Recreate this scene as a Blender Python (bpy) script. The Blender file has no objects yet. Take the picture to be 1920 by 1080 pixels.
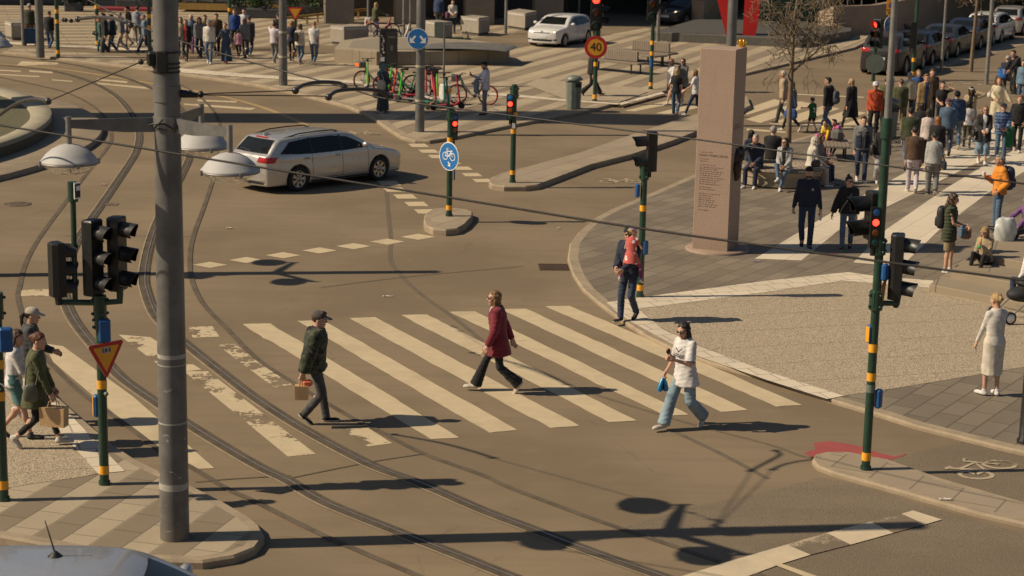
import bpy, bmesh, math, random
import numpy as np
from mathutils import Vector, Matrix
from mathutils.bvhtree import BVHTree
random.seed(7); rng = np.random.RandomState(7)
SC = bpy.context.scene
COL = SC.collection
R = math.radians
# ---------------------------------------------------------------- camera model (pixel of the 1920x1080 photograph -> ground point)
F, PITCH, ROLL, CH = 3600.0, .2157045, .0209033, 8.139
_fw = Vector((0, math.cos(PITCH), -math.sin(PITCH)))
_r0 = Vector((1, 0, 0)); _u0 = _r0.cross(_fw)
_rt = math.cos(ROLL)*_r0 + math.sin(ROLL)*_u0
_up = -math.sin(ROLL)*_r0 + math.cos(ROLL)*_u0
CP = Vector((0, 0, CH))
def ray(x, y): return _fw + _rt*((x-960)/F) - _up*((y-540)/F)
def G(x, y, z=0.0):
    d = ray(x, y); return CP + d*((z-CH)/d.z)
def D(x, y, Y):                       # the point of a sight line at world depth Y
    d = ray(x, y); return CP + d*(Y/d.y)
def proj(P):
    q = P-CP; d = q.dot(_fw); return 960+F*q.dot(_rt)/d, 540-F*q.dot(_up)/d
def hgt(P, ytop):                     # height above P that reaches image row ytop
    a, b = 0.0, 7.9
    for _ in range(40):
        m = (a+b)/2
        if proj(P+Vector((0, 0, m)))[1] > ytop: a = m
        else: b = m
    return a
# ---------------------------------------------------------------- materials
class NT:
    def __init__(s, name):
        s.m = bpy.data.materials.new(name); s.m.use_nodes = True
        s.t = s.m.node_tree; s.n = s.t.nodes; s.l = s.t.links
        s.b = s.n['Principled BSDF']
    def node(s, t, **k):
        q = s.n.new(t)
        for a, v in k.items(): setattr(q, a, v)
        return q
    def put(s, sock, v):
        if isinstance(v, bpy.types.NodeSocket): s.l.new(v, sock)
        elif isinstance(v, (tuple, list)) and sock.type == 'RGBA': sock.default_value = tuple(v)[:3]+(1,)
        else: sock.default_value = v
    def pos(s): return s.node('ShaderNodeNewGeometry').outputs['Position']
    def obj(s): return s.node('ShaderNodeTexCoord').outputs['Object']
    def map(s, v, rot=0, sc=(1, 1, 1), loc=(0, 0, 0)):
        q = s.node('ShaderNodeMapping'); s.l.new(v, q.inputs[0])
        q.inputs['Rotation'].default_value = (0, 0, rot); q.inputs['Scale'].default_value = sc; q.inputs['Location'].default_value = loc
        return q.outputs[0]
    def noise(s, v, scale, det=3, rough=.55):
        q = s.node('ShaderNodeTexNoise'); s.l.new(v, q.inputs['Vector'])
        q.inputs['Scale'].default_value = scale; q.inputs['Detail'].default_value = det; q.inputs['Roughness'].default_value = rough
        return q.outputs['Fac']
    def vor(s, v, scale, out='Distance', feat='F1'):
        q = s.node('ShaderNodeTexVoronoi', feature=feat); s.l.new(v, q.inputs['Vector']); q.inputs['Scale'].default_value = scale
        return q.outputs[out]
    def math(s, op, a, b=0.0, c=0.0):
        q = s.node('ShaderNodeMath', operation=op)
        s.put(q.inputs[0], a); s.put(q.inputs[1], b); s.put(q.inputs[2], c); return q.outputs[0]
    def step(s, v, a, b, lo=0.0, hi=1.0):
        q = s.node('ShaderNodeMapRange', interpolation_type='SMOOTHSTEP'); s.put(q.inputs[0], v)
        for i, x in enumerate((a, b, lo, hi)): q.inputs[i+1].default_value = x
        return q.outputs[0]
    def mix(s, f, a, b, mode='MIX'):
        q = s.node('ShaderNodeMix', data_type='RGBA', blend_type=mode)
        s.put(q.inputs[0], f); s.put(q.inputs[6], a); s.put(q.inputs[7], b); return q.outputs[2]
    def sep(s, v):
        q = s.node('ShaderNodeSeparateXYZ'); s.l.new(v, q.inputs[0]); return q.outputs
    def bump(s, h, st, dist=.01):
        q = s.node('ShaderNodeBump'); s.put(q.inputs['Height'], h); q.inputs['Strength'].default_value = st; q.inputs['Distance'].default_value = dist
        s.l.new(q.outputs[0], s.b.inputs['Normal'])
    def done(s, col, rough=.8, metal=0.0, spec=None):
        s.put(s.b.inputs['Base Color'], col); s.put(s.b.inputs['Roughness'], rough); s.put(s.b.inputs['Metallic'], metal)
        if spec is not None: s.b.inputs['Specular IOR Level'].default_value = spec
        return s.m
_mc = {}
def M(c, rough=.7, metal=0.0, var=.18, sc=6.0, bump=.0, coat=0.0, spec=None, name='paint'):
    k = (tuple(c), rough, metal, var, sc, bump, coat, spec)
    if k in _mc: return _mc[k]
    t = NT(name); v = t.obj()
    n = t.noise(v, sc, 5, .6); n2 = t.noise(v, sc*7, 2)
    f = t.math('ADD', t.math('MULTIPLY', n, .7), t.math('MULTIPLY', n2, .3))
    lo = tuple(x*(1-var) for x in c); hi = tuple(min(1, x*(1+var)) for x in c)
    col = t.mix(t.step(f, .3, .7), lo, hi)
    if bump: t.bump(f, bump, .02)
    if coat: t.b.inputs['Coat Weight'].default_value = coat; t.b.inputs['Coat Roughness'].default_value = .04
    t.done(col, t.step(n, .3, .7, max(.02, rough-.06), min(1, rough+.06)), metal, spec)
    _mc[k] = t.m; return t.m
def emit(c, s, name='lamp_glow'):
    t = NT(name); t.done(c, .3); t.put(t.b.inputs['Emission Color'], c); t.b.inputs['Emission Strength'].default_value = s; return t.m
# ---------------------------------------------------------------- object helpers
def tag(o, label=None, cat=None, group=None, kind=None):
    if label: o['label'] = label
    if cat: o['category'] = cat
    if group: o['group'] = group
    if kind: o['kind'] = kind
    return o
def empty(name, loc, rz=0.0, label=None, cat=None, group=None):
    o = bpy.data.objects.new(name, None); COL.objects.link(o); o.location = loc; o.rotation_euler = (0, 0, rz)
    o.empty_display_size = .2
    return tag(o, label, cat, group)
def kids(o): return [c for c in bpy.data.objects if c.parent == o]
def copy_tree(o, parent=None):
    c = o.copy(); COL.objects.link(c); c.parent = parent
    for ch in kids(o): copy_tree(ch, c)
    return c
class MB:
    def __init__(s): s.v = []; s.f = []; s.fm = []; s.ms = []; s.cur = 0; s.sm = []; s.X = Matrix.Identity(4); s.smooth = True
    def mat(s, m):
        if m not in s.ms: s.ms.append(m)
        s.cur = s.ms.index(m); return s
    def add(s, V, Fs, smooth=None):
        o = len(s.v); X = s.X
        s.v += [tuple(X @ Vector(p)) for p in V]
        s.f += [tuple(i+o for i in f) for f in Fs]; s.fm += [s.cur]*len(Fs); s.sm += [s.smooth if smooth is None else smooth]*len(Fs)
        return s
    def addnp(s, V, Q):
        o = len(s.v); s.v += [tuple(p) for p in V]; s.f += [tuple(int(i)+o for i in q) for q in Q]
        s.fm += [s.cur]*len(Q); s.sm += [True]*len(Q); return s
    def box(s, c, d, rz=0.0, bev=0.0, taper=1.0):
        x, y, z = d[0]/2, d[1]/2, d[2]/2
        if bev <= 0:
            V = [(-x, -y, -z), (x, -y, -z), (x, y, -z), (-x, y, -z)]+[(a*taper, b*taper, z) for a, b in ((-x, -y), (x, -y), (x, y), (-x, y))]
            Fs = [(3, 2, 1, 0), (4, 5, 6, 7), (0, 1, 5, 4), (1, 2, 6, 5), (2, 3, 7, 6), (3, 0, 4, 7)]
        else:
            b = min(bev, x*.9, y*.9, z*.9); V = []
            def ring(ix, iy, zz):
                return [(-x+ix, -y+b if 0 else -y+iy, zz), (x-ix, -y+iy, zz), (x-ix, y-iy, zz), (-x+ix, y-iy, zz)]
            def oct(e, zz):      # octagon ring inset by e
                X, Y = x-e, y-e
                return [(-X+b, -Y, zz), (X-b, -Y, zz), (X, -Y+b, zz), (X, Y-b, zz), (X-b, Y, zz), (-X+b, Y, zz), (-X, Y-b, zz), (-X, -Y+b, zz)]
            def sq(e, zz):
                X, Y = x-e, y-e
                k = b*.3
                return [(-X+k, -Y, zz), (X-k, -Y, zz), (X, -Y+k, zz), (X, Y-k, zz), (X-k, Y, zz), (-X+k, Y, zz), (-X, Y-k, zz), (-X, -Y+k, zz)]
            V = sq(b, -z)+oct(0, -z+b)+[(a*taper, c_*taper, zz) for a, c_, zz in oct(0, z-b)]+[(a*taper, c_*taper, zz) for a, c_, zz in sq(b, z)]
            Fs = [tuple(range(7, -1, -1)), tuple(range(24, 32))]
            for r_ in range(3):
                for i in range(8):
                    j = (i+1) % 8; Fs.append((r_*8+i, r_*8+j, r_*8+8+j, r_*8+8+i))
        ca, sa = math.cos(rz), math.sin(rz)
        V = [(c[0]+p[0]*ca-p[1]*sa, c[1]+p[0]*sa+p[1]*ca, c[2]+p[2]) for p in V]
        return s.add(V, Fs, False)
    def tube(s, pts, r, n=8, cap=True, smooth=True):
        pts = [Vector(p) for p in pts]; m = len(pts); rs = r if isinstance(r, (list, tuple)) else [r]*m
        V = []; Fs = []; pu = None
        for i, p in enumerate(pts):
            t = (pts[min(i+1, m-1)]-pts[max(i-1, 0)]).normalized()
            if pu is None:
                a = Vector((0, 0, 1)) if abs(t.z) < .9 else Vector((1, 0, 0)); pu = t.cross(a).normalized()
            else: pu = (pu-t*pu.dot(t)).normalized()
            w = t.cross(pu)
            for k in range(n):
                an = 2*math.pi*k/n; V.append(p+(pu*math.cos(an)+w*math.sin(an))*rs[i])
        for i in range(m-1):
            for k in range(n):
                q = (k+1) % n; Fs.append((i*n+k, i*n+q, (i+1)*n+q, (i+1)*n+k))
        s.add(V, Fs, smooth)
        if cap:
            s.add(V[:n], [tuple(range(n-1, -1, -1))], False); s.add(V[-n:], [tuple(range(n))], False)
        return s
    def cyl(s, a, b, r, r2=None, n=14): return s.tube([a, b], [r, r if r2 is None else r2], n)
    def lathe(s, prof, c=(0, 0, 0), n=20, axis='z', smooth=True, caps=False):      # prof: (radius, height)
        V = []; Fs = []
        for r, z in prof:
            for k in range(n):
                a = 2*math.pi*k/n; x, y = r*math.cos(a), r*math.sin(a)
                p = (x, y, z) if axis == 'z' else ((x, -z, y) if axis == 'y' else (z, x, y))
                V.append((c[0]+p[0], c[1]+p[1], c[2]+p[2]))
        for i in range(len(prof)-1):
            for k in range(n):
                q = (k+1) % n; Fs.append((i*n+k, i*n+q, (i+1)*n+q, (i+1)*n+k))
        if caps and prof[0][0] > 1e-4: Fs.append(tuple(range(n-1, -1, -1)))
        if caps and prof[-1][0] > 1e-4: Fs.append(tuple(range((len(prof)-1)*n, len(prof)*n)))
        return s.add(V, Fs, smooth)
    def prism(s, poly, z0, z1, bev=0.0):          # poly of (x,y); top bevelled inward by bev
        n = len(poly); ar = sum(poly[i][0]*poly[(i+1) % n][1]-poly[(i+1) % n][0]*poly[i][1] for i in range(n))
        if ar < 0: poly = poly[::-1]
        V = [(p[0], p[1], z0) for p in poly]+[(p[0], p[1], z1-bev) for p in poly]; L = 2
        if bev:
            ins = []
            for i in range(n):
                a = Vector(poly[i-1]).to_2d(); b = Vector(poly[i]).to_2d(); c = Vector(poly[(i+1) % n]).to_2d()
                t1 = (b-a).normalized(); t2 = (c-b).normalized(); nn = Vector((-(t1.y+t2.y), t1.x+t2.x))
                if nn.length < 1e-6: nn = Vector((-t1.y, t1.x))
                nn.normalize(); ins.append(b+nn*bev)
            V += [(p.x, p.y, z1) for p in ins]; L = 3
        Fs = []
        for l in range(L-1):
            for i in range(n):
                j = (i+1) % n; Fs.append((l*n+i, l*n+j, (l+1)*n+j, (l+1)*n+i))
        Fs.append(tuple(range((L-1)*n, L*n))); Fs.append(tuple(range(n-1, -1, -1)))
        return s.add(V, Fs, False)
    def plate(s, pts, z):                          # flat sheet polygon
        pts = [(p[0], p[1], z) for p in pts]; n = len(pts)
        ar = sum(pts[i][0]*pts[(i+1) % n][1]-pts[(i+1) % n][0]*pts[i][1] for i in range(n))
        return s.add(pts if ar > 0 else pts[::-1], [tuple(range(n))], False)
    def ball(s, c, r, n=10, sc=(1, 1, 1)):
        V = []; Fs = []; m = n//2+1
        for i in range(m+1):
            t = math.pi*i/m
            for k in range(n):
                a = 2*math.pi*k/n; V.append((c[0]+r*sc[0]*math.sin(t)*math.cos(a), c[1]+r*sc[1]*math.sin(t)*math.sin(a), c[2]-r*sc[2]*math.cos(t)))
        for i in range(m):
            for k in range(n):
                q = (k+1) % n; Fs.append((i*n+k, i*n+q, (i+1)*n+q, (i+1)*n+k))
        return s.add(V, Fs)
    def ribbon(s, pts, w, z):
        pts = [Vector((p[0], p[1], 0)) for p in pts]; V = []; n = len(pts)
        for i, p in enumerate(pts):
            t = (pts[min(i+1, n-1)]-pts[max(0, i-1)]).normalized(); q = Vector((-t.y, t.x, 0))*w/2
            V += [(p.x-q.x, p.y-q.y, z), (p.x+q.x, p.y+q.y, z)]
        return s.add(V, [(2*i, 2*i+2, 2*i+3, 2*i+1) for i in range(n-1)], False)
    def build(s, name, parent=None, mat=None):
        me = bpy.data.meshes.new(name); me.from_pydata(s.v, [], s.f)
        for m in (s.ms or [mat]): me.materials.append(m)
        me.polygons.foreach_set('material_index', s.fm); me.polygons.foreach_set('use_smooth', s.sm); me.update(); me.validate()
        o = bpy.data.objects.new(name, me); COL.objects.link(o)
        if parent is not None: o.parent = parent
        return o
def part(name, parent, m, fn):
    b = MB(); b.mat(m); fn(b); return b.build(name, parent)
def spline(pts, n=8):
    pts = [Vector(p) for p in pts]; out = []
    for i in range(len(pts)-1):
        p0, p1, p2, p3 = pts[max(i-1, 0)], pts[i], pts[i+1], pts[min(i+2, len(pts)-1)]
        for k in range(n):
            t = k/n; out.append(.5*((2*p1)+(p2-p0)*t+(2*p0-5*p1+4*p2-p3)*t*t+(3*p1-p0-3*p2+p3)*t**3))
    return out+[pts[-1]]
def gp(L, z=0.0): return [G(x, y, z) for x, y in L]
FONTC = {}
def text_mesh(body, size, m, parent, loc, rot, name='lettering', ext=.002):
    cu = bpy.data.curves.new(name, 'FONT'); cu.body = body; cu.size = size; cu.extrude = ext; cu.align_x = 'CENTER'; cu.align_y = 'CENTER'
    o = bpy.data.objects.new(name, cu); COL.objects.link(o)
    me = bpy.data.meshes.new_from_object(o.evaluated_get(bpy.context.evaluated_depsgraph_get()))
    bpy.data.objects.remove(o); bpy.data.curves.remove(cu)
    me.materials.clear(); me.materials.append(m)
    q = bpy.data.objects.new(name, me); COL.objects.link(q); q.parent = parent; q.location = loc; q.rotation_euler = rot
    return q
# ================================================================ light, sky, camera
w = bpy.data.worlds.new('World'); SC.world = w; w.use_nodes = True
SUN_EL, SHAD = R(40.0), R(8.0)
sk = w.node_tree.nodes.new('ShaderNodeTexSky'); sk.sky_type = 'NISHITA'; sk.sun_disc = False
sk.sun_elevation = SUN_EL; sk.sun_rotation = R(262.0)      # the sun stands at world azimuth 188 deg (towards -X, slightly -Y)
bg = w.node_tree.nodes['Background']; bg.inputs[1].default_value = .050
w.node_tree.links.new(sk.outputs[0], bg.inputs[0])
sd = bpy.data.lights.new('sun', 'SUN'); sd.energy = 4.6; sd.angle = R(.5); sd.color = (1.0, .845, .62)
so = bpy.data.objects.new('sun', sd); COL.objects.link(so)
sdir = Vector((math.cos(SHAD)*math.cos(SUN_EL), math.sin(SHAD)*math.cos(SUN_EL), -math.sin(SUN_EL)))
so.rotation_euler = sdir.to_track_quat('-Z', 'Y').to_euler(); so.location = (-30, -5, 30)
cd = bpy.data.cameras.new('camera'); cd.sensor_width = 36; cd.lens = F/1920*36; cd.clip_end = 2000; cd.clip_start = .1
cd.dof.use_dof = True; cd.dof.focus_distance = 33.0; cd.dof.aperture_fstop = 2.4
co = bpy.data.objects.new('camera', cd); COL.objects.link(co); SC.camera = co
co.matrix_world = Matrix((( _rt.x, _up.x, -_fw.x, CP.x), (_rt.y, _up.y, -_fw.y, CP.y), (_rt.z, _up.z, -_fw.z, CP.z), (0, 0, 0, 1)))
SC.view_settings.view_transform = 'Standard'; SC.view_settings.look = 'None'; SC.view_settings.exposure = .17; SC.view_settings.gamma = 1.0
# ================================================================ ground materials
AC = (.212, .158, .099)
def asphalt_nodes(t, c=AC, coarse=0.0):
    v = t.pos()
    big = t.noise(v, .22, 4, .6); med = t.noise(v, 1.7, 5, .6); fine = t.noise(v, 60, 2, .7); grit = t.vor(v, 42 if coarse else 85)
    st = t.noise(t.map(v, R(38), (.12, 2.2, 1)), 1.4, 4, .6)
    col = t.mix(t.step(big, .35, .65), tuple(x*.84 for x in c), tuple(x*1.12 for x in c))
    col = t.mix(t.math('MULTIPLY', t.step(st, .42, .68), .42), col, tuple(x*.80 for x in c))
    col = t.mix(t.math('MULTIPLY', t.step(med, .55, .75), .35), col, tuple(x*1.14 for x in c))
    spots = t.step(t.noise(v, 5.5, 2, .5), .70, .76)
    col = t.mix(t.math('MULTIPLY', spots, .35), col, tuple(x*.62 for x in c))
    cv = t.vor(t.map(v, .4, (1, .55, 1)), .33, 'Distance', 'DISTANCE_TO_EDGE'); cr = t.math('MULTIPLY', t.step(t.math('ADD', cv, t.math('MULTIPLY', t.noise(v, 3, 4), .03)), .014, .020, 1, 0), t.step(t.noise(v, .3, 2), .50, .60))
    col = t.mix(t.math('MULTIPLY', cr, .30), col, tuple(x*.45 for x in c))
    oil = t.step(t.noise(v, 1.1, 3, .5), .66, .74); col = t.mix(t.math('MULTIPLY', oil, .22), col, tuple(x*.55 for x in c))
    k = .30+coarse*.35
    col = t.mix(t.math('MULTIPLY', t.step(fine, .35, .65), k), col, tuple(x*(.68-.2*coarse) for x in c))
    if coarse: col = t.mix(t.math('MULTIPLY', t.step(grit, .0, .32, 1, 0), .55), col, tuple(x*1.75 for x in c))
    return col, fine
def mat_asphalt(c=AC, coarse=0.0, name='asphalt'):
    t = NT(name); col, fine = asphalt_nodes(t, c, coarse); t.bump(fine, .35+.3*coarse, .006+.01*coarse)
    return t.done(col, .82, 0, .3)
ASPH = mat_asphalt(); ROUGH = mat_asphalt((.215, .166, .112), 1.0, 'coarse_asphalt'); CONC = mat_asphalt((.228, .170, .105), 0, 'smooth_track_asphalt')
PAINTC = (.52, .415, .265)
def mat_paint(wear=.0, c=PAINTC, base=AC, coarse=0.0, name='road_paint', lo=.40):
    t = NT(name); col, fine = asphalt_nodes(t, base, coarse); v = t.pos()
    n = t.noise(v, (1.5 if wear > .4 else 2.2) if not coarse else .9, 8, .62); n2 = t.noise(v, 14 if not coarse else 34, 5, .7)
    pc = t.mix(t.step(t.noise(v, 3.5, 5, .6), .35, .7), tuple(x*.93 for x in c), tuple(x*1.03 for x in c))
    pc = t.mix(t.math('MULTIPLY', t.step(n2, .6, .72), .45), pc, tuple(x*.6 for x in c))
    f = t.math('ADD', t.math('MULTIPLY', n, .75), t.math('MULTIPLY', n2, .25))
    pc = t.mix(t.math('MULTIPLY', t.step(t.noise(v, .9, 5, .65), .5, .72), .30), pc, tuple(x*.55 for x in c))
    e = .045 if coarse else .012
    k = t.step(f, wear-e, wear+e) if wear > 0 else t.step(f, .32, .36)
    return t.done(t.mix(k, col, pc), .75, 0, .3)
PAINT = mat_paint(0.0); WORN = mat_paint(.475, name='worn_road_paint'); STOPP = mat_paint(.485, c=(.55, .45, .31), base=(.215, .166, .112), coarse=1.0, name='worn_stop_line_paint')
def mat_pave(c1, c2, rot, period, duty, bw=.9, bh=.45, joint=.012, var=.14, name='paving', stripes=True, jc=.45, off=0.0, grit=.25, irr=0.0):
    t = NT(name); v = t.pos(); m = t.map(v, -rot)
    xyz = t.sep(m)
    br = t.node('ShaderNodeTexBrick'); t.l.new(m, br.inputs['Vector'])
    br.inputs['Scale'].default_value = 1; br.inputs['Mortar Size'].default_value = joint; br.inputs['Brick Width'].default_value = bw; br.inputs['Row Height'].default_value = bh
    br.inputs['Bias'].default_value = 0; br.inputs['Color1'].default_value = (1-var, 1-var, 1-var, 1); br.inputs['Color2'].default_value = (1+var, 1+var, 1+var, 1); br.inputs['Mortar'].default_value = (jc, jc, jc, 1)
    if stripes:
        u_ = t.math('ADD', t.math('DIVIDE', xyz[1], period), off)
        f = t.math('FRACT', u_); wn = t.node('ShaderNodeTexWhiteNoise', noise_dimensions='1D'); t.l.new(t.math('FLOOR', u_), wn.inputs['W'])
        base = t.mix(t.math('LESS_THAN', f, t.math('ADD', duty*(1-irr), t.math('MULTIPLY', wn.outputs['Value'], 2*irr*duty))), c2, c1)
        base = t.mix(t.math('MULTIPLY', wn.outputs['Value'], irr*.8), base, tuple((p+q)/2 for p, q in zip(c1, c2)))
    else: base = t.mix(t.step(t.noise(v, .5, 3), .35, .65), c1, c2)
    col = t.mix(1.0, base, br.outputs['Color'], 'MULTIPLY')
    big = t.noise(v, .35, 4, .6); fine = t.noise(v, 55, 2, .7); sp = t.noise(v, 4, 4, .65)
    col = t.mix(t.math('MULTIPLY', t.step(fine, .35, .65), grit), col, tuple(x*.62 for x in c1))
    col = t.mix(t.math('MULTIPLY', t.step(big, .4, .7), .16), col, (.12, .09, .06))
    col = t.mix(t.math('MULTIPLY', t.step(sp, .62, .75), .22), col, (.09, .07, .05))
    t.bump(br.outputs['Fac'], -.4, .006)
    return t.done(col, .78, 0, .3)
LIGHT = (.43, .345, .235)
PLAZA = mat_pave((.245, .192, .132), (.44, .35, .235), R(70), 1.36, .46, 1.5, .68, .02, .07, 'striped_plaza_paving', irr=.35)
PLAZB = mat_pave((.225, .178, .122), (.43, .345, .23), R(17), 1.7, .5, 2.0, .85, .02, .07, 'striped_forecourt_paving', irr=.45)
SLATE = mat_pave((.178, .145, .106), (.222, .180, .130), R(58), 1, .5, .78, .38, .015, .17, 'slate_paving', False, .58)
STRIPE = mat_pave((.60, .515, .39), (.64, .545, .415), R(64), 1, .5, 1.3, .62, .012, .05, 'pale_stone_paving', False, .72, grit=.12)
TILE = mat_pave((.60, .51, .385), (.64, .545, .41), R(20), 1, .5, .42, .42, .014, .05, 'pale_border_tiles', False, .55, grit=.12)
ISLP = mat_pave((.335, .265, .185), (.335, .265, .185), R(62), .9, .5, 1.1, .62, .014, .08, 'island_paving', False, .55)
FRONT = mat_pave((.225, .178, .120), (.40, .325, .225), R(74), .80, .48, .62, .40, .010, .07, 'striped_front_paving', True, .5)
def mat_gravel():
    t = NT('exposed_aggregate'); v = t.pos(); a = t.vor(v, 52, 'Color'); ad = t.vor(v, 52); n = t.noise(v, 40, 3, .7); big = t.noise(v, .5, 4)
    val = t.sep(a)[0]
    col = t.mix(t.step(val, .2, .8), (.36, .288, .202), (.53, .435, .31))
    col = t.mix(t.step(ad, .45, .80), col, (.20, .155, .10))
    col = t.mix(t.math('MULTIPLY', t.step(big, .35, .7), .25), col, (.36, .285, .19))
    m = t.sep(t.map(v, -R(16.5)))
    j = t.math('LESS_THAN', t.math('FRACT', t.math('DIVIDE', m[1], 1.15)), .014)
    col = t.mix(t.math('MULTIPLY', j, .7), col, (.09, .07, .05))
    t.bump(n, .8, .02); return t.done(col, .85, 0, .3)
GRAV = mat_gravel()
KERB = M((.30, .235, .160), .8, 0, .16, 3, .25, name='granite_kerb', spec=.3)
DARKK = M((.10, .078, .055), .8, 0, .2, 3, name='joint_filler', spec=.3)
STEEL = M((.36, .31, .26), .34, .6, .2, 5, name='polished_rail')
RAILD = M((.095, .076, .056), .9, .0, .25, 3, name='rail_trough', spec=.12)
# ================================================================ ground, roads, pavements
def sheet(name, px, z, m, zref=None):
    b = MB(); b.mat(m); b.plate(gp(px, z if zref is None else zref), z); return tag(b.build(name), kind='structure')
b = MB(); b.mat(ASPH); b.plate([(-400, -20), (400, -20), (400, 900), (-400, 900)], 0); tag(b.build('ground'), kind='structure')
def slab(name, px, h, top, kw=.0, kh=None, closed=True):
    """raised pavement: paved top with a granite kerb ring along its outline"""
    P = [Vector((p.x, p.y)) for p in gp(px, 0)]
    n = len(P)
    ar = sum(P[i].x*P[(i+1) % n].y-P[(i+1) % n].x*P[i].y for i in range(n))
    if ar < 0: P = P[::-1]
    ins = []
    for i in range(n):
        a, c, d = P[i-1], P[i], P[(i+1) % n]; t1 = (c-a).normalized(); t2 = (d-c).normalized(); nn = Vector((-(t1.y+t2.y), t1.x+t2.x))
        nn = nn.normalized() if nn.length > 1e-6 else Vector((-t1.y, t1.x)); ins.append(c+nn*kw)
    b = MB(); b.mat(top); b.plate([(p.x, p.y) for p in ins], h)
    b.mat(KERB)
    e = min(.03, kw*.3); mid = [P[i]+(ins[i]-P[i])*(e/kw) for i in range(n)]
    V = [(p.x, p.y, -.05) for p in P]+[(p.x, p.y, h-e) for p in P]+[(p.x, p.y, h) for p in mid]+[(p.x, p.y, h) for p in ins]
    Fs = [(l*n+i, l*n+(i+1) % n, (l+1)*n+(i+1) % n, (l+1)*n+i) for l in range(3) for i in range(n)]
    b.add(V, Fs, False); return tag(b.build(name), kind='structure')
# right-hand pavement
PR = [(1301, 331), (1195, 377), (1145, 397), (1112, 415), (1086, 438), (1068, 462), (1064, 490), (1074, 520), (1092, 547), (1118, 570), (1160, 602), (1210, 635), (1262, 661), (1330, 686), (1440, 716), (1560, 757), (1657, 786), (1715, 805), (1807, 828), (1875, 845), (2060, 886), (2300, 930), (2300, 250), (1920, 195), (1760, 222), (1640, 236), (1560, 246), (1500, 262), (1400, 292)]
PR = [(int(p[0]*100)/100, p[1]) for p in PR]
HP = .07
slab('pavement', PR, HP, SLATE, .22)
z1 = HP+.004; z2 = HP+.008
sheet('pavement_stripe', [(1415, 485), (1503, 488), (1572, 432), (1662, 388), (1797, 322), (1960, 245), (1930, 205), (1797, 270), (1685, 330), (1560, 398)], z1, STRIPE)
sheet('pavement_stripe', [(1600, 492), (1690, 500), (1762, 430), (1852, 362), (2000, 275), (2000, 232), (1850, 307), (1775, 352), (1662, 430)], z1, STRIPE)
sheet('pavement_stripe', [(1905, 430), (2010, 440), (2100, 330), (2000, 330)], z1, STRIPE)
sheet('gravel_panel', [(1190, 577), (1580, 524), (1642, 529), (1742, 538), (1935, 592), (2100, 640), (1920, 688), (1840, 701), (1690, 726), (1580, 742), (1440, 697), (1312, 648), (1235, 612)], z1, GRAV)
sheet('border_tiles', [(1137, 567), (1195, 558), (1440, 526), (1590, 510), (1645, 518), (1750, 526), (1750, 540), (1642, 531), (1580, 526), (1440, 547), (1196, 579), (1238, 614), (1312, 649), (1440, 697), (1582, 742), (1551, 748), (1440, 713), (1312, 669), (1260, 645), (1230, 629), (1185, 604), (1160, 588)], z2, TILE)
# island on the lower right, small sign island, long refuge
slab('traffic_island', [(1522, 870), (1527, 860), (1548, 855), (1590, 855), (1630, 863), (1665, 869), (1765, 905), (1920, 950), (2060, 994), (2060, 1034), (1920, 990), (1832, 970), (1685, 928), (1560, 893), (1532, 882)], .07, ISLP, .14)
slab('traffic_island', [(794, 424), (797, 412), (812, 402), (840, 400), (872, 403), (886, 408), (886, 417), (872, 432), (858, 440), (836, 443), (812, 441), (797, 434)], .15, ISLP, .17)
slab('traffic_island', [(916, 350), (921, 341), (940, 334), (985, 322), (1085, 295), (1150, 272), (1210, 251), (1310, 219), (1400, 187), (1408, 205), (1312, 252), (1262, 272), (1185, 298), (1110, 317), (1035, 346), (1008, 356), (985, 359), (945, 359), (922, 356)], .14, ISLP, .2)
# front left island with the big pole
slab('pavement', [(-200, 1005), (0, 1020), (100, 1038), (200, 1056), (300, 1066), (380, 1068), (440, 1058), (480, 1042), (496, 1020), (488, 1000), (466, 982), (420, 955), (375, 932), (300, 897), (255, 874), (215, 848), (150, 792), (105, 752), (60, 700), (0, 640), (-200, 560)], .11, FRONT, .16)
sheet('gravel_panel', [(-150, 918), (0, 917), (60, 907), (160, 893), (184, 887), (112, 805), (60, 752), (0, 700), (-150, 640)], .114, GRAV)
sheet('border_tiles', [(184, 888), (234, 883), (190, 838), (120, 765), (62, 706), (30, 712), (76, 768)], .118, TILE)
# far plaza with its long kerb
PF = [(-400, 60), (-200, 78), (31, 104), (72, 108), (117, 114), (192, 123), (288, 134), (340, 142), (480, 163), (560, 180), (650, 203), (692, 221), (730, 248), (752, 262), (778, 269), (806, 270), (855, 262), (955, 241), (1105, 212), (1160, 197), (1247, 175), (1306, 158), (1403, 141), (1500, 118), (1603, 93), (1625, 82), (1700, 60), (1760, 46), (1760, -60), (960, -90), (-400, -90)]
HF = .10
slab('plaza', PF, HF, PLAZA, .3)
zf = HF+.004
sheet('forecourt', [(-380, 70), (0, 92), (130, 105), (275, 122), (340, 124), (400, 80), (440, 40), (470, -20), (470, -60), (-380, -60)], zf, PLAZB)
sheet('road', [(-380, 70), (-200, 76), (0, 84), (130, 96), (220, 104), (282, 114), (360, 110), (480, 97), (620, 100), (800, 104), (960, 90), (1120, 68), (1210, 52), (1320, 62), (1345, 40), (1345, -30), (1180, -30), (1060, 22), (960, 64), (850, 74), (640, 84), (480, 88), (320, 96), (240, 92), (120, 84), (0, 78), (-380, 60)], zf+.004, ASPH)
sheet('road', [(1000, 30), (1145, 24), (1345, 40), (1345, -40), (1000, -40)], zf+.008, mat_asphalt((.10, .088, .075), 0, 'shade_toned_asphalt'))  # shade under the overpass and building painted in as a darker asphalt colour
sheet('paving_line', [(-200, 66), (0, 77), (120, 84), (280, 92), (280, 96), (120, 88), (0, 82), (-200, 71)], zf+.012, TILE)
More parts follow.
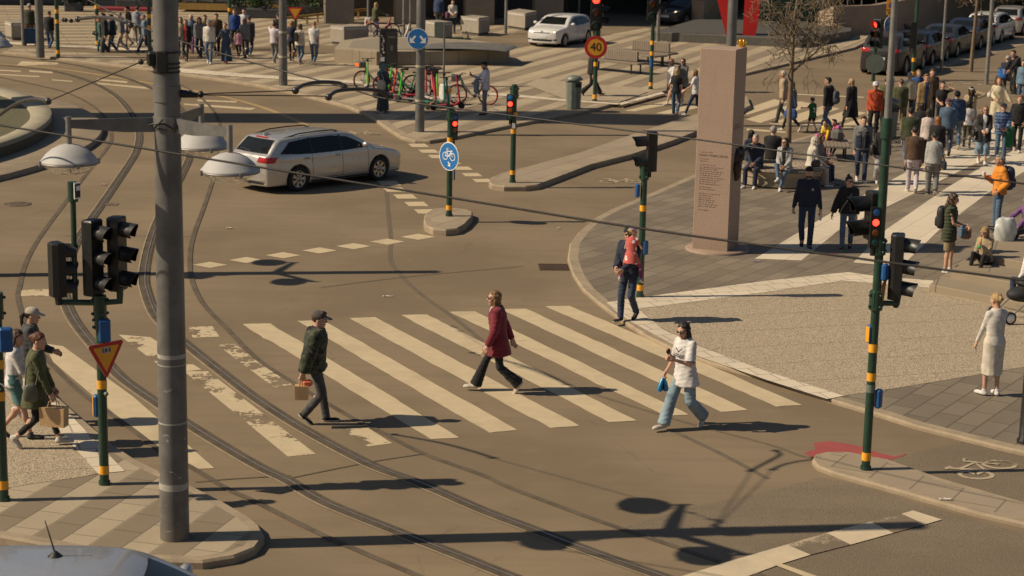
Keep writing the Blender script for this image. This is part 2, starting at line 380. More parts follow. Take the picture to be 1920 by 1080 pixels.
sheet('paving_line', [(286, 118), (340, 128), (480, 140), (680, 152), (680, 157), (480, 146), (340, 136), (284, 124)], zf+.012, TILE)
sheet('paving_line', [(900, 172), (960, 176), (1060, 186), (1160, 193), (1160, 196), (1060, 190), (960, 181), (900, 177)], zf+.012, TILE)
sheet('paving_line', [(1160, 193), (1240, 172), (1246, 175), (1164, 197)], zf+.012, TILE)
sheet('gravel_panel', [(985, 158), (1010, 146), (1080, 156), (1200, 164), (1215, 172), (1160, 192), (1060, 186)], zf+.016, GRAV)
sheet('parking_strip', [(1700, 136), (1760, 130), (1850, 103), (1960, 72), (1960, 60), (1850, 88), (1740, 120), (1690, 128)], .004, ISLP)
# tram track: smooth bed, rails, joints
JL = [(0, 145), (75, 161), (125, 174), (170, 196), (201, 225), (209, 252), (203, 275), (150, 342), (125, 377), (75, 445), (48, 495), (37, 537), (34, 560), (45, 600), (65, 645), (100, 687), (150, 735), (207, 777), (250, 808), (300, 845), (367, 882), (425, 917), (475, 940), (600, 1002), (680, 1037), (780, 1079), (860, 1112)]
RA = [(0, 122), (90, 132), (160, 150), (215, 178), (248, 215), (262, 250), (258, 280), (245, 305), (200, 372), (150, 445), (128, 495), (120, 530), (122, 555), (132, 585), (150, 615), (180, 652), (225, 705), (297, 757), (365, 803), (480, 872), (542, 902), (610, 942), (745, 997), (880, 1050), (955, 1080), (1060, 1120)]
RB = [(0, 104), (140, 122), (240, 148), (310, 180), (348, 215), (362, 250), (358, 290), (342, 328), (318, 372), (295, 420), (279, 470), (272, 515), (275, 545), (297, 597), (352, 647), (425, 705), (480, 747), (567, 803), (692, 870), (792, 908), (905, 957), (1000, 993), (1110, 1035), (1235, 1079), (1340, 1116)]
JR = [(0, 88), (160, 106), (270, 130), (350, 165), (398, 205), (415, 250), (410, 300), (387, 375), (362, 445), (356, 490), (361, 530), (382, 572), (425, 617), (480, 672), (547, 717), (605, 752), (670, 790), (712, 810), (795, 852), (905, 892), (960, 917), (1115, 975), (1247, 1020), (1410, 1075), (1520, 1112)]
def grib(name, px, wd, z, m):
    b = MB(); b.mat(m); b.ribbon(spline(gp(px), 5), wd, z); return tag(b.build(name), kind='structure')
b = MB(); b.mat(CONC); L1 = spline(gp(JL[:]), 5); L2 = spline(gp(JR[:]), 5)
def resam(L, n):
    d = [0]
    for i in range(1, len(L)): d.append(d[-1]+(L[i]-L[i-1]).length)
    out = []
    for k in range(n):
        s_ = d[-1]*k/(n-1); i = max(j for j in range(len(d)) if d[j] <= s_+1e-9); i = min(i, len(L)-2); f = (s_-d[i])/(d[i+1]-d[i]); out.append(L[i].lerp(L[i+1], f))
    return out
A_, B_ = resam(L1, 120), resam(L2, 120)
b.add([(p.x, p.y, .004) for q in zip(A_, B_) for p in q], [(2*i, 2*i+1, 2*i+3, 2*i+2) for i in range(119)], False); tag(b.build('tram_track_bed'), kind='structure')
JOI = M((.115, .090, .064), .85, 0, .25, 2, name='bitumen_joint', spec=.2)
for px in (JL, JR): grib('track_joint', px, .10, .012, JOI)
for px in (RA, RB):
    grib('rail_trough', px, .20, .012, RAILD)
    b = MB(); b.mat(STEEL); S = spline(gp(px), 5)
    b.ribbon(S, .028, .020); b.mat(DARKK)
    S2 = [Vector((p.x+.055, p.y+.02, 0)) for p in S]; b.ribbon(S2, .035, .018); b.mat(KERB)
    S3 = [Vector((p.x-.12, p.y-.07, 0)) for p in S]; b.ribbon(S3, .03, .016)
    tag(b.build('tram_rail'), kind='structure')
for px in ([(120, 443), (240, 444)], [(255, 443), (365, 444)], [(542, 898), (692, 868), (795, 852)], [(365, 905), (440, 899), (545, 893)], [(600, 540), (760, 520), (980, 500)]): grib('road_joint', px, .025, .014, DARKK)
grib('road_seam', [(724, 352), (728, 400), (733, 450), (733, 490), (760, 525), (800, 560), (850, 595), (905, 640)], .10, .003, M((.135, .105, .072), .8, name='sealed_seam', spec=.3))
grib('road_seam', [(1270, 812), (1350, 850), (1440, 898)], .09, .003, M((.135, .105, .072), .8, name='sealed_seam', spec=.3))
# zebra crossing
ZU = [((455, 608), (507, 607)), ((557, 602), (605, 601)), ((655, 597), (703, 595)), ((752, 591), (800, 590)), ((843, 585), (890, 584)), ((938, 580), (985, 579)), ((1022, 575), (1068, 574))]
ZL = [((808, 824), (861, 821)), ((918, 812), (970, 807)), ((1032, 803), (1086, 799)), ((1142, 792), (1194, 789)), ((1246, 780), (1291, 778)), ((1352, 773), (1402, 769)), ((1455, 763), (1504, 760))]
b = MB(); b.mat(PAINT)
jr_ = random.Random(11)
def ragged(P, amp=.006, n=34):
    out = []
    for i in range(len(P)):
        a, c = P[i], P[(i+1) % len(P)]; m = n if (c-a).length > 2 else 6; q = Vector((c.y-a.y, a.x-c.x, 0)).normalized(); o_ = 0
        for k in range(m):
            o_ = o_*.6+jr_.gauss(0, amp); 
            if jr_.random() < .04: o_ += jr_.uniform(-.035, .0)
            out.append(a.lerp(c, k/m)+q*(o_ if k else 0))
    return out
for (u0, u1), (l0, l1) in zip(ZU, ZL): b.plate(ragged(gp([u0, u1, l1, l0])), .006)
tag(b.build('zebra_crossing'), kind='structure')
b = MB(); b.mat(WORN)
for q in ([(350, 614), (398, 612), (412, 632), (362, 634)], [(404, 645), (440, 646), (548, 722), (515, 728)], [(345, 697), (390, 697), (592, 852), (540, 857)], [(640, 805), (690, 803), (735, 832), (690, 838)], [(222, 628), (282, 633), (378, 694), (318, 700)], [(120, 540), (104, 556), (30, 556), (40, 545)]): b.plate(gp(q), .008)
tag(b.build('worn_zebra_crossing'), kind='structure')
b = MB(); b.mat(mat_paint(.36, name='faded_zebra_paint')); b.plate(gp([(84, 645), (118, 650), (250, 745), (402, 879), (357, 881), (230, 790), (100, 680)]), .010); tag(b.build('zebra_crossing'), kind='structure')
# square cycle-crossing marks and dashes
b = MB(); b.mat(PAINT)
def rhomb(cx, cy, w, h):
    b.plate(gp([(cx-w/2, cy), (cx, cy+h/2), (cx+w/2, cy), (cx, cy-h/2)]), .006)
for cx, cy in ((394, 497), (462, 488), (531, 479), (599, 470), (663, 462), (726, 453.5), (784, 444.5)): rhomb(cx, cy, 66, 11.5)
for cx, cy in ((730, 344), (740, 356), (760, 369), (781, 383), (799, 397)): b.plate(gp([(cx-23, cy-4), (cx+13, cy-4.5), (cx+23, cy+4), (cx-14, cy+4)]), .006)
for cx, cy in ((785, 273), (804, 284), (822, 294), (845, 305), (867, 316), (885, 328), (905, 339)): b.plate(gp([(cx-20, cy-3), (cx+11, cy-3.4), (cx+20, cy+3), (cx-12, cy+3)]), .006)
tag(b.build('cycle_crossing_marks'), kind='structure')
b = MB(); b.mat(mat_paint(.42, name='thin_road_paint'))
for q in ([(40, 115), (110, 118), (108, 121), (30, 124)], [(0, 131), (40, 133), (38, 135), (0, 133.5)], [(55, 132), (100, 135), (98, 138), (55, 135)], [(0, 139), (75, 143), (73, 145), (0, 141)], [(97, 149), (137, 152), (136, 154), (97, 151)], [(182, 148), (240, 153), (238, 156), (182, 151)], [(180, 155), (288, 165), (286, 168), (180, 158)], [(370, 187), (445, 190), (443, 193), (370, 190)], [(345, 194), (480, 203), (470, 207), (345, 197)], [(1400, 241), (1475, 247), (1474, 250), (1400, 245)], [(1490, 176), (1620, 182), (1620, 184), (1490, 178)]): b.plate(gp(q), .008)
tag(b.build('lane_dashes'), kind='structure')
grib('cycle_lane_edge', [(-40, 119), (60, 125), (150, 135), (290, 158), (400, 178), (480, 198), (545, 222), (575, 236)], .22, .01, mat_paint(.2, c=(.38, .265, .13), name='ochre_paint'))
# far zebra crossings
b = MB(); b.mat(PAINT)
for q in ([(1396, 205), (1452, 186), (1478, 192), (1400, 216)], [(1398, 224), (1500, 190), (1530, 196), (1425, 231)], [(1442, 232), (1545, 198), (1575, 204), (1478, 236)], [(1500, 236), (1590, 206), (1625, 212), (1540, 240)], [(1565, 238), (1640, 214), (1680, 220), (1600, 242)], [(1170, 208), (1255, 188), (1280, 191), (1190, 209)], [(1228, 213), (1300, 195), (1330, 198), (1255, 214)]): b.plate(gp(q), .006)
tag(b.build('zebra_crossing'), kind='structure')
# lower right: coarse asphalt patch, stop line, thin line, red paint, bicycle marks
sheet('coarse_road_patch', [(1160, 993), (1215, 974), (1272, 957), (1440, 921), (1537, 895), (1600, 905), (1760, 955), (2060, 1040), (2060, 1140), (1610, 1140), (1430, 1082)], .003, ROUGH)
sheet('coarse_road_patch', [(1640, 870), (1700, 853), (1807, 828), (2060, 892), (2060, 1000), (1920, 946)], .003, ROUGH)
SB = mat_paint(.30, c=(.55, .45, .31), base=(.215, .166, .112), coarse=1.0, name='stop_line_paint'); SW = mat_paint(.56, c=(.55, .45, .31), base=(.215, .166, .112), coarse=1.0, name='scuffed_stop_line_paint')
for q, m_ in (([(1240, 1092), (1385, 1047), (1440, 1031), (1475, 1021), (1520, 1040), (1462, 1058), (1370, 1092)], SB), ([(1475, 1021), (1550, 999), (1595, 1021), (1520, 1040)], SW), ([(1550, 999), (1632, 978), (1675, 999), (1595, 1021)], SB), ([(1632, 978), (1690, 963), (1735, 983), (1675, 999)], SW), ([(1690, 963), (1712, 957), (1766, 974), (1735, 983)], SB)): sheet('stop_line', q, .014, m_)
sheet('lane_line', [(1450, 1058), (1464, 1056), (1560, 1090), (1545, 1095)], .018, PAINT)
sheet('red_road_paint', [(1508, 849), (1530, 842), (1524, 831), (1552, 827), (1584, 831), (1618, 838), (1645, 848), (1678, 856), (1700, 850), (1694, 855), (1662, 864), (1630, 861), (1590, 856), (1548, 856), (1522, 858)], .006, mat_paint(.25, c=(.32, .075, .065), name='red_road_paint'))
BIKEP = mat_paint(.44, c=(.42, .335, .225), name='faint_cycle_paint')
def bike_mark(P0, ux, uy, s):
    """white painted bicycle symbol; P0 centre, ux along the bike, uy across"""
    b = MB(); b.mat(BIKEP); ux = Vector(ux); uy = Vector(uy)
    def q(pts, wd=.11): b.ribbon([P0+ux*(p[0]*s)+uy*(p[1]*s) for p in pts], wd*s, b.z); b.z += .0008
    b.z = .010
    for c in (-.55, .55): q([(c+.34*math.cos(a*math.pi/10), .34*math.sin(a*math.pi/10)) for a in range(21)])
    q([(-.55, 0), (-.1, .0), (.38, .5), (-.32, .5), (-.55, 0)]); q([(-.1, 0), (-.4, .72)]); q([(-.55, .74), (-.25, .74)]); q([(.55, 0), (.34, .75), (.55, .82)])
    return tag(b.build('bicycle_marking'), kind='structure')
c1, c2 = G(1830, 891), G(1874, 872); ct = (c1+c2)/2
bike_mark(ct, (c2-c1).normalized(), (G(1772, 868)-ct).normalized(), (c2-c1).length/1.1)
bike_mark(G(1165, 341), (1, .12, 0), (-.2, 1, 0), .62); bike_mark(G(675, 251), (1, .1, 0), (-.2, 1, 0), .68); bike_mark(G(1800, 158), (1, .1, 0), (-.2, 1, 0), .9)
# drains, covers, litter
b = MB(); b.mat(M((.10, .065, .04), .7, .6, .3, 8, name='rusty_iron'))
P, ux, uy = G(1038, 501), Vector((1, .06, 0)), Vector((0, 1, 0))
for i in range(11): b.box(P+ux*(-.27+.054*i)+Vector((0, 0, .006)), (.026, .62, .012), R(3))
b.box(P+Vector((0, 0, .003)), (.62, .68, .004), R(3)); tag(b.build('drain_grate'), 'rusty rectangular drain grate in the asphalt beside the curved kerb', 'drain')
b = MB(); b.mat(M((.15, .11, .075), .7, .3, .3, 8, name='iron_cover')); b.lathe([(.0, .0), (.34, .0), (.34, .008), (.31, .012), (.0, .012)], G(32, 383), 24)
b.mat(DARKK)
for i in range(6):
    for j in range(6):
        if (i-2.5)**2+(j-2.5)**2 < 8: b.box(G(32, 383)+Vector((-.25+.1*i, -.25+.1*j, .014)), (.045, .045, .004))
tag(b.build('manhole_cover'), 'round iron manhole cover in the road at the left edge', 'manhole cover')
b = MB(); b.mat(M((.15, .11, .075), .7, .3, .3, 8, name='iron_cover')); b.box(G(208, 384)+Vector((0, 0, .008)), (.34, .30, .012)); tag(b.build('inspection_cover'), 'small square iron cover beside the left tram rail', 'manhole cover')
lit = [(727, 557, .20, .03, (.75, .72, .68), 'thin white paper strip lying on the road above the zebra crossing', 0), (194, 347, .15, .10, (.70, .42, .38), 'pinkish paper scrap lying on the road between the tram rail and joint', 0), (429, 429, .12, .08, (.70, .55, .50), 'pale scrap lying on the road right of the big grey pole', 0), (1417, 491, .15, .06, (.30, .26, .42), 'small purple wrapper lying on the slate paving right of the stone pillar', HP), (1559, 478, .14, .07, (.55, .03, .03), 'small red scrap lying on the paving below the woman in black', HP), (1047, 429, .08, .06, (.75, .70, .60), 'tiny white paper ball lying on the road by the kerb curve', 0), (1772, 938, .16, .03, (.75, .72, .68), 'white paper strip lying on the lower right traffic island', .07)]
for x, y, l, d, c, lab, z in lit:
    b = MB(); b.mat(M(c, .7, name='paper')); P = G(x, y, z); n = 5
    V = []; 
    for i in range(n):
        for k in (0, 1): V.append((P.x+l*(i/(n-1)-.5), P.y+d*(k-.5)+.1*d*math.sin(i*2), z+.014+.018*abs(math.sin(i*1.9+k))))
    b.add(V, [(2*i, 2*i+2, 2*i+3, 2*i+1) for i in range(n-1)], False); b.add([(v[0], v[1], v[2]-.003) for v in V], [(2*i, 2*i+1, 2*i+3, 2*i+2) for i in range(n-1)], False)
    tag(b.build('litter'), lab, 'litter', 'scraps of litter on the ground')
# ================================================================ street furniture
GREEN = M((.012, .045, .026), .42, 0, .2, 8, coat=.2, name='dark_green_paint')
YELL = M((.80, .36, .025), .5, 0, .1, 9, name='yellow_tape')
BLACKP = M((.010, .0095, .0095), .45, 0, .25, 9, name='black_plastic'); VIS = M((.017, .0165, .017), .45, 0, .25, 9, name='black_visor')
BLUEP = M((.012, .085, .26), .45, 0, .12, 9, name='blue_plastic')
GALV = M((.25, .235, .215), .5, .55, .18, 4, .1, name='galvanised_steel'); GALVD = M((.17, .165, .155), .5, .5, .2, 4, name='weathered_steel')
WHITE = M((.78, .76, .72), .5, 0, .06, 9, name='white_enamel'); REDP = M((.50, .02, .02), .45, 0, .1, 9, name='red_enamel'); SIGNB = M((.015, .15, .42), .4, 0, .06, 9, name='blue_enamel')
SIGNY = M((.78, .34, .02), .45, 0, .06, 9, name='yellow_enamel'); SIGNBACK = M((.16, .19, .155), .6, .3, .15, 6, name='sign_back')
REDL = emit((1.0, .03, .015), 5.0, 'lit_red_lens'); REDL2 = emit((1.0, .05, .02), 2.2, 'lit_red_lens')
LENS = {'r': M((.16, .012, .01), .15, name='dark_red_lens'), 'a': M((.22, .065, .01), .15, name='dark_amber_lens'), 'g': M((.008, .07, .055), .15, name='dark_green_lens'), 'b': M((.02, .13, .38), .3, name='blue_cycle_lens'), 'R': REDL}
WIRE = M((.022, .018, .016), .5, .3, .1, 9, name='wire_black'); INS = M((.05, .045, .042), .35, 0, .2, 9, name='insulator')
def at(x, y, z=0.0):
    p = G(x, y, z); return Vector((p.x, p.y, z))
def zt(P, ytop):
    return P.z+hgt(P, ytop)
def disc(b, c, r, az, t=.012, n=28):         # disc facing azimuth az (deg)
    n_ = Vector((math.cos(R(az)), math.sin(R(az)), 0)); c = Vector(c); u = Vector((-n_.y, n_.x, 0))
    V = []
    for s in (0, 1):
        for k in range(n):
            a = 2*math.pi*k/n; V.append(c+n_*(t*s)+u*(r*math.cos(a))+Vector((0, 0, r*math.sin(a))))
    b.add(V, [tuple(range(n, 2*n)), tuple(range(n-1, -1, -1))]+[(k, (k+1) % n, n+(k+1) % n, n+k) for k in range(n)], False)
def flat(b, c, az, pts, t0, t1):           # extruded polygon in the plane of a sign; pts (u,z), u to the reader's right
    n_ = Vector((math.cos(R(az)), math.sin(R(az)), 0)); u = Vector((-n_.y, n_.x, 0)); c = Vector(c); n = len(pts)
    V = [c+n_*t0+u*p[0]+Vector((0, 0, p[1])) for p in pts]+[c+n_*t1+u*p[0]+Vector((0, 0, p[1])) for p in pts]
    b.add(V, [tuple(range(n, 2*n)), tuple(range(n-1, -1, -1))]+[(i, (i+1) % n, n+(i+1) % n, n+i) for i in range(n)], False)
def stroke(b, c, az, pts, w, t0, t1):
    for i in range(len(pts)-1):
        a = Vector(pts[i]); d = Vector(pts[i+1]); t = (d-a).normalized()*w*.5; q = Vector((-t.y, t.x))
        flat(b, c, az, [tuple(a-t*.6-q), tuple(d+t*.6-q), tuple(d+t*.6+q), tuple(a-t*.6+q)], t0, t1)
def head(parent, P, az, lens='rag', h=.98, w=.30, lit='', hood=.25, board=False):
    """traffic-signal head; P bottom centre, facing azimuth az"""
    n = len(lens); n_ = Vector((math.cos(R(az)), math.sin(R(az)), 0)); u = Vector((-n_.y, n_.x, 0))
    X = Matrix(((u.x, n_.x, 0, P[0]), (u.y, n_.y, 0, P[1]), (0, 0, 1, P[2]), (0, 0, 0, 1)))
    b = MB(); b.mat(BLACKP); b.X = X
    prof = [(-w/2, .0), (w/2, .0), (w/2, -.13*w/.3), (w*.32, -.21*w/.3), (-w*.32, -.21*w/.3), (-w/2, -.13*w/.3)]
    b.prism(prof, .0, h, .02)
    b.cyl((0, -.06, -.12), (0, -.06, .01), .035)
    ho = b.build('signal_head', parent)
    st = h/n; r = min(w*.36, st*.40)
    for i, c in enumerate(lens):
        z = h-st*(i+.5)
        q = MB(); q.X = X; q.mat(REDL if (c in lit) else LENS[c])
        q.lathe([(.0, .028), (r*.6, .022), (r, .004)], (0, .0, z), 16, 'y') if 0 else None
        V = [(r*.96*math.cos(a*math.pi/9), .006, z+r*.96*math.sin(a*math.pi/9)) for a in range(18)]+[(0, .022, z)]
        q.add(V, [(k, (k+1) % 18, 18) for k in range(18)]); q.build('lens', ho)
        if hood:
            q = MB(); q.X = X; q.mat(VIS); V = []; m = 15; e = .008
            for rr, top in ((r*1.12, 1), (r*1.12-e, 0)):
                for k in range(m):
                    a = -R(52)+(math.pi+R(104))*k/(m-1); fl = .72+.28*max(0, math.sin(a)*.9+.1); 
                    V += [(rr*math.cos(a), .0, z+rr*math.sin(a)), (rr*math.cos(a), hood*fl, z+rr*math.sin(a)-.02)]
            Fs = []
            for o in (0, 2*m):
                for k in range(m-1):
                    f = (o+2*k, o+2*k+1, o+2*k+3, o+2*k+2); Fs.append(f if o else f[::-1])
            for k in range(m-1): Fs.append((2*k+1, 2*m+2*k+1, 2*m+2*k+3, 2*k+3))
            q.add(V, Fs); q.build('visor', ho)
    return ho
def bands(root, X, Y, r, zs, hh=.115):
    for z in zs:
        b = MB(); b.mat(YELL); b.cyl((X, Y, z-hh/2), (X, Y, z+hh/2), r+.004, n=18); b.build('yellow_band', root)
def tpole(px, py, ytop, r, by=(), z=0.0, label='', group='traffic light poles', cat='traffic light', name='traffic_light', hh=.115, top=None):
    P = at(px, py, z); h = top if top else hgt(P, ytop)
    root = empty(name, P, 0, label, cat, group)
    root.rotation_euler = (0, 0, 0)
    b = MB(); b.mat(GREEN); b.cyl((0, 0, -.02), (0, 0, h), r, n=18); b.cyl((0, 0, h), (0, 0, h+.03), r*1.15, r*.7, n=18); b.cyl((0, 0, 0), (0, 0, .05), r*1.25, n=18); b.build('pole', root)
    bands(root, 0, 0, r, [hgt(P, y) for y in by], hh)
    return root, P, h
def lpt(P, x, y, dy=0.0):           # local point of a post: where sight line (x,y) meets the post's depth (+dy)
    q = D(x, y, P.y+dy); return Vector((q.x-P.x, q.y-P.y, q.z-P.z))
def button(root, c, az, s=(.13, .09, .30), m2=None):
    b = MB(); b.mat(BLUEP); b.box(c, s, R(az+90), .02)
    if m2:
        b.mat(m2); n_ = Vector((math.cos(R(az)), math.sin(R(az)), 0)); b.box(Vector(c)+n_*(s[1]/2+.004), (s[0]*.7, .008, s[2]*.85), R(az+90))
    b.build('push_button', root)
def clamp(root, c, r, h=.22, bolts=4):
    b = MB(); b.mat(GREEN); b.cyl((c[0], c[1], c[2]-h/2), (c[0], c[1], c[2]+h/2), r*1.45, n=8)
    for i in range(bolts):
        a = 2*math.pi*i/bolts+.4
        for dz in (-.3, .3): b.ball((c[0]+r*1.6*math.cos(a), c[1]+r*1.6*math.sin(a), c[2]+dz*h), .022, 8)
    b.build('clamp', root)
def arm(root, pts, r=.035, name='bracket_arm'):
    b = MB(); b.mat(GREEN); b.tube(pts, r, 10); b.build(name, root)
def tri_sign(root, c, az, s, sticker=False):
    b = MB(); hgt_ = s*.866
    T = lambda k: [(0, -hgt_*2/3*k), (s/2*k, hgt_/3*k), (-s/2*k, hgt_/3*k)]
    def rnd(P_, q=.10):
        out = []
        for i in range(3):
            a, b_, d = Vector(P_[i-1]), Vector(P_[i]), Vector(P_[(i+1) % 3]); l = (b_-a).length*q
            for t in range(5):
                f = t/4; p0 = b_+(a-b_).normalized()*l; p1 = b_+(d-b_).normalized()*l
                out.append(tuple((1-f)**2*p0+2*f*(1-f)*b_+f*f*p1))
        return out
    b.mat(SIGNBACK); flat(b, c, az, rnd(T(1.0)), -.012, 0); o = b.build('sign_plate', root)
    b = MB(); b.mat(REDP); flat(b, c, az, rnd(T(1.0)), .001, .004); b.build('red_border', o)
    b = MB(); b.mat(SIGNY); flat(b, c, az, rnd(T(.70), .04), .0045, .007); b.build('yellow_face', o)
    if sticker:
        b = MB(); b.mat(M((.50, .48, .45), .5, name='sticker_pale')); flat(b, c, az, [(-.075, .03), (.06, .025), (.065, .10), (-.07, .105)], .0075, .0085)
        b.mat(M((.03, .028, .03), .5, name='sticker_dark'))
        for u0 in (-.062, -.045, .035, .05): flat(b, c, az, [(u0, .035), (u0+.012, .035), (u0+.012, .095), (u0, .095)], .009, .0095)
        flat(b, c, az, [(-.02, .03), (.02, .05), (.012, .085), (-.02, .09)], .009, .0095); b.build('sticker', o)
    return o
# ---- front left signal post (three heads, bus sign, yield sign)
root, P, h = tpole(196, 908, 572, .061, (880, 720), .11, 'green signal post with yield triangle and three black heads beside big grey pole', top=None)
zc = h; clamp(root, (0, 0, zc-.02), .061, .30); clamp(root, (0, 0, zc-.24), .055, .16)
L = lpt(P, 107, 566); Rr = lpt(P, 226, 562); arm(root, [(L.x, -.02, L.z+.18), (L.x, -.02, L.z), (0, 0, L.z), (Rr.x, .02, L.z+.02), (Rr.x, .02, L.z+.2)], .04)
q = lpt(P, 187, 550); head(root, (q.x-.01, -.02, q.z-.02), -22, 'rag', .98, .255, hood=.21)
q = lpt(P, 228, 548); head(root, (q.x, .12, q.z), -14, 'rag', .96, .255, hood=.21)
q = lpt(P, 121, 552); head(root, (q.x, -.05, q.z), 35, 'rag', .70, .24, hood=.20)
q = lpt(P, 141, 566); t_ = lpt(P, 137, 372); arm(root, [(q.x, 0, q.z), (t_.x, 0, t_.z)], .036, 'sign_mast')
e = lpt(P, 137, 341); b = MB(); b.mat(GREEN); b.cyl((t_.x, 0, t_.z-.04), (t_.x, 0, e.z), .066, n=16); bx = b.build('bus_sign_box', root)
b = MB(); b.mat(WHITE); b.box((t_.x+.062, -.035, (t_.z+e.z)/2+.0), (.012, .10, .21), R(-35)); b.build('bus_panel', bx)
b = MB(); b.mat(BLACKP); b.box((t_.x+.069, -.038, (t_.z+e.z)/2+.0), (.012, .08, .17), R(-35)); b.mat(WHITE); b.box((t_.x+.075, -.04, (t_.z+e.z)/2+.035), (.012, .062, .06), R(-35)); b.mat(M((.30, .03, .03), .4, name='sticker_red')); b.box((t_.x+.076, -.02, (t_.z+e.z)/2-.05), (.012, .03, .05), R(-35)); b.build('bus_symbol', bx)
q = lpt(P, 196, 617); button(root, (q.x+.02, -.085, q.z), -80, (.15, .10, .30))
q = lpt(P, 199, 662); tri_sign(root, (q.x+.02, -.095, q.z), -44, .56, True)
q = lpt(P, 180, 762); button(root, (q.x, .03, q.z), 200, (.10, .08, .30), SIGNY)
b = MB(); b.mat(SIGNBACK); b.tube([(.055, -.05, hgt(P, 735)), (.075, -.07, hgt(P, 737))], .03, 6); b.build('paper_scrap', root)
# ---- far left signal post at the frame edge
root, P, h = tpole(7, 938, 566, .064, (908, 742, 682), .11, 'green signal post with blue push button box cut by the left edge of the picture')
clamp(root, (0, 0, h-.05), .062, .34); q = lpt(P, 12, 633); button(root, (q.x+.02, -.11, q.z), -70, (.17, .12, .31))
b = MB(); b.mat(WHITE); q = lpt(P, 2, 722); stroke(b, (q.x, -.067, q.z), -90, [(.05*math.cos(a*.6), .035*math.sin(a*.6)) for a in range(9)], .012, 0, .003); b.build('scribble', root)
# ---- right signal post (tall)
P = at(1623, 880, .07); hs = hgt(P, 228)
root, P, h = tpole(1623, 880, 0, .060, (855, 706, 652), .07, 'tall green and grey signal post with five fittings on the lower right island', top=hs)
b = MB(); b.mat(GALV); b.cyl((0, 0, h+.02), (0, 0, 7.7), .050, .042, n=16); b.build('upper_pole', root)
b = MB(); b.mat(GREEN); b.cyl((0, 0, h-.22), (0, 0, h+.05), .085, .08, n=12); b.build('collar', root)
q = lpt(P, 1641, 563); clamp(root, (0, 0, q.z), .066, .26)
b = MB(); b.mat(GREEN); b.box((0, 0, q.z+.02), (.16, .15, .24), R(10), .02); b.build('junction_box', root)
e = lpt(P, 1684, 566); arm(root, [(0, 0, e.z-.02), (e.x, -.02, e.z-.02), (e.x, -.02, e.z+.1)], .038)
e = lpt(P, 1688, 560); head(root, (e.x+.0, -.03, e.z), -14, 'rag', .90, .255, hood=.22)
q = lpt(P, 1650, 462); clamp(root, (0, 0, q.z), .062, .22); e = lpt(P, 1633, 470); arm(root, [(0, 0, e.z), (e.x, -.02, e.z), (e.x, -.02, e.z+.06)], .034)
e = lpt(P, 1637, 462); hb = head(root, (e.x+.0, -.09, e.z), -82, 'brag', .55, .135, 'r', .0)
e = lpt(P, 1631, 453); head(root, (e.x-.02, .16, e.z), 190, 'rg', .66, .28, hood=.30)
q = lpt(P, 1658, 509); button(root, (q.x, -.06, q.z), -60, (.10, .08, .23))
q = lpt(P, 1652, 540); tri_sign(root, (q.x+.03, -.05, q.z), -20, .36)
q = lpt(P, 1631, 626); button(root, (q.x, .0, q.z), 215, (.09, .08, .25), SIGNY)
q = lpt(P, 1647, 747); button(root, (q.x, -.01, q.z), -35, (.10, .09, .27))
b = MB(); b.mat(SIGNBACK); z_ = hgt(P, 727); b.cyl((0, 0, z_-.06), (0, 0, z_+.05), .063, n=18); b.build('tape', root)
# ---- centre signal post behind the man with the child
root, P, h = tpole(1200, 557, 300, .062, (539, 390), HP, 'green signal post with a two lens black head behind the man carrying a child', top=None)
q = lpt(P, 1207, 322); clamp(root, (0, 0, q.z), .062, .3); head(root, (q.x+.05, -.02, q.z+.02), 186, 'rg', .76, .26, hood=.30)
q = lpt(P, 1198, 357); button(root, (q.x-.03, -.02, q.z), 200, (.09, .08, .26)); q = lpt(P, 1207, 464); button(root, (q.x+.03, -.02, q.z), -50, (.11, .09, .27))
# ---- sign island post with the cycle sign
root, P, h = tpole(842, 405, 203, .068, (389, 262), .15, 'green post with round blue bicycle sign on the small sign island')
q = lpt(P, 850, 262); e = lpt(P, 851, 240); clamp(root, (0, 0, h-.15), .062, .28); head(root, (q.x+.03, -.02, q.z), -62, 'brag', .60, .16, 'r', .0)
q = lpt(P, 843, 292); C_ = (q.x, -.09, q.z); AZ = -136
b = MB(); b.mat(WHITE); disc(b, C_, .335, AZ, .016); sg = b.build('cycle_sign', root)
b = MB(); b.mat(SIGNB); c2 = Vector(C_)+Vector((math.cos(R(AZ)), math.sin(R(AZ)), 0))*.0165; disc(b, c2, .315, AZ, .003); b.build('blue_face', sg)
b = MB(); b.mat(WHITE)
def ringp(cx, cz, r): return [(cx+r*math.cos(a*math.pi/9), cz+r*math.sin(a*math.pi/9)) for a in range(19)]
T0, T1 = .004, .006
for cx in (-.125, .125): stroke(b, c2, AZ, ringp(cx, .0, .085), .020, T0, T1)
for k, pl in enumerate(([(-.125, 0), (-.06, .12), (.075, .12), (0, .0), (-.06, .12)], [(0, 0), (.095, .13)], [(.125, 0), (.07, .125)], [(-.125, 0), (0, 0)], [(.06, .135), (.12, .135)], [(-.06, .12), (-.075, .165), (-.035, .185), (-.02, .165)])): stroke(b, c2, AZ, pl, .017, T0+.0003*k, T1+.0003*k)
stroke(b, c2, AZ, [(-.02, -.13), (.03, -.20)], .026, T0, T1); flat(b, c2, AZ, [(.05, -.145), (.055, -.235), (-.04, -.22)], T0, T1); b.build('bicycle_symbol', sg)
q = lpt(P, 851, 327); b = MB(); b.mat(BLUEP); b.box((q.x+.01, .05, q.z), (.03, .10, .26)); b.build('blue_plate', root)
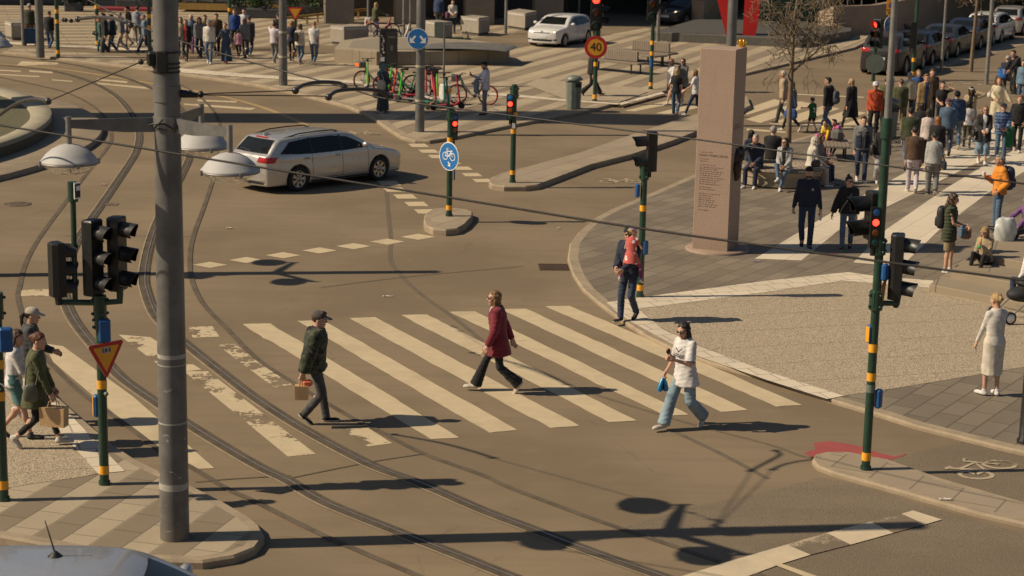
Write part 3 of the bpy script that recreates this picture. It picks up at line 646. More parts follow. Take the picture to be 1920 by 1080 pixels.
# ---- posts further off
def small_post(px, py, ytop, r, by, z, label, hd=None, **k):
    return tpole(px, py, ytop, r, by, z, label, **k)
root, P, h = tpole(961, 342, 160, .070, (323, 246), .14, 'green post with small lit red cycle signal on the long refuge')
q = lpt(P, 956, 224); head(root, (q.x, -.10, q.z), -100, 'brag', .66, .19, 'r', .0); clamp(root, (0, 0, h-.18), .075, .3); q = lpt(P, 964, 213); b = MB(); b.mat(YELL); b.box((q.x+.03, -.05, q.z), (.12, .1, .08)); b.build('yellow_box', root)
b = MB(); b.mat(WHITE); b.box((0, -.078, hgt(P, 235)), (.08, .01, .14)); b.build('sticker', root)
root, P, h = tpole(1115, 190, 62, .075, (181, 120), HF, 'green post with yellow 40 speed sign and red light lit beside the grey bin', hh=.15)
q = lpt(P, 1116, 58); head(root, (q.x, -.1, q.z), -88, 'rag', 1.30, .36, 'r', .22); head(root, (q.x+.26, .1, q.z+.2), -12, 'ag', .72, .30, '', .25); clamp(root, (0, 0, q.z-.15), .09, .35)
q = lpt(P, 1117, 88); c2 = Vector((q.x, -.12, q.z)); b = MB(); b.mat(REDP); disc(b, c2, .40, -90, .015); sg = b.build('speed_sign', root)
b = MB(); b.mat(SIGNY); disc(b, c2+Vector((0, -.016, 0)), .29, -90, .003); b.build('yellow_face', sg)
text_mesh('40', .40, BLACKP, sg, c2+Vector((0, -.022, .0)), (R(90), 0, 0))
root, P, h = tpole(1220, 167, 40, .072, (158, 100, 80), HF, 'green post with lit red light and blue strip standing right of the wooden benches', hh=.15)
q = lpt(P, 1222, 39); head(root, (q.x, -.1, q.z), -88, 'rag', 1.25, .36, 'r', .22); head(root, (q.x+.25, .1, q.z+.35), 0, 'ag', .72, .3, '', .28)
b = MB(); b.mat(BLUEP); b.cyl((0, 0, hgt(P, 125)), (0, 0, hgt(P, 110)), .078, n=16); b.build('blue_tape', root)
root, P, h = tpole(1637, 152, 92, .075, (132,), 0, 'green post with red light and round grey sign back in front of the dark SUV', hh=.16)
q = lpt(P, 1641, 90); head(root, (q.x, -.05, q.z), -140, 'rag', 1.15, .40, 'r', .25); q = lpt(P, 1640, 119); b = MB(); b.mat(SIGNBACK); disc(b, (q.x, -.10, q.z), .38, -92, .015); b.build('sign_back', root)
root, P, h = tpole(1711, 150, 0, .080, (138, 112), 0, 'tall dark green post without sign between the dark SUV and the small dark hatchback', top=7.0, hh=.16)
q = lpt(P, 1709, 90); head(root, (q.x-.12, -.05, q.z), 180, 'rag', 1.05, .34, '', .28)
for px, py, by, lab in ((109, 108, (97, 40, 21), 'thin green banded post right of the broad grey pole at the upper left'), (183, 86, (80, 31, 13), 'thin green banded post beside the group in dark jackets at the upper left'), (281, 108, (104, 51, 30), 'green banded post close to the left side of the big grey pole'), (431, 62, (18,), 'green banded post behind the crowd right of the big grey pole')):
    tpole(px, py, 0, .082, by, HF, lab, top=5.2, hh=.16)
# ---- plain grey poles
def gpole(px, py, r, z, label, top=7.6, m=GALVD, name='lamp_pole', cat='pole', rt=None):
    P = at(px, py, z); root = empty(name, P, 0, label, cat, 'plain grey poles'); b = MB(); b.mat(m); b.cyl((0, 0, -.02), (0, 0, top), r, rt or r*.9, n=18); b.build('pole', root)
    for zz in ():
        pass
    return root, P
root, P = gpole(787, 247, .145, HF, 'broad grey pole carrying the round blue sign with two white arrows', rt=.135)
for y in (124, 188): b = MB(); b.mat(M((.42, .38, .26), .7, name='old_tape')); z = hgt(P, y); b.cyl((0, 0, z-.03), (0, 0, z+.03), .149, n=18); b.build('tape', root)
q = lpt(P, 784, 72); c2 = Vector((q.x, -.17, q.z)); b = MB(); b.mat(WHITE); disc(b, c2, .325, -92, .016); sg = b.build('direction_sign', root)
c2 = c2+Vector((0, -.0165, 0)); b = MB(); b.mat(SIGNB); disc(b, c2, .305, -92, .003); b.build('blue_face', sg)
for s in (-1, 1):
    b = MB(); b.mat(WHITE); a = [(s*.085, .075), (s*.17, -.03)]; stroke(b, c2, -92, a, .062, .004, .006); flat(b, c2, -92, [(s*.245, .055), (s*.245, -.125), (s*.07, -.125)][::-s], .0045, .0065); b.build('arrow', sg)
root, P = gpole(531, 160, .16, HF, 'broad grey pole with pale tape rings at the edge of the left forecourt', rt=.13)
for y in (60, 106): b = MB(); b.mat(M((.42, .38, .26), .7, name='old_tape')); z = hgt(P, y); b.cyl((0, 0, z-.04), (0, 0, z+.04), .162, n=18); b.build('tape', root)
gpole(76, 107, .17, HF, 'broad grey pole on the pale kerb island at the upper left', rt=.15)
gpole(44, 86, .075, HF, 'thin grey pole beside the man with the blue suitcase', m=GALV)
gpole(757, 81, .07, HF, 'thin grey pole standing beside the parked white bicycle', m=GALV); gpole(769, 68, .05, HF, 'thin grey pole just behind another near the white bicycle', m=GALV); gpole(690, 60, .055, HF, 'thin pole near the woman with long blond hair at the back', m=GALV)
gpole(948, 64, .075, HF, 'thin pale grey pole right of the cubic stone block at the back', m=GALV); gpole(1233, 78, .09, HF, 'thin pale grey pole right next to the post with the blue strip', m=GALV); gpole(1085, 40, .05, HF, 'thin grey pole in the shade behind the white hatchback', m=GALV)
gpole(1364, 236, .165, 0, 'broad grey pole rising behind the square stone pillar', rt=.15, m=GALVD)
gpole(1765, 134, .06, 0, 'thin leaning grey pole at the end of the parked car row', m=GALV); gpole(1849, 158, .085, 0, 'grey pole at the right behind the woman in the cream coat', m=GALV)
# parking sign pole
P = at(1662, 127, 0); root = empty('sign_pole', P, 0, 'thin grey pole with orange parking sign and blue oval in front of the dark SUV', 'sign', 'plain grey poles'); b = MB(); b.mat(GALV); b.cyl((0, 0, 0), (0, 0, 5.6), .045, n=12); b.build('pole', root)
q = lpt(P, 1671, 0); b = MB(); b.mat(SIGNY); b.box((q.x+.02, -.08, q.z+.1), (.42, .02, 1.45)); sg = b.build('parking_sign', root)
b = MB(); b.mat(REDP); disc(b, (q.x+.02, -.092, q.z-.22), .14, -90, .006); b.build('red_ring', sg); b = MB(); b.mat(SIGNB); disc(b, (q.x+.02, -.099, q.z-.22), .10, -90, .006); b.build('blue_centre', sg)
b = MB(); b.mat(BLACKP); b.box((q.x+.02, -.093, q.z-.42), (.42, .006, .03)); b.box((q.x+.02, -.093, q.z-.52), (.28, .006, .03)); b.box((q.x+.02, -.093, q.z-.57), (.24, .006, .025)); b.build('small_print', sg)
q = lpt(P, 1667, 46); b = MB(); b.mat(WHITE); disc(b, (q.x, -.07, q.z), .35, -50, .014); sg = b.build('cycle_sign', root); b = MB(); b.mat(SIGNB); disc(b, Vector((q.x, -.07, q.z))+Vector((math.cos(R(-50)), math.sin(R(-50)), 0))*.015, .33, -50, .003); b.build('blue_face', sg)
b = MB(); b.mat(WHITE); c2 = Vector((q.x, -.07, q.z))+Vector((math.cos(R(-50)), math.sin(R(-50)), 0))*.0185
for cx, cz in ((-.1, .16), (.1, .16), (-.1, -.1), (.1, -.1)): stroke(b, c2, -50, ringp(cx, cz, .06), .035, 0, .003)
b.build('white_symbols', sg)
# street-name boards seen from the back
P = at(832, 150, HF); root = empty('street_name_post', P, 0, 'thin post with three grey green boards seen from the back behind the scooters', 'sign', 'plain grey poles'); b = MB(); b.mat(GALVD); b.cyl((0, 0, 0), (0, 0, hgt(P, 42)), .04, n=12); b.build('post', root)
for y in (46, 56, 65): q = lpt(P, 824, y); b = MB(); b.mat(SIGNBACK); b.box((q.x-.02, -.03, q.z), (.34, .02, .20), R(4)); b.build('name_board', root)
# yield sign on a far post
P = at(554, 106, HF); root = empty('yield_sign', P, 0, 'red and yellow yield sign on a low post behind the woman with the pale backpack', 'sign', 'road signs on low posts'); b = MB(); b.mat(GREEN); b.cyl((0, 0, 0), (0, 0, hgt(P, 14)), .06, n=12); b.build('post', root); bands(root, 0, 0, .06, [hgt(P, 100)], .16)
q = lpt(P, 554, 22); tri_sign(root, (q.x, -.08, q.z), -90, .66)
# ---- the big grey pole with three luminaires
POLEM = NT('grey_painted_steel'); v = POLEM.obj(); n = POLEM.noise(v, 3, 5, .6); n2 = POLEM.noise(POLEM.map(v, 0, (6, 6, .6)), 5, 4, .6); n3 = POLEM.noise(POLEM.map(v, 0, (5, 5, 9)), 1.6, 4, .6)
xyz = POLEM.sep(v)
c_ = POLEM.mix(POLEM.step(n, .35, .65), (.115, .108, .10), (.165, .157, .146)); c_ = POLEM.mix(POLEM.math('MULTIPLY', POLEM.step(n2, .55, .75), .3), c_, (.10, .09, .08))
chip = POLEM.math('MULTIPLY', POLEM.step(n3, .645, .66), POLEM.step(xyz[2], 1.3, 2.6, 1, 0)); c_ = POLEM.mix(POLEM.math('MULTIPLY', chip, .85), c_, (.42, .39, .32)); c_ = POLEM.mix(POLEM.math('MULTIPLY', POLEM.step(xyz[2], 0, .35, 1, 0), .5), c_, (.14, .11, .08))
POLEM = POLEM.done(c_, .5, .15)
LAMPW = M((.40, .385, .37), .6, 0, .05, 3, name='lamp_shade_enamel')
gl = NT('clear_glass'); gl.b.inputs['Transmission Weight'].default_value = .96; gl.b.inputs['IOR'].default_value = 1.12; gl.b.inputs['Alpha'].default_value = .42; GLASS = gl.done((.95, .93, .88), .04)
def big_pole(P, label, zarm, azs=(198, 318, 79), Rarm=1.12, detail=True):
    root = empty('lamp_post', P, 0, label, 'lamp post', 'tall grey lamp posts')
    b = MB(); b.mat(POLEM); b.tube([(0, 0, z) for z in (-.02, .02, 2, 4, 6, 7.75)], [.178, .176, .170, .158, .146, .138], 28); b.lathe([(.14, 7.75), (.0, 7.80)], (0, 0, 0), 28); b.build('pole', root)
    for z, rr, hh in ((zarm, .166, .14),):
        b = MB(); b.mat(GALV); b.cyl((0, 0, z-hh/2), (0, 0, z+hh/2), rr, n=24); b.build('arm_collar', root)
    for az in azs:
        d = Vector((math.cos(R(az)), math.sin(R(az)), 0)); u = Vector((-d.y, d.x, 0)); E_ = d*Rarm
        b = MB(); b.mat(GALVD); V = []
        for s in (-1, 1):
            for q_, z0, z1 in ((.155, -.11, .06), (.5, -.105, .055), (Rarm-.02, -.045, .05)): V += [d*q_+u*.012*s+Vector((0, 0, zarm+z0)), d*q_+u*.012*s+Vector((0, 0, zarm+z1))]
        b.add(V, [(0, 1, 3, 2)[::-1], (2, 3, 5, 4)[::-1], (6, 7, 9, 8), (8, 9, 11, 10), (1, 7, 9, 3)[::-1], (3, 9, 11, 5)[::-1], (0, 6, 8, 2), (2, 8, 10, 4), (4, 5, 11, 10)], False)
        a = b.build('lamp_arm', root)
        b = MB(); b.mat(GALV); b.cyl(E_+Vector((0, 0, zarm-.22)), E_+Vector((0, 0, zarm+.085)), .033, n=14); b.build('hanger', a)
        zl = zarm-.43
        b = MB(); b.mat(LAMPW); b.lathe([(.0, .205), (.05, .203), (.12, .186), (.20, .145), (.27, .085), (.315, .025), (.33, .012), (.33, -.005), (.315, -.012), (.30, .01), (.2, .11), (.0, .17)], E_+Vector((0, 0, zl)), 36); lamp = b.build('lamp_shade', root)
        b = MB(); b.mat(GALV); b.lathe([(.332, -.022), (.336, -.018), (.336, -.006), (.332, -.002)], E_+Vector((0, 0, zl)), 36)
        for k in range(4):
            an = k*math.pi/2+.5; c = E_+Vector((.338*math.cos(an), .338*math.sin(an), zl-.012)); b.box(c, (.03, .03, .055), an)
        b.build('clip_ring', lamp)
        b = MB(); b.mat(GLASS); b.lathe([(.31, -.014), (.285, -.055), (.22, -.105), (.12, -.14), (.0, -.15)], E_+Vector((0, 0, zl)), 32); b.build('glass_bowl', lamp)
        b = MB(); b.mat(GALV); b.cyl(E_+Vector((0, 0, zl+.02)), E_+Vector((0, 0, zl+.16)), .05, .07); b.build('bulb_holder', lamp)
    return root
P = at(328, 1008, .11); zA = hgt(P, 229)
bp = big_pole(P, 'big scarred grey steel pole with three saucer lamps in the left foreground', zA)
TAPE = M((.36, .335, .29), .6, 0, .2, 9, name='torn_tape')
for y0, y1 in ((661, 672), (680, 690), (722, 726), (788, 791), (902, 914)):
    z0, z1 = hgt(P, y1), hgt(P, y0); b = MB(); b.mat(TAPE); b.cyl((0, 0, z0), (0, 0, z1), .1785-.0045*z0, n=28); b.build('tape', bp)
for y in (97, 118, 126, 134, 166, 188):
    z0 = hgt(P, y); b = MB(); b.mat(WIRE); b.cyl((0, 0, z0-.010), (0, 0, z0+.010), .166-.0012*z0, n=28); b.build('steel_strap', bp)
z0 = hgt(P, 110); b = MB(); b.mat(BLACKP); b.box((-.16, -.06, z0), (.10, .14, .16), .3, .02); b.box((-.02, -.165, z0-.02), (.12, .06, .24), 0, .01); b.build('wire_bracket', bp)
z0 = hgt(P, 175); b = MB(); b.mat(POLEM); b.cyl((0, 0, z0-.09), (0, 0, z0+.09), .161, n=28); b.mat(BLACKP); b.tube([(.16, 0, z0), (.36, .0, z0-.02)], [.05, .025], 10); b.build('wire_collar', bp)
b = MB(); b.mat(BLACKP); b.tube([(-.20, -.09, zA-.03), (-.12, -.14, zA-.0), (.0, -.18, zA+.0), (.10, -.17, zA-.06), (.18, -.12, zA+.02)], .010, 8); b.tube([(-.02, -.19, zA+.05), (-.12, -.15, zA-.05), (.03, -.185, zA-.07)], .010, 8); b.build('cable_tie', bp)
z0 = hgt(P, 640); b = MB(); b.mat(M((.62, .60, .56), .6, name='chalk_scribble'))
# second post of the same kind: stands just outside the left edge, its lamps' shadow falls across the road
big_pole(Vector((-10.75, 37.25, 0)), 'tall grey lamp post just beyond the left edge whose shadow lies across the road', zA, (198, 318, 79))
# ---- overhead wires
def wire(px, r, label, n=24):
    """px: (x, y, depth Y) points along the wire"""
    pts = spline([D(*p) for p in px], n); b = MB(); b.mat(WIRE); b.tube(pts, r, 6); return tag(b.build('overhead_wire'), label, 'wire', 'overhead wires')
wire([(-120, 215, 21.8), (310, 285, 20.8), (840, 370, 19.5), (1200, 428, 18.6), (1650, 490, 17.5), (2040, 541, 16.6)], .0125, 'thick black overhead wire running straight across the whole picture')
wire([(100, -32, 30), (165, 0, 29.5), (290, 60, 28.5), (480, 119, 27), (645, 163, 26), (730, 186, 25.3), (960, 217, 24), (1310, 262, 22.5), (1655, 310, 21), (2000, 355, 20)], .0105, 'thin overhead wire passing behind the big grey pole and down to the right')
def link(px, label, rods, r=.008):
    pts = [D(*p) for p in px]; root = empty('span_wire', pts[0], 0, label, 'wire', 'overhead wires')
    o = pts[0]; b = MB(); b.mat(WIRE); b.tube([p-o for p in pts], r, 6); b.build('cable', root)
    for rp in rods:
        q = spline([D(*p)-o for p in rp], 6); b = MB(); b.mat(INS); b.tube(q, .026, 8)
        for e in (q[0], q[-1]): b.ball(e, .05, 8)
        b.build('insulator_rod', root)
    b = MB(); b.mat(WIRE)
    p = pts[0]-o; q = pts[1]-o
    for f in (.08, .30, .9):
        c = p.lerp(q, f); b.ball(c, .036, 8)
    b.build('shackle', root); return root
link([(287, 106, 22.4), (262, 117, 22.8), (95, 188, 25), (84, 188, 25.2)], 'taut span wire left of the big grey pole with a curved insulator', [[(90, 190, 25.1), (60, 186, 25.4), (28, 196, 25.8), (-10, 222, 26.2)]])
link([(345, 174, 22.3), (380, 176, 22.6), (540, 170, 24.5), (552, 170, 24.7)], 'upper span wire right of the big grey pole with curved insulator', [[(554, 170, 24.7), (568, 160, 24.9), (600, 154, 25.2), (636, 156, 25.5), (645, 163, 25.7)]])
link([(345, 176, 22.2), (380, 178, 22.5), (596, 180, 24.6), (614, 181, 24.8)], 'lower span wire right of the big grey pole with curved insulator', [[(616, 182, 24.8), (632, 171, 25), (670, 167, 25.2), (710, 170, 25.3), (732, 182, 25.4)]])
link([(118, 37, 31), (135, 39, 30.8), (140, 40, 30.7), (146, 36, 30.6)], 'short shackle with long curved insulator above the crowd at the upper left', [[(146, 36, 30.6), (180, 32, 30.2), (215, 35, 29.6), (245, 47, 29)]], .006)
link([(176, 62, 33), (182, 64, 32.5), (222, 85, 31), (262, 103, 30)], 'thin stay wire crossing in front of the group in dark jackets', [], .006)
# ---- square stone memorial pillar
t = NT('red_granite'); v = t.obj(); a = t.noise(v, 45, 2, .7); n = t.noise(v, 1.2, 4, .6)
c_ = t.mix(t.step(a, .35, .65), (.275, .185, .138), (.41, .295, .222)); c_ = t.mix(t.math('MULTIPLY', t.step(n, .4, .7), .25), c_, (.25, .18, .125)); c_ = t.mix(t.math('MULTIPLY', t.step(t.noise(t.map(v, 0, (5, 5, .5)), 2, 4), .55, .75), .22), c_, (.20, .145, .10)); c_ = t.mix(t.math('MULTIPLY', t.step(t.sep(v)[2], .0, .5, 1, 0), .35), c_, (.17, .125, .085)); GRAN = t.done(c_, .7)
P = at(1333, 476, HP); hc = hgt(at(1298, 476, HP), 97)
root = empty('memorial_pillar', P+Vector((.14, .50, 0)), R(-23), 'tall square red granite pillar with engraved lines of writing', 'monument')
b = MB(); b.mat(GRAN); b.box((0, 0, hc/2+.05), (.80, .80, hc-.1+.1), 0, .012); b.build('shaft', root)
b = MB(); b.mat(GRAN); b.lathe([(.70, -.03), (.70, .04), (.67, .06), (.0, .062)], (.05, .0, 0), 40); b.build('round_base', root)
ENG = M((.225, .155, .115), .8, name='engraving'); fy = -.4015
def eng(b, x0, x1, z, h=.012):
    x = x0
    while x < x1:
        w_ = random.uniform(.018, .07); 
        if x+w_ > x1: w_ = x1-x
        k = x
        while k < x+w_-.006: b.box((k+.0035, fy, z+random.uniform(-.002, .002)), (.006, .004, h*random.uniform(.7, 1.1))); k += .0115
        x += w_+.018
text_mesh('JOHAN TOBIAS SERGEL', .062, ENG, root, (0.0, fy-.001, hgt(P, 294)), (R(90), 0, 0), 'inscription')
b = MB(); b.mat(ENG)
for y, x1 in ((288, -.02), (301, -.10), (305, -.12), (312, .06), (316.5, .22), (320, .10), (324, .22), (328, .20), (332, .14), (336, .26), (340, .16), (344, .10), (348, .18), (354, -.02), (358, .05), (366, .20), (370, .0), (374, -.02), (378, .06), (382, .04), (386, .12), (390, .08), (397, -.06)): eng(b, -.30, x1, hgt(P, y), .02)
b.build('engraved_lines', root)
text_mesh('SERGEL', .17, ENG, root, (.4015, -.06, hgt(P, 240)), (R(90), 0, R(90)), 'inscription')
BRON = M((.055, .035, .022), .5, .6, .35, 7, .5, name='dark_bronze')
b = MB(); b.mat(BRON); z0 = hgt(P, 312)
b.ball((.40, -.02, z0+.10), .25, 18, (.5, .8, 1.05)); b.ball((.43, .16, z0+.22), .16, 12, (.6, .8, 1)); b.ball((.45, -.14, z0-.05), .15, 12, (.7, .8, 1.1)); b.ball((.41, .0, z0-.24), .17, 12, (.5, 1, .7)); b.ball((.50, -.06, z0+.16), .08, 8, (1, .8, 1)); b.build('bronze_head', root)
b = MB(); b.mat(M((.75, .42, .05), .25, .8, name='gilded_metal')); 
q = Vector((.30, .34, hc+.05)); b.ball(q+Vector((0, 0, .05)), .07, 10)
for k in range(7): a = k*.9; b.tube([q+Vector((.06*math.cos(a), .06*math.sin(a), .03)), q+Vector((.10*math.cos(a), .10*math.sin(a), .11)), q+Vector((.05*math.cos(a), .05*math.sin(a), .17))], [.02, .022, .006], 6)
b.build('gilded_finial', root)
# ---- benches
WOOD = NT('weathered_slats'); v = WOOD.obj(); x_ = WOOD.sep(v); WOODC = WOOD.mix(WOOD.noise(WOOD.map(v, 0, (9, 2, 2)), 2, 5), (.15, .115, .085), (.27, .215, .16)); WOODC = WOOD.mix(WOOD.math('LESS_THAN', WOOD.math('FRACT', WOOD.math('MULTIPLY', x_[0], 9)), .14), WOODC, (.05, .038, .03)); WOOD = WOOD.done(WOODC, .8)
def bench(px, py, px2, py2, b0, b1, z, label, back=True, depth=.85):
    A, B_ = at(px, py, z), at(px2, py2, z); d = B_-A; Ln = d.length; a = math.atan2(d.y, d.x); root = empty('bench', A, a, label, 'bench', 'slatted wooden benches')
    b = MB(); b.mat(WOOD); b.box((Ln/2, depth/2, .43), (Ln, depth, .07), 0, .012); b.build('seat', root)
    if back: b = MB(); b.mat(WOOD); b.box((Ln*(b0+b1)/2, depth*.55, .47+.21), (Ln*(b1-b0), .09, .40), 0, .012); b.build('backrest', root)
    for f in (.14, .86):
        for s in (.12, .88): b = MB(); b.mat(WIRE); b.box((Ln*f, depth*s, .20), (.05, .05, .40)); b.build('leg', root)
    return root
bench(1087, 130, 1196, 141, .30, .88, HF, 'wooden slatted bench with long low backrest, nearest the grey bin'); bench(1152, 113, 1252, 122, .22, .92, HF, 'wooden slatted bench with backrest, furthest of those by the speed sign'); bench(1187, 121, 1226, 126, 0, 0, HF, 'short backless slatted bench between two longer benches', False, .8)
# ---- concrete seat blocks
BLK = M((.285, .245, .195), .75, 0, .12, 3, .15, name='concrete'); BLKD = M((.09, .08, .07), .8, name='block_plinth'); PALE = M((.48, .45, .40), .6, name='pale_strip')
def block(pts, hb, label, z=HF):
    """pts: ground pixels of front-left, front-middle corner, right corner"""
    A, B_, C_ = [at(*p, z) for p in pts]; Dd = A+(C_-B_)
    b = MB(); b.mat(BLK); root = empty('concrete_block', (A+C_)/2, 0, label, 'stone block', 'concrete seat blocks'); o = (A+C_)/2
    q = [(p-o) for p in (A, B_, C_, Dd)]; b.prism([(p.x, p.y) for p in q], .14, hb, .02); b.build('body', root)
    b = MB(); b.mat(BLKD); b.prism([(p.x*.9, p.y*.9) for p in q], 0, .14); b.build('plinth', root)
    b = MB(); b.mat(PALE)
    for a, c in ((q[0], q[1]), (q[1], q[2])):
        m = a.lerp(c, .07); n = a.lerp(c, .93); out = Vector((c.y-a.y, a.x-c.x, 0)).normalized()
        if out.dot((a+c)/2) < 0: out = -out
        b.add([m+out*.004+Vector((0, 0, hb-.14)), n+out*.004+Vector((0, 0, hb-.14)), n+out*.004+Vector((0, 0, hb-.07)), m+out*.004+Vector((0, 0, hb-.07))], [(0, 1, 2, 3)], False)
    b.build('pale_inlay', root)
block([(619, 83), (645, 86), (691, 84)], .86, 'grey concrete block with pale inlay left of the black cabinet'); block([(797, 72), (824, 76), (848, 75)], .86, 'concrete block behind the round arrow sign'); block([(863, 64), (897, 68), (918, 65)], .88, 'concrete cube left of a thin pole in front of the shaded doorway'); block([(950, 53), (984, 58), (1006, 53)], .88, 'concrete block just left of the white hatchback'); block([(10, 72), (22, 76), (70, 76)], .80, 'concrete block behind the man with the blue suitcase'); block([(232, 72), (250, 78), (288, 80)], .8, 'concrete block half hidden behind the left side of the big grey pole')
# ---- low wall round the bed, black cabinet, bins
WALLS = mat_pave((.33, .27, .19), (.37, .30, .215), R(2), 1, .5, 1.6, .6, .012, .06, 'limestone_blocks', False, .6)
poly = gp([(627, 117), (706, 123), (830, 122), (955, 118), (940, 109), (890, 100), (780, 94), (690, 94), (640, 101)], HF)
root = empty('low_wall', Vector((0, 0, 0)), 0, 'low pale limestone retaining wall behind the bicycles and scooters', 'wall')
b = MB(); b.mat(WALLS); b.prism([(p.x, p.y) for p in poly], HF-.02, HF+.58, .015); b.build('wall', root)
b = MB(); b.mat(M((.24, .20, .15), .8, name='bed_paving')); cx = sum(p.x for p in poly)/9; cy = sum(p.y for p in poly)/9; b.prism([(cx+(p.x-cx)*.84, cy+(p.y-cy)*.78) for p in poly], HF+.56, HF+.60); b.build('bed', root)
b = MB(); b.mat(GALV); q = G(862, 92, HF+.6); V = []
for i in range(13):
    a = math.pi*i/12; V += [(q.x-1.9*math.cos(a), q.y-.8, HF+.585+.10*math.sin(a)), (q.x-1.9*math.cos(a)+.5, q.y+1.4, HF+.61+.16*math.sin(a))]
b.add(V, [(2*i, 2*i+1, 2*i+3, 2*i+2) for i in range(12)]); b.add([(x, y, z-.02) for x, y, z in V], [(2*i, 2*i+2, 2*i+3, 2*i+1) for i in range(12)]); b.build('curved_skylight', root)
P = at(728, 126, HF); root = empty('advertising_cabinet', P, R(6), 'black street cabinet with a white stickered side behind the scooters', 'cabinet'); hb = hgt(P, 54)
b = MB(); b.mat(BLACKP); b.box((0, 0, hb/2), (.72, .6, hb), 0, .03); b.build('body', root); b = MB(); b.mat(M((.04, .037, .035), .5, name='cabinet_panel')); b.box((.12, -.305, hb*.52), (.44, .012, hb*.86)); dd = b.build('door', root)
b = MB(); b.mat(GALVD); b.box((.12, -.315, hb*.80), (.30, .02, .07)); b.box((.12, -.315, hb*.52), (.10, .02, .20)); b.build('lock_plate', dd)
b = MB(); b.mat(WHITE); sr = random.Random(4)
for i in range(16): b.box((-.25+sr.uniform(-.08, .06), -.306, hb*(.18+.044*i)), (sr.uniform(.02, .09), .008, sr.uniform(.02, .06)))
b.box((-.25, -.306, hb*.22), (.16, .010, .16)); b.build('stickers', root)
def bin_(px, py, ytop, r, z, label, m):
    P = at(px, py, z); h = hgt(P, ytop); root = empty('litter_bin', P, 0, label, 'bin'); b = MB(); b.mat(m); b.lathe([(r*.86, 0), (r*.9, .05), (r, h*.75), (r, h*.80)], (0, 0, 0), 10, smooth=False); b.lathe([(r*.72, h*.80), (r*.72, h*.86)], (0, 0, 0), 10); b.build('body', root)
    b = MB(); b.mat(m); b.lathe([(r*1.08, h*.86), (r*1.1, h*.90), (r*.8, h*.97), (r*.35, h), (.0, h)], (0, 0, 0), 20); b.build('domed_lid', root)
    b = MB(); b.mat(BLACKP); b.box((r*.5, -r*.78, h*.72), (r*.8, .05, h*.12), .5); b.build('opening', root)
BINM = M((.165, .18, .15), .5, .2, .15, 5, name='grey_green_steel'); bin_(1075, 204, 141, .27, HF, 'grey green litter bin with domed lid by the far kerb', BINM); bin_(1664, 258, 182, .30, HP, 'grey litter bin half hidden by the crowd behind the tall signal post', M((.20, .19, .17), .5, .3, .1, 5, name='grey_steel'))
P = at(1918, 830, HP); root = empty('bollard', P, 0, 'dark bollard cut by the right edge of the picture', 'bollard'); b = MB(); b.mat(BLACKP); b.lathe([(.12, 0), (.12, .05), (.095, .08), (.095, 1.25), (.11, 1.28), (.11, 1.33), (.07, 1.40), (0, 1.41)], (0.03, 0, 0), 18); b.build('post', root)
# ---- round raised bed at the left edge
def circ(a, b_, c):
    ax, ay, bx_, by, cx_, cy_ = a.x, a.y, b_.x, b_.y, c.x, c.y; d = 2*(ax*(by-cy_)+bx_*(cy_-ay)+cx_*(ay-by))
    ux = ((ax*ax+ay*ay)*(by-cy_)+(bx_*bx_+by*by)*(cy_-ay)+(cx_*cx_+cy_*cy_)*(ay-by))/d; uy = ((ax*ax+ay*ay)*(cx_-bx_)+(bx_*bx_+by*by)*(ax-cx_)+(cx_*cx_+cy_*cy_)*(bx_-ax))/d
    return Vector((ux, uy, 0)), math.hypot(ax-ux, ay-uy)
hw = .55; C0, R0 = circ(G(2, 162, hw), G(98, 212, hw), G(2, 268, hw))
C1, R1 = circ(G(120, 190, .15), G(164, 240, .15), G(0, 298, .15)); C1, R1 = C0, max(R0+1.5, (G(160, 240, .15)-C0).to_2d().length)
BED = M((.28, .245, .175), .8, 0, .15, 3, .2, name='stone_rim'); OLIVE = M((.105, .095, .05), .9, 0, .35, 12, .5, name='olive_gravel')
b = MB(); b.mat(KERB); b.lathe([(R1, 0), (R1, .13), (R1-.04, .15), (R0-.2, .15), (0, .15)], (C0.x, C0.y, 0), 120); tag(b.build('round_pavement'), kind='structure')
root = empty('round_planter', C0, 0, 'large round raised stone bed filled with olive gravel at the left edge', 'planter')
b = MB(); b.mat(BED); b.lathe([(R0, .1), (R0, hw-.03), (R0-.03, hw), (R0-.62, hw-.05), (R0-.66, hw-.13)], (0, 0, 0), 120); b.build('stone_rim', root); b = MB(); b.mat(OLIVE); b.lathe([(.0, hw-.10), (R0-.64, hw-.12)], (0, 0, 0), 60); b.build('gravel_fill', root)
b = MB(); b.mat(M((.07, .06, .04), .8, name='dark_side')); b.lathe([(R0+.012, .151), (R0+.012, hw-.12)], (0, 0, 0), 120); b.build('dark_band', root)  # darker tone round the outer side, below the rim
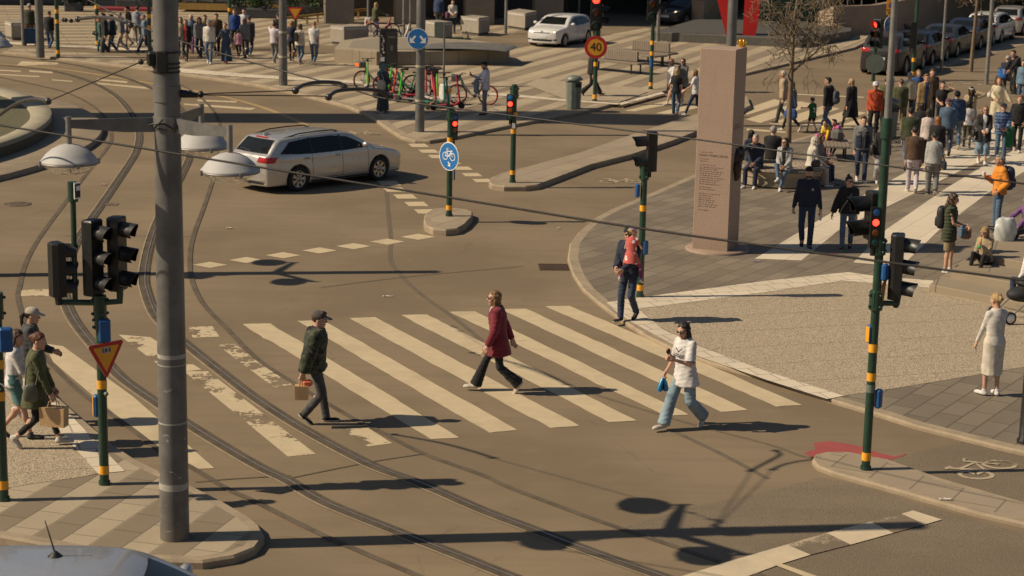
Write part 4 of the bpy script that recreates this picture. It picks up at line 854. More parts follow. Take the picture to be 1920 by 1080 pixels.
# ---- stone steps at the right
STEP = mat_pave((.285, .225, .155), (.31, .25, .175), R(-17), 1, .5, 1.9, 3.0, .015, .06, 'step_stone', False, .5)
root = empty('stone_steps', Vector((0, 0, 0)), 0, 'broad stone steps at the right edge where people sit', 'steps')
for i, (px, h0) in enumerate(([(1743, 533), (1870, 558), (2100, 604), (2160, 470), (1862, 452), (1800, 492)], .15), ([(1783, 508), (1895, 529), (2100, 568), (2160, 450), (1876, 440), (1822, 478)], .30), ([(1832, 476), (1920, 492), (2100, 526), (2160, 430), (1895, 425), (1862, 446)], .45)) if 0 else enumerate([([(1743, 533), (1870, 558), (2100, 604), (2160, 470), (1862, 452), (1800, 492)], .15), ([(1783, 508), (1895, 529), (2100, 568), (2160, 450), (1876, 440), (1822, 478)], .30), ([(1832, 476), (1920, 492), (2100, 526), (2160, 430), (1895, 425), (1862, 446)], .45)]):
    Q = gp(px, HP+h0); b = MB(); b.mat(STEP); b.prism([(p.x, p.y) for p in Q], HP+h0-.16 if i else 0.0, HP+h0, .012); b.build('step', root)
# ---- bench ring and slatted bench near the crowd
P = at(1478, 352, HP); root = empty('circular_bench', P+Vector((-.1, .9, 0)), 0, 'round concrete seat with a slatted top under the sitting people by the pillar', 'bench')
b = MB(); b.mat(M((.36, .29, .20), .8, 0, .12, 3, name='cast_stone')); b.lathe([(1.05, 0), (1.2, .05), (1.0, .22), (1.25, .40), (1.25, .43), (.5, .44), (0, .44)], (0, 0, 0), 40); b.build('base', root); b = MB(); b.mat(WOOD); b.lathe([(1.3, .442), (1.3, .49), (.55, .49), (.55, .442)], (0, 0, 0), 40); b.build('slatted_top', root)
bench(1540, 303, 1592, 305, 0, 0, HP, 'grey flat bench behind the round seat, with children on it', False, 1.5)
# ---- red sculpture on a dark stone plinth, ramp wall, railing, container
DST = M((.085, .078, .066), .6, 0, .2, 4, .2, name='dark_stone')
b = MB(); b.mat(DST); Q = gp([(1222, 76), (1280, 79), (1400, 85), (1500, 90), (1596, 74), (1596, 62), (1520, 56), (1330, 50), (1300, 52)], HF); b.prism([(p.x, p.y) for p in Q], HF-.02, HF+.42, .03); tag(b.build('stone_plinth'), 'low dark polished stone plinth under the red sculpture', 'plinth')
REDS = M((.62, .012, .012), .35, 0, .06, 3, coat=.4, name='red_lacquer'); root = empty('red_sculpture', at(1390, 66, HF+.42), 0, 'bright red V shaped steel sculpture behind the stone pillar', 'sculpture')
o = root.location; Pm = at(1385, 66, HF+.42)
def slabp(pts, th, nm):
    V = [D(x, y, Pm.y)-o for x, y in pts]; n = len(V); W_ = V+[p+Vector((.1, th, 0)) for p in V]
    b = MB(); b.mat(REDS); b.add(W_, [tuple(range(n-1, -1, -1)), tuple(range(n, 2*n))]+[(i, (i+1) % n, n+(i+1) % n, n+i) for i in range(n)], False); b.build(nm, root)
slabp([(1338, -30), (1376, -30), (1372, 20), (1370, 69), (1362, 69), (1352, 30)], .8, 'leaning_slab'); slabp([(1398, -30), (1428, -30), (1422, 40), (1416, 69), (1392, 69), (1395, 20)], .8, 'leaning_slab')
RAMP = M((.30, .215, .15), .8, 0, .14, 2, .2, name='ramp_stone')
def wallseg(pts, h, th, m, name, label, cat, z=0):
    b = MB(); b.mat(m); P_ = [at(x, y, z) for x, y in pts]; V = []; 
    hs = h if isinstance(h, list) else [h]*len(P_)
    for i, p in enumerate(P_):
        t_ = (P_[min(i+1, len(P_)-1)]-P_[max(i-1, 0)]).normalized(); q = Vector((-t_.y, t_.x, 0))*th; V += [p, p+q, p+q+Vector((0, 0, hs[i])), p+Vector((0, 0, hs[i]))]
    Fs = [(0, 1, 2, 3), tuple(4*(len(P_)-1)+k for k in (3, 2, 1, 0))]
    for i in range(len(P_)-1): Fs += [(4*i+a, 4*i+(a+1) % 4, 4*i+4+(a+1) % 4, 4*i+4+a) for a in range(4)]
    b.add(V, [f[::-1] for f in Fs], False); return tag(b.build(name), label, cat)
wallseg([(1532, 66), (1560, 70), (1640, 68), (1740, 50), (1850, 20), (1960, -12)], [1.2, 1.55, 1.6, 1.7, 1.7, 1.7], .35, RAMP, 'ramp_wall', 'long pale brown retaining wall behind the parked cars', 'wall')
wallseg([(1318, 50), (1358, 48)], [1.35, 1.35], .9, RAMP, 'stone_pier', 'sloped pale stone pier between the dark hatchback and the red sculpture', 'wall', HF)
root = empty('railing', Vector((0, 0, 0)), 0, 'thin metal railing on top of the long retaining wall', 'railing'); Pw = [at(*p)+Vector((0, .15, 1.55)) for p in ((1532, 66), (1560, 70), (1640, 68), (1740, 50), (1850, 20), (1960, -12))]
b = MB(); b.mat(GALV); b.tube([p+Vector((0, 0, .55)) for p in Pw], .045, 8); b.build('handrail', root)
for i in range(len(Pw)-1):
    for f in (0, .33, .66): p = Pw[i].lerp(Pw[i+1], f); b = MB(); b.mat(GALV); b.cyl(p, p+Vector((0, 0, .55)), .03, n=8); b.build('post', root)
root = empty('container', at(1482, 56, HF)+Vector((0, 1.4, 0)), R(5), 'dark green site container with a pale roof edge behind the bare tree', 'container'); b = MB(); b.mat(M((.015, .07, .04), .5, 0, .2, 4, name='green_sheet')); b.box((0, 0, 1.3), (4.2, 2.2, 2.6), 0, .05)
b.build('box', root)
for i in range(14): b = MB(); b.mat(M((.012, .055, .032), .5, 0, .2, 4, name='green_rib')); b.box((-1.95+.3*i, -1.12, 1.3), (.07, .05, 2.3)); b.build('rib', root)
b = MB(); b.mat(M((.12, .16, .12), .5, name='pale_green')); b.box((0, 0, 2.62), (4.3, 2.3, .12)); b.build('roof_edge', root)
# ---- buildings at the back and beside the frame (they cast the long shade)
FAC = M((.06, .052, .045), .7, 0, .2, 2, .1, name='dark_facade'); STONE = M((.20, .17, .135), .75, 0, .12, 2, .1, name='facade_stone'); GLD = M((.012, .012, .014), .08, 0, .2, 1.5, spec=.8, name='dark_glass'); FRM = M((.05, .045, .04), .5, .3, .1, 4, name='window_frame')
def facade(name, label, A, B_, h, nb, storeys, pil=.6, canopy=0.0, ground=HF, arcade=0.0):
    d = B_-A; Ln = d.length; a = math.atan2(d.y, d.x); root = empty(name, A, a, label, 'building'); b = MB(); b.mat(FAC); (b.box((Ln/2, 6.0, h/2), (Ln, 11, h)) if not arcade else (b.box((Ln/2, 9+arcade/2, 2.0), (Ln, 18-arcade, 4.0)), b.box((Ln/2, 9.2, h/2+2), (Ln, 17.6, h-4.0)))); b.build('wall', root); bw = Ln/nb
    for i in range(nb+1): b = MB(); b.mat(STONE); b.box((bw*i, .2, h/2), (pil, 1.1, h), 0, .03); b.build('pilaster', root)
    for s in range(1 if arcade else 0, storeys):
        z0 = s*4.0
        b = MB(); b.mat(STONE); b.box((Ln/2, .32, z0+3.7), (Ln, .5, .5)); b.build('cornice', root)
        for i in range(nb):
            b = MB(); b.mat(FRM); b.box((bw*(i+.5), .47, z0+1.85), (bw-pil-.2, .06, 3.0)); f = b.build('window', root)
            b = MB(); b.mat(GLD); k = (bw-pil-.4)/2
            for j in range(2): b.box((bw*(i+.5)+(j-.5)*k, .42, z0+1.85), (k-.1, .03, 2.7))
            b.build('pane', f)
    if canopy: b = MB(); b.mat(FAC); b.box((Ln/2, -canopy/2, 3.9), (Ln, canopy, .3)); b.build('canopy', root)
    return root
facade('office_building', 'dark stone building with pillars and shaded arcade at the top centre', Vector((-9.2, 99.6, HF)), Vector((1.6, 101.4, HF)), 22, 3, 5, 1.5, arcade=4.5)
facade('office_building', 'dark glazed building behind the terrace at the upper left', Vector((-48, 119, HF)), Vector((-12, 117, HF)), 20, 9, 5, .7)
facade('office_building', 'dark wide underpass building above the road at the top right', Vector((6, 127, HF)), Vector((62, 150, HF)), 14, 9, 3, .9)
facade('office_building', 'unseen tall block added left of the frame to shade the far end of the square', Vector((-92, 100, 0)), Vector((-52, 104, 0)), 52, 8, 12, .8)  # unseen block, added to cast shade over the far ground
b = MB(); b.mat(STONE); b.box((0, 0, 14), (2.6, 2.1, 28)); b.box((0, 0, 28.5), (3.4, 2.8, 1.0)); o = tag(b.build('lift_tower'), 'slender lift tower left of the frame whose shadow crosses the tracks', 'tower'); o.location = (-30.2, 59.1, 0)
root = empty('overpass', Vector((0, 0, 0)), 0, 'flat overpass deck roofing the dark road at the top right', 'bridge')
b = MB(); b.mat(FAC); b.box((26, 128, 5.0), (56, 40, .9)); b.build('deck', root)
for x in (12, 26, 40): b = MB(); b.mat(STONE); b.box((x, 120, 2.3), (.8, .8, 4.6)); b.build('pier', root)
# terrace with fence, planting and glazed pavilion
root = empty('terrace_fence', Vector((0, 0, 0)), 0, 'black railing of the raised cafe terrace with a yellow wooden base', 'fence')
A, B_ = at(535, 50, HF), at(690, 32, HF); YW = M((.36, .22, .06), .7, 0, .2, 5, name='yellow_wood')
b = MB(); b.mat(YW); b.tube([A+Vector((0, 0, .42)), B_+Vector((0, 0, .42))], .07, 4)
for i in range(9): p = A.lerp(B_, i/8); b.box(p+Vector((0, 0, .2)), (.1, .1, .42))
b.build('wooden_base', root)
b = MB(); b.mat(BLACKP)
for z in (.55, 1.55): b.tube([A+Vector((0, 0, z)), B_+Vector((0, 0, z))], .03, 6)
for i in range(41): p = A.lerp(B_, i/40); b.cyl(p+Vector((0, 0, .5)), p+Vector((0, 0, 1.55)), .016, n=5)
b.build('railing', root)
root = empty('glazed_pavilion', at(332, 22, HF), 0, 'pale glazed pavilion with black frames and yellow skirting behind the crowd', 'pavilion')
b = MB(); b.mat(M((.30, .26, .20), .5, name='pale_blind')); b.box((3.3, 1.5, 1.5), (6.2, 2.6, 1.9)); b.build('blind', root); b = MB(); b.mat(YW); b.box((3.3, 1.4, .3), (6.4, 2.8, .35)); b.build('skirting', root); b = MB(); b.mat(BLACKP)
for i in range(8): b.box((.2+.9*i, .16, 1.4), (.09, .09, 2.1))
for z in (.5, 1.3, 2.4): b.box((3.3, .13, z), (6.5, .07, .09))
b.build('frame', root)
b = MB(); b.mat(M((.24, .02, .03), .6, name='red_cloth')); b.box((0, 0, .2), (3.6, .5, .2), 0, .05); o = tag(b.build('lounge_sofa'), 'low red lounge seat on the forecourt at the upper left', 'seat'); o.location = at(248, 24, HF)
def shrub(px, py, w_, h, label, c=(.03, .065, .014), n=900, seed=1, z=HF, name='planter_shrub'):
    root = empty(name, at(px, py, z), 0, label, 'plant', 'planted tubs at the back'); r = random.Random(seed); b = MB(); b.mat(M(c, .6, 0, .5, 3, name='leaf')); V = []; Fs = []
    cl = [(r.uniform(-.8, .8)*w_/2, r.uniform(-.3, .3), r.uniform(.35, .95)*h, r.uniform(.18, .42)*h) for _ in range(14)]
    for i in range(n):
        cx_, cy_, cz_, rr = r.choice(cl); d = Vector((r.gauss(0, 1), r.gauss(0, 1), r.gauss(0, 1))).normalized()*rr*r.uniform(.4, 1); p = Vector((cx_, cy_, cz_))+d; a = Vector((r.gauss(0, 1), r.gauss(0, 1), r.gauss(0, 1))).normalized()*r.uniform(.06, .12); c2 = a.cross(d.normalized()).normalized()*.05
        k = len(V); V += [p-a, p+c2, p+a, p-c2]; Fs.append((k, k+1, k+2, k+3))
    b.add(V, Fs, False); b.build('foliage', root); b = MB(); b.mat(M((.05, .05, .052), .6, name='tub')); b.box((0, 0, .25), (w_, .7, .5), 0, .04); b.build('tub', root)
for i, (px, py, w_, h, lab) in enumerate(((10, 8, 3, 1.5, 'dark planted tub at the far upper left corner'), (100, 9, 4, 1.3, 'wide dark tub of plants behind the thin green post'), (139, 21, .9, 1.2, 'single round blue grey tub with a plant on the striped forecourt'), (262, 16, 2.5, 1.8, 'leafy tub just left of the big grey pole top'), (425, 18, 2.0, 2.0, 'bright leafy tub right of the glazed pavilion'), (470, 28, 2.2, 1.3, 'leafy tub with white flowers at the terrace corner'), (515, 34, 3, 1.4, 'dense shrub tub in front of the terrace guests'), (590, 28, 3, 1.5, 'shrub tub behind the yellow yield sign'))): shrub(px, py, w_, h, lab, ((.03, .065, .014), (.045, .09, .02), (.025, .05, .015))[i % 3], 700, i)
# ---- bare trees
BARK = M((.165, .12, .075), .85, 0, .3, 8, .4, name='bark')
def bare_tree(px, py, z, h, label, seed, lean=0.0, clear=1.5, spread=1.0):
    r = random.Random(seed); root = empty('bare_tree', at(px, py, z), 0, label, 'tree', 'leafless trees'); tb = MB(); tb.mat(BARK); lb = MB(); lb.mat(BARK)
    def grow(b, p, d, ln, rad, lev):
        n = 5; pts = [p]; q = p.copy(); dd = d.copy()
        for i in range(n):
            dd = (dd+Vector((r.gauss(0, .16), r.gauss(0, .16), r.gauss(0, .1)+(.05 if lev < 3 else -.05)))).normalized(); q = q+dd*ln/n; pts.append(q.copy())
        b.tube(pts, [max(.009, rad*(1-.55*i/n)) for i in range(n+1)], 6 if lev < 2 else 4, False)
        if lev >= 4: return
        m = (5, 5, 4, 3)[lev]
        for k in range(m):
            f = r.uniform(.35, 1.0); i = min(n-1, int(f*n)); bp_ = pts[i].lerp(pts[i+1], f*n-i); a = r.uniform(0, 6.283); t = pts[i+1]-pts[i]; s = t.normalized().cross(Vector((math.cos(a), math.sin(a), .3))).normalized()
            grow(b, bp_, (t.normalized()*r.uniform(.3, .8)+s*r.uniform(.6, 1.1)*spread).normalized(), ln*r.uniform(.45, .72), max(.007, rad*(1-.55*f)*.5), lev+1)
    P = Vector((0, 0, 0)); top = Vector((lean, 0, clear+1.6)); pts = [Vector((lean*f, .03*math.sin(5*f), (clear+1.6)*f)) for f in (0, .25, .5, .75, 1)]
    tb.tube(pts, [.095, .08, .072, .062, .05], 10, False); tb.build('trunk', root)
    for k in range(8):
        f = r.uniform(.5, 1.0); p = Vector((lean*f, 0, (clear+1.6)*f)); a = k*2.4+r.uniform(-.4, .4); grow(lb, p, Vector((math.cos(a)*.9, math.sin(a)*.9, r.uniform(.25, .8))).normalized(), r.uniform(1.0, 1.7)*spread, .038, 1)
    grow(lb, top, Vector((0, 0, 1)), h-clear-1.6, .05, 0); lb.build('branches', root)
bare_tree(1478, 268, HP, 6.0, 'leafless young tree with thin spreading branches right of the stone pillar', 3, -.02, 1.9); bare_tree(1820, 135, 0, 6.5, 'leafless tree at the right behind the wheelchair, branches high up', 9, .1, 2.8)
# ================================================================ iso-surface builder (numpy surface nets)
_E = [((0,0,0),(1,0,0)),((0,1,0),(1,1,0)),((0,0,1),(1,0,1)),((0,1,1),(1,1,1)),((0,0,0),(0,1,0)),((1,0,0),(1,1,0)),((0,0,1),(0,1,1)),((1,0,1),(1,1,1)),((0,0,0),(0,0,1)),((1,0,0),(1,0,1)),((0,1,0),(0,1,1)),((1,1,0),(1,1,1))]
def isosurf(fn, lo, hi, h):
    lo = np.asarray(lo, float); n = np.maximum(3, np.ceil((np.asarray(hi)-lo)/h).astype(int)+1)
    ax = [lo[i]+h*np.arange(n[i]) for i in range(3)]
    X, Y, Z = np.meshgrid(*ax, indexing='ij'); Fv = fn(X, Y, Z).astype(np.float32)
    S = Fv < 0
    c = lambda a, d: a[d[0]:n[0]-1+d[0], d[1]:n[1]-1+d[1], d[2]:n[2]-1+d[2]]
    cs = sum(c(S, (i, j, k)).astype(np.int8) for i in (0, 1) for j in (0, 1) for k in (0, 1))
    mix = (cs > 0) & (cs < 8); idx = np.argwhere(mix)
    if len(idx) == 0: return np.zeros((0, 3)), np.zeros((0, 4), int)
    num = -np.ones(mix.shape, int); num[mix] = np.arange(len(idx))
    acc = np.zeros((len(idx), 3)); cnt = np.zeros(len(idx))
    for a, b in _E:
        fa = Fv[idx[:, 0]+a[0], idx[:, 1]+a[1], idx[:, 2]+a[2]]; fb = Fv[idx[:, 0]+b[0], idx[:, 1]+b[1], idx[:, 2]+b[2]]
        m = (fa < 0) != (fb < 0); t = np.where(m, fa/np.where(m, fa-fb, 1), 0)
        p = np.array(a)+t[:, None]*(np.array(b)-np.array(a)); acc += p*m[:, None]; cnt += m
    V = lo+h*(idx+acc/cnt[:, None]); Q = []
    for d in range(3):
        e = [0, 0, 0]; e[d] = 1; u, w = (d+1) % 3, (d+2) % 3
        A = S[:n[0]-e[0], :n[1]-e[1], :n[2]-e[2]]; B = S[e[0]:, e[1]:, e[2]:]
        ch = np.argwhere(A != B); ch = ch[(ch[:, u] > 0) & (ch[:, w] > 0) & (ch[:, u] < n[u]-1) & (ch[:, w] < n[w]-1)]
        if len(ch) == 0: continue
        eu = np.zeros(3, int); eu[u] = 1; ew = np.zeros(3, int); ew[w] = 1
        g = lambda p: num[p[:, 0], p[:, 1], p[:, 2]]
        q = np.stack([g(ch-eu-ew), g(ch-ew), g(ch), g(ch-eu)], 1)
        fl = ~A[ch[:, 0], ch[:, 1], ch[:, 2]]
        q[fl] = q[fl][:, ::-1]; Q.append(q)
    return V, np.concatenate(Q)
def smin(a, b, k):
    h = np.clip(.5+.5*(b-a)/k, 0, 1); return b+(a-b)*h-k*h*(1-h)
def smax(a, b, k): return -smin(-a, -b, k)
def npmesh(name, V, Q, m, parent=None, mats=None):
    me = bpy.data.meshes.new(name); nv, nq = len(V), len(Q)
    me.vertices.add(nv); me.vertices.foreach_set('co', np.asarray(V, np.float32).ravel())
    me.loops.add(nq*4); me.loops.foreach_set('vertex_index', np.asarray(Q, np.int32).ravel())
    me.polygons.add(nq); me.polygons.foreach_set('loop_start', np.arange(0, nq*4, 4, dtype=np.int32)); me.polygons.foreach_set('loop_total', np.full(nq, 4, np.int32))
    me.polygons.foreach_set('use_smooth', np.ones(nq, bool))
    for q in (mats or [m]): me.materials.append(q)
    me.update(calc_edges=True); o = bpy.data.objects.new(name, me); COL.objects.link(o)
    if parent is not None: o.parent = parent
    return o
# ================================================================ cars
CARS = {
 'wagon': dict(L=4.93, W=1.86, H=1.46, wb=2.84, ra=1.06, rw=.33, zt=[(-2.465, .62), (-2.45, .80), (-2.40, .97), (-2.28, 1.06), (-2.12, 1.22), (-1.95, 1.37), (-1.75, 1.43), (-1.0, 1.47), (-.3, 1.475), (.35, 1.44), (.75, 1.30), (1.25, 1.02), (1.40, .975), (1.85, .90), (2.2, .79), (2.38, .68), (2.465, .52)],
   side=[(-1.98, 1.02), (-1.62, 1.31), (-1.0, 1.36), (-.2, 1.365), (.35, 1.30), (.72, 1.14), (1.0, .985), (.2, .955), (-1.0, .965)], pil=[-.94, .08], rear=[(-.66, 1.03), (.66, 1.03), (.56, 1.36), (-.56, 1.36)], front=[(-.68, 1.03), (.68, 1.03), (.55, 1.37), (-.55, 1.37)]),
 'hatch': dict(L=4.26, W=1.80, H=1.47, wb=2.63, ra=.80, rw=.32, zt=[(-2.13, .60), (-2.11, .84), (-2.05, .98), (-1.92, 1.10), (-1.70, 1.34), (-1.45, 1.43), (-.9, 1.475), (-.2, 1.485), (.25, 1.45), (.62, 1.30), (1.08, 1.04), (1.22, 1.00), (1.7, .93), (1.97, .84), (2.09, .72), (2.13, .58)],
   side=[(-1.55, 1.05), (-1.35, 1.30), (-.8, 1.375), (-.1, 1.375), (.28, 1.31), (.62, 1.15), (.90, 1.0), (.1, .975), (-.9, 1.0)], pil=[-.62, .02], rear=[(-.60, 1.06), (.60, 1.06), (.52, 1.37), (-.52, 1.37)], front=[(-.66, 1.05), (.66, 1.05), (.53, 1.37), (-.53, 1.37)]),
 'suv': dict(L=4.75, W=1.95, H=1.70, wb=2.80, ra=.98, rw=.38, zt=[(-2.375, .70), (-2.36, .95), (-2.30, 1.10), (-2.12, 1.30), (-1.85, 1.56), (-1.6, 1.65), (-1.0, 1.70), (-.2, 1.705), (.35, 1.66), (.75, 1.48), (1.18, 1.22), (1.32, 1.17), (1.85, 1.10), (2.20, 1.0), (2.33, .88), (2.375, .70)],
   side=[(-1.85, 1.20), (-1.55, 1.50), (-1.0, 1.58), (-.2, 1.58), (.35, 1.50), (.70, 1.33), (.95, 1.17), (.1, 1.14), (-.9, 1.16)], pil=[-.80, .04], rear=[(-.66, 1.22), (.66, 1.22), (.56, 1.57), (-.56, 1.57)], front=[(-.70, 1.24), (.70, 1.24), (.57, 1.59), (-.57, 1.59)]),
 'sedan': dict(L=4.80, W=1.84, H=1.44, wb=2.82, ra=1.05, rw=.33, zt=[(-2.40, .62), (-2.38, .88), (-2.30, 1.02), (-2.0, 1.07), (-1.65, 1.10), (-1.25, 1.28), (-.85, 1.40), (-.4, 1.445), (.1, 1.44), (.5, 1.34), (1.15, 1.01), (1.3, .98), (1.85, .92), (2.2, .83), (2.34, .73), (2.40, .58)],
   side=[(-1.35, 1.06), (-1.0, 1.27), (-.5, 1.345), (.05, 1.34), (.45, 1.24), (.95, 1.0), (.1, .965), (-.8, .985)], pil=[-.45, .25], rear=[(-.60, 1.13), (.60, 1.13), (.50, 1.36), (-.50, 1.36)], front=[(-.66, 1.03), (.66, 1.03), (.53, 1.35), (-.53, 1.35)]),
}
TYRE = M((.018, .017, .016), .85, 0, .25, 12, name='tyre_rubber'); RIM = M((.42, .40, .38), .32, .85, .1, 6, name='alloy_rim'); CGLASS = M((.010, .011, .010), .08, 0, .3, 2, coat=.0, spec=.38, name='tinted_glass'); DARKT = M((.02, .02, .02), .55, 0, .2, 9, name='dark_trim'); TAIL = M((.38, .012, .014), .15, 0, .15, 6, coat=.5, name='tail_lamp_red'); CLEARL = M((.60, .58, .52), .12, .5, .2, 9, coat=.6, name='clear_lamp'); PLATE = M((.62, .61, .58), .5, 0, .05, 9, name='plate_white'); CHROME = M((.6, .58, .55), .15, 1.0, .1, 9, name='chrome')
def make_car(kind, loc, az, paint, label, res=.035, group=None, z=0.0, lit=False, towbar=False, roofrails=False, antenna=False, plate='', sticker=False):
    c = CARS[kind]; L, W, H = c['L'], c['W'], c['H']; hw = W/2; zx = np.array([p[0] for p in c['zt']]); zz = np.array([p[1] for p in c['zt']])
    rw = c['rw']; xr, xf = -L/2+c['ra'], -L/2+c['ra']+c['wb']; belt = .66*H
    sp = spline([(a, 0, b) for a, b in c['zt']], 6); sx = np.maximum.accumulate(np.array([p.x for p in sp])); sz = np.array([p.z for p in sp])
    def wid(x):
        t = np.abs(x)/(L/2); return hw*(1-.20*np.clip((t-.55)/.45, 0, 1)**2.2-.035*np.clip(t-.2, 0, 1))
    def body(X, Y, Z):
        top = np.interp(X, sx, sz); wv = wid(X); aY = np.abs(Y)
        bz = belt+.02*X/ L
        w_ = wv*(1-.045*((Z-.62)/.42)**2*(Z < .62)) - np.clip(Z-.60, 0, 9)*.09
        w_ = np.where(Z >= bz, wv-(bz-.60)*.09-(Z-bz)*.40, w_)
        w_ = w_+.012*np.exp(-((Z-.74*belt-.16)/.05)**2)
        tc = top-.07*(aY/hw)**2
        nose = np.abs(X)+.16*(aY/hw)**2+.10*np.clip((.52-Z), 0, 1)**1.0-(L/2)
        d = smax(aY-w_, (Z-tc)*.85, .07); d = smax(d, nose, .06); d = smax(d, (.19-Z)+.0*X, .04)
        for x0 in (xr, xf):
            d = smax(d, -np.maximum(np.hypot(X-x0, Z-rw)-(rw+.055), (hw-.30)-aY), .02)
        return d
    V, Q = isosurf(body, (-L/2-.08, -hw-.08, .12), (L/2+.08, hw+.08, H+.08), res)
    for _ in range(2):                                   # snap to the exact surface
        e = .004; x, y, z_ = V.T; f = body(x, y, z_); g = np.stack([body(x+e, y, z_)-f, body(x, y+e, z_)-f, body(x, y, z_+e)-f], 1)/e
        V = V-np.clip(f, -.01, .01)[:, None]*g/np.maximum((g*g).sum(1), .5)[:, None]
    root = empty('car', (loc[0], loc[1], z), R(az), label, 'car', group)
    bo = npmesh('body', V, Q, paint, root)
    bv = BVHTree.FromPolygons([tuple(v) for v in V], [tuple(q) for q in Q])
    def patch(nm, poly, m, view, off=.004, nn=18, parent=None, obj=None):
        """polygon in a view plane projected onto the body: view 'L','R' (x,z) / 'F','B' (y,z) / 'T' (x,y)"""
        b = obj or MB(); b.mat(m); ps = [Vector(p) for p in poly]; n = len(ps); cx = sum((p for p in ps), Vector((0, 0)))/n
        rings = []; m_ = max(24, n*4); per = []
        seg = m_//n+1
        for i in range(n):
            for k in range(seg): per.append(ps[i].lerp(ps[(i+1) % n], k/seg))
        Kn = 6; Vv = []
        for r_ in range(Kn+1):
            for p in per: Vv.append(cx.lerp(p, r_/Kn))
        out = []
        for p in Vv:
            if view in 'LR':
                s = 1 if view == 'L' else -1; o = Vector((p.x, s*3, p.y)); d = Vector((0, -s, 0))
            elif view in 'FB':
                s = 1 if view == 'F' else -1; o = Vector((s*4, p.x, p.y)); d = Vector((-s, 0, 0))
            else: o = Vector((p.x, p.y, 4)); d = Vector((0, 0, -1))
            hit = bv.ray_cast(o, d)
            if hit[0] is None: out.append(None)
            else:
                nr = hit[1] if hit[1].dot(d) < 0 else -hit[1]; out.append(hit[0]+nr*off)
        N = len(per); Fs = []
        for r_ in range(Kn):
            for k in range(N):
                f = (r_*N+k, r_*N+(k+1) % N, (r_+1)*N+(k+1) % N, (r_+1)*N+k)
                if all(out[i] is not None for i in f): Fs.append(f)
        o_ = [q if q is not None else Vector((0, 0, .3)) for q in out]; b.add(o_, Fs)
        if obj is None: return b.build(nm, parent or root)
    sd = c['side']
    def shrink(poly, k):
        cx = sum(p[0] for p in poly)/len(poly); cz = sum(p[1] for p in poly)/len(poly); return [(cx+(p[0]-cx)*k, cz+(p[1]-cz)*(k-.02)) for p in poly]
    for v in 'LR':
        f = patch('side_window', [(a, b) for a, b in sd], DARKT, v, .003); patch('pane', shrink(sd, .965), CGLASS, v, .006, parent=f)
        for px_ in c['pil']: zs = np.interp(px_, sx, sz); patch('window_pillar', [(px_-.03, belt), (px_+.03, belt), (px_+.02, zs-.10), (px_-.03, zs-.10)], DARKT, v, .010, parent=f)
        b = MB(); lz = .30
        for a0, a1 in ((xf-.42, xf-.44), (c['pil'][1]+.02, c['pil'][1]), (xr+.47, c['pil'][0]-.03)): patch('', [(a0-.006, lz), (a0+.006, lz), (a1+.006, belt-.02), (a1-.006, belt-.02)], DARKT, v, .002, obj=b)
        patch('', [(xr+.45, lz-.006), (xf-.44, lz-.006), (xf-.44, lz+.008), (xr+.45, lz+.008)], DARKT, v, .002, obj=b); b.build('door_seams', root)
        for hx in (c['pil'][1]-.16, c['pil'][0]-.20 if kind != 'hatch' else c['pil'][1]-.16):
            b = MB(); s = 1 if v == 'L' else -1; b.mat(paint); b.box((hx, s*(hw-.02), belt-.09), (.18, .045, .035), 0, .01); b.mat(DARKT); b.box((hx, s*(hw-.028), belt-.105), (.16, .04, .03)); b.build('door_handle', root)
        s = 1 if v == 'L' else -1; mx = sd[int(len(sd)*.62)][0]+.0
        mx = max(p[0] for p in sd)-.18
        b = MB(); b.mat(paint); b.ball((mx, s*(hw+.07), belt+.10), .11, 12, (.65, 1.0, .72)); b.cyl((mx, s*(hw-.12), belt+.05), (mx, s*(hw+.02), belt+.08), .03); b.build('wing_mirror', root)
        b = MB(); patch('', [(xr+rw+.06, .21), (xf-rw-.06, .21), (xf-rw-.06, .27), (xr+rw+.06, .27)], DARKT, v, .004, obj=b); b.build('sill', root)
    f = patch('windscreen', c['front'], DARKT, 'F', .003); patch('pane', shrink(c['front'], .96), CGLASS, 'F', .006, parent=f)
    f = patch('rear_window', c['rear'], DARKT, 'B', .003); patch('pane', shrink(c['rear'], .955), CGLASS, 'B', .006, parent=f)
    zb = belt-.22
    patch('grille', [(-.55, .40), (.55, .40), (.48, .30), (-.48, .30)], DARKT, 'F'); patch('grille', [(-.42, zb-.02), (.42, zb-.02), (.40, zb-.07), (-.40, zb-.07)], DARKT, 'F')
    for s in (-1, 1):
        o = patch('headlight', [(s*.46, zb-.06), (s*.70, zb-.04), (s*.80, zb+.06), (s*.60, zb+.04)], CLEARL, 'F', .006)
        if lit: patch('bulb', [(s*.56, zb-.03), (s*.66, zb-.02), (s*.67, zb+.03), (s*.58, zb+.02)], emit((1, .75, .35), 2.0, 'headlight_glow'), 'F', .010, parent=o)
        patch('tail_lamp', [(s*.42, belt-.14), (s*.80, belt-.16), (s*.82, belt-.01), (s*.46, belt-.0)], TAIL, 'B', .006)
        v = 'L' if s > 0 else 'R'
        b = MB(); patch('', [(-L/2+.10, belt-.16), (-L/2+.34, belt-.13), (-L/2+.40, belt-.02), (-L/2+.14, belt-.01)], TAIL, v, .006, obj=b); b.build('tail_lamp', root)
        patch('fog_lamp', [(s*.58, .34), (s*.74, .35), (s*.74, .42), (s*.58, .41)], DARKT, 'F')
    patch('number_plate', [(-.26, .43), (.26, .43), (.26, .54), (-.26, .54)], PLATE, 'F', .012); patch('number_plate', [(-.26, .66), (.26, .66), (.26, .77), (-.26, .77)], PLATE, 'B', .012)
    b = MB(); patch('', [(-.62, .24), (.62, .24), (.60, .32), (-.60, .32)], DARKT, 'B', .006, obj=b); b.build('rear_bumper_trim', root)
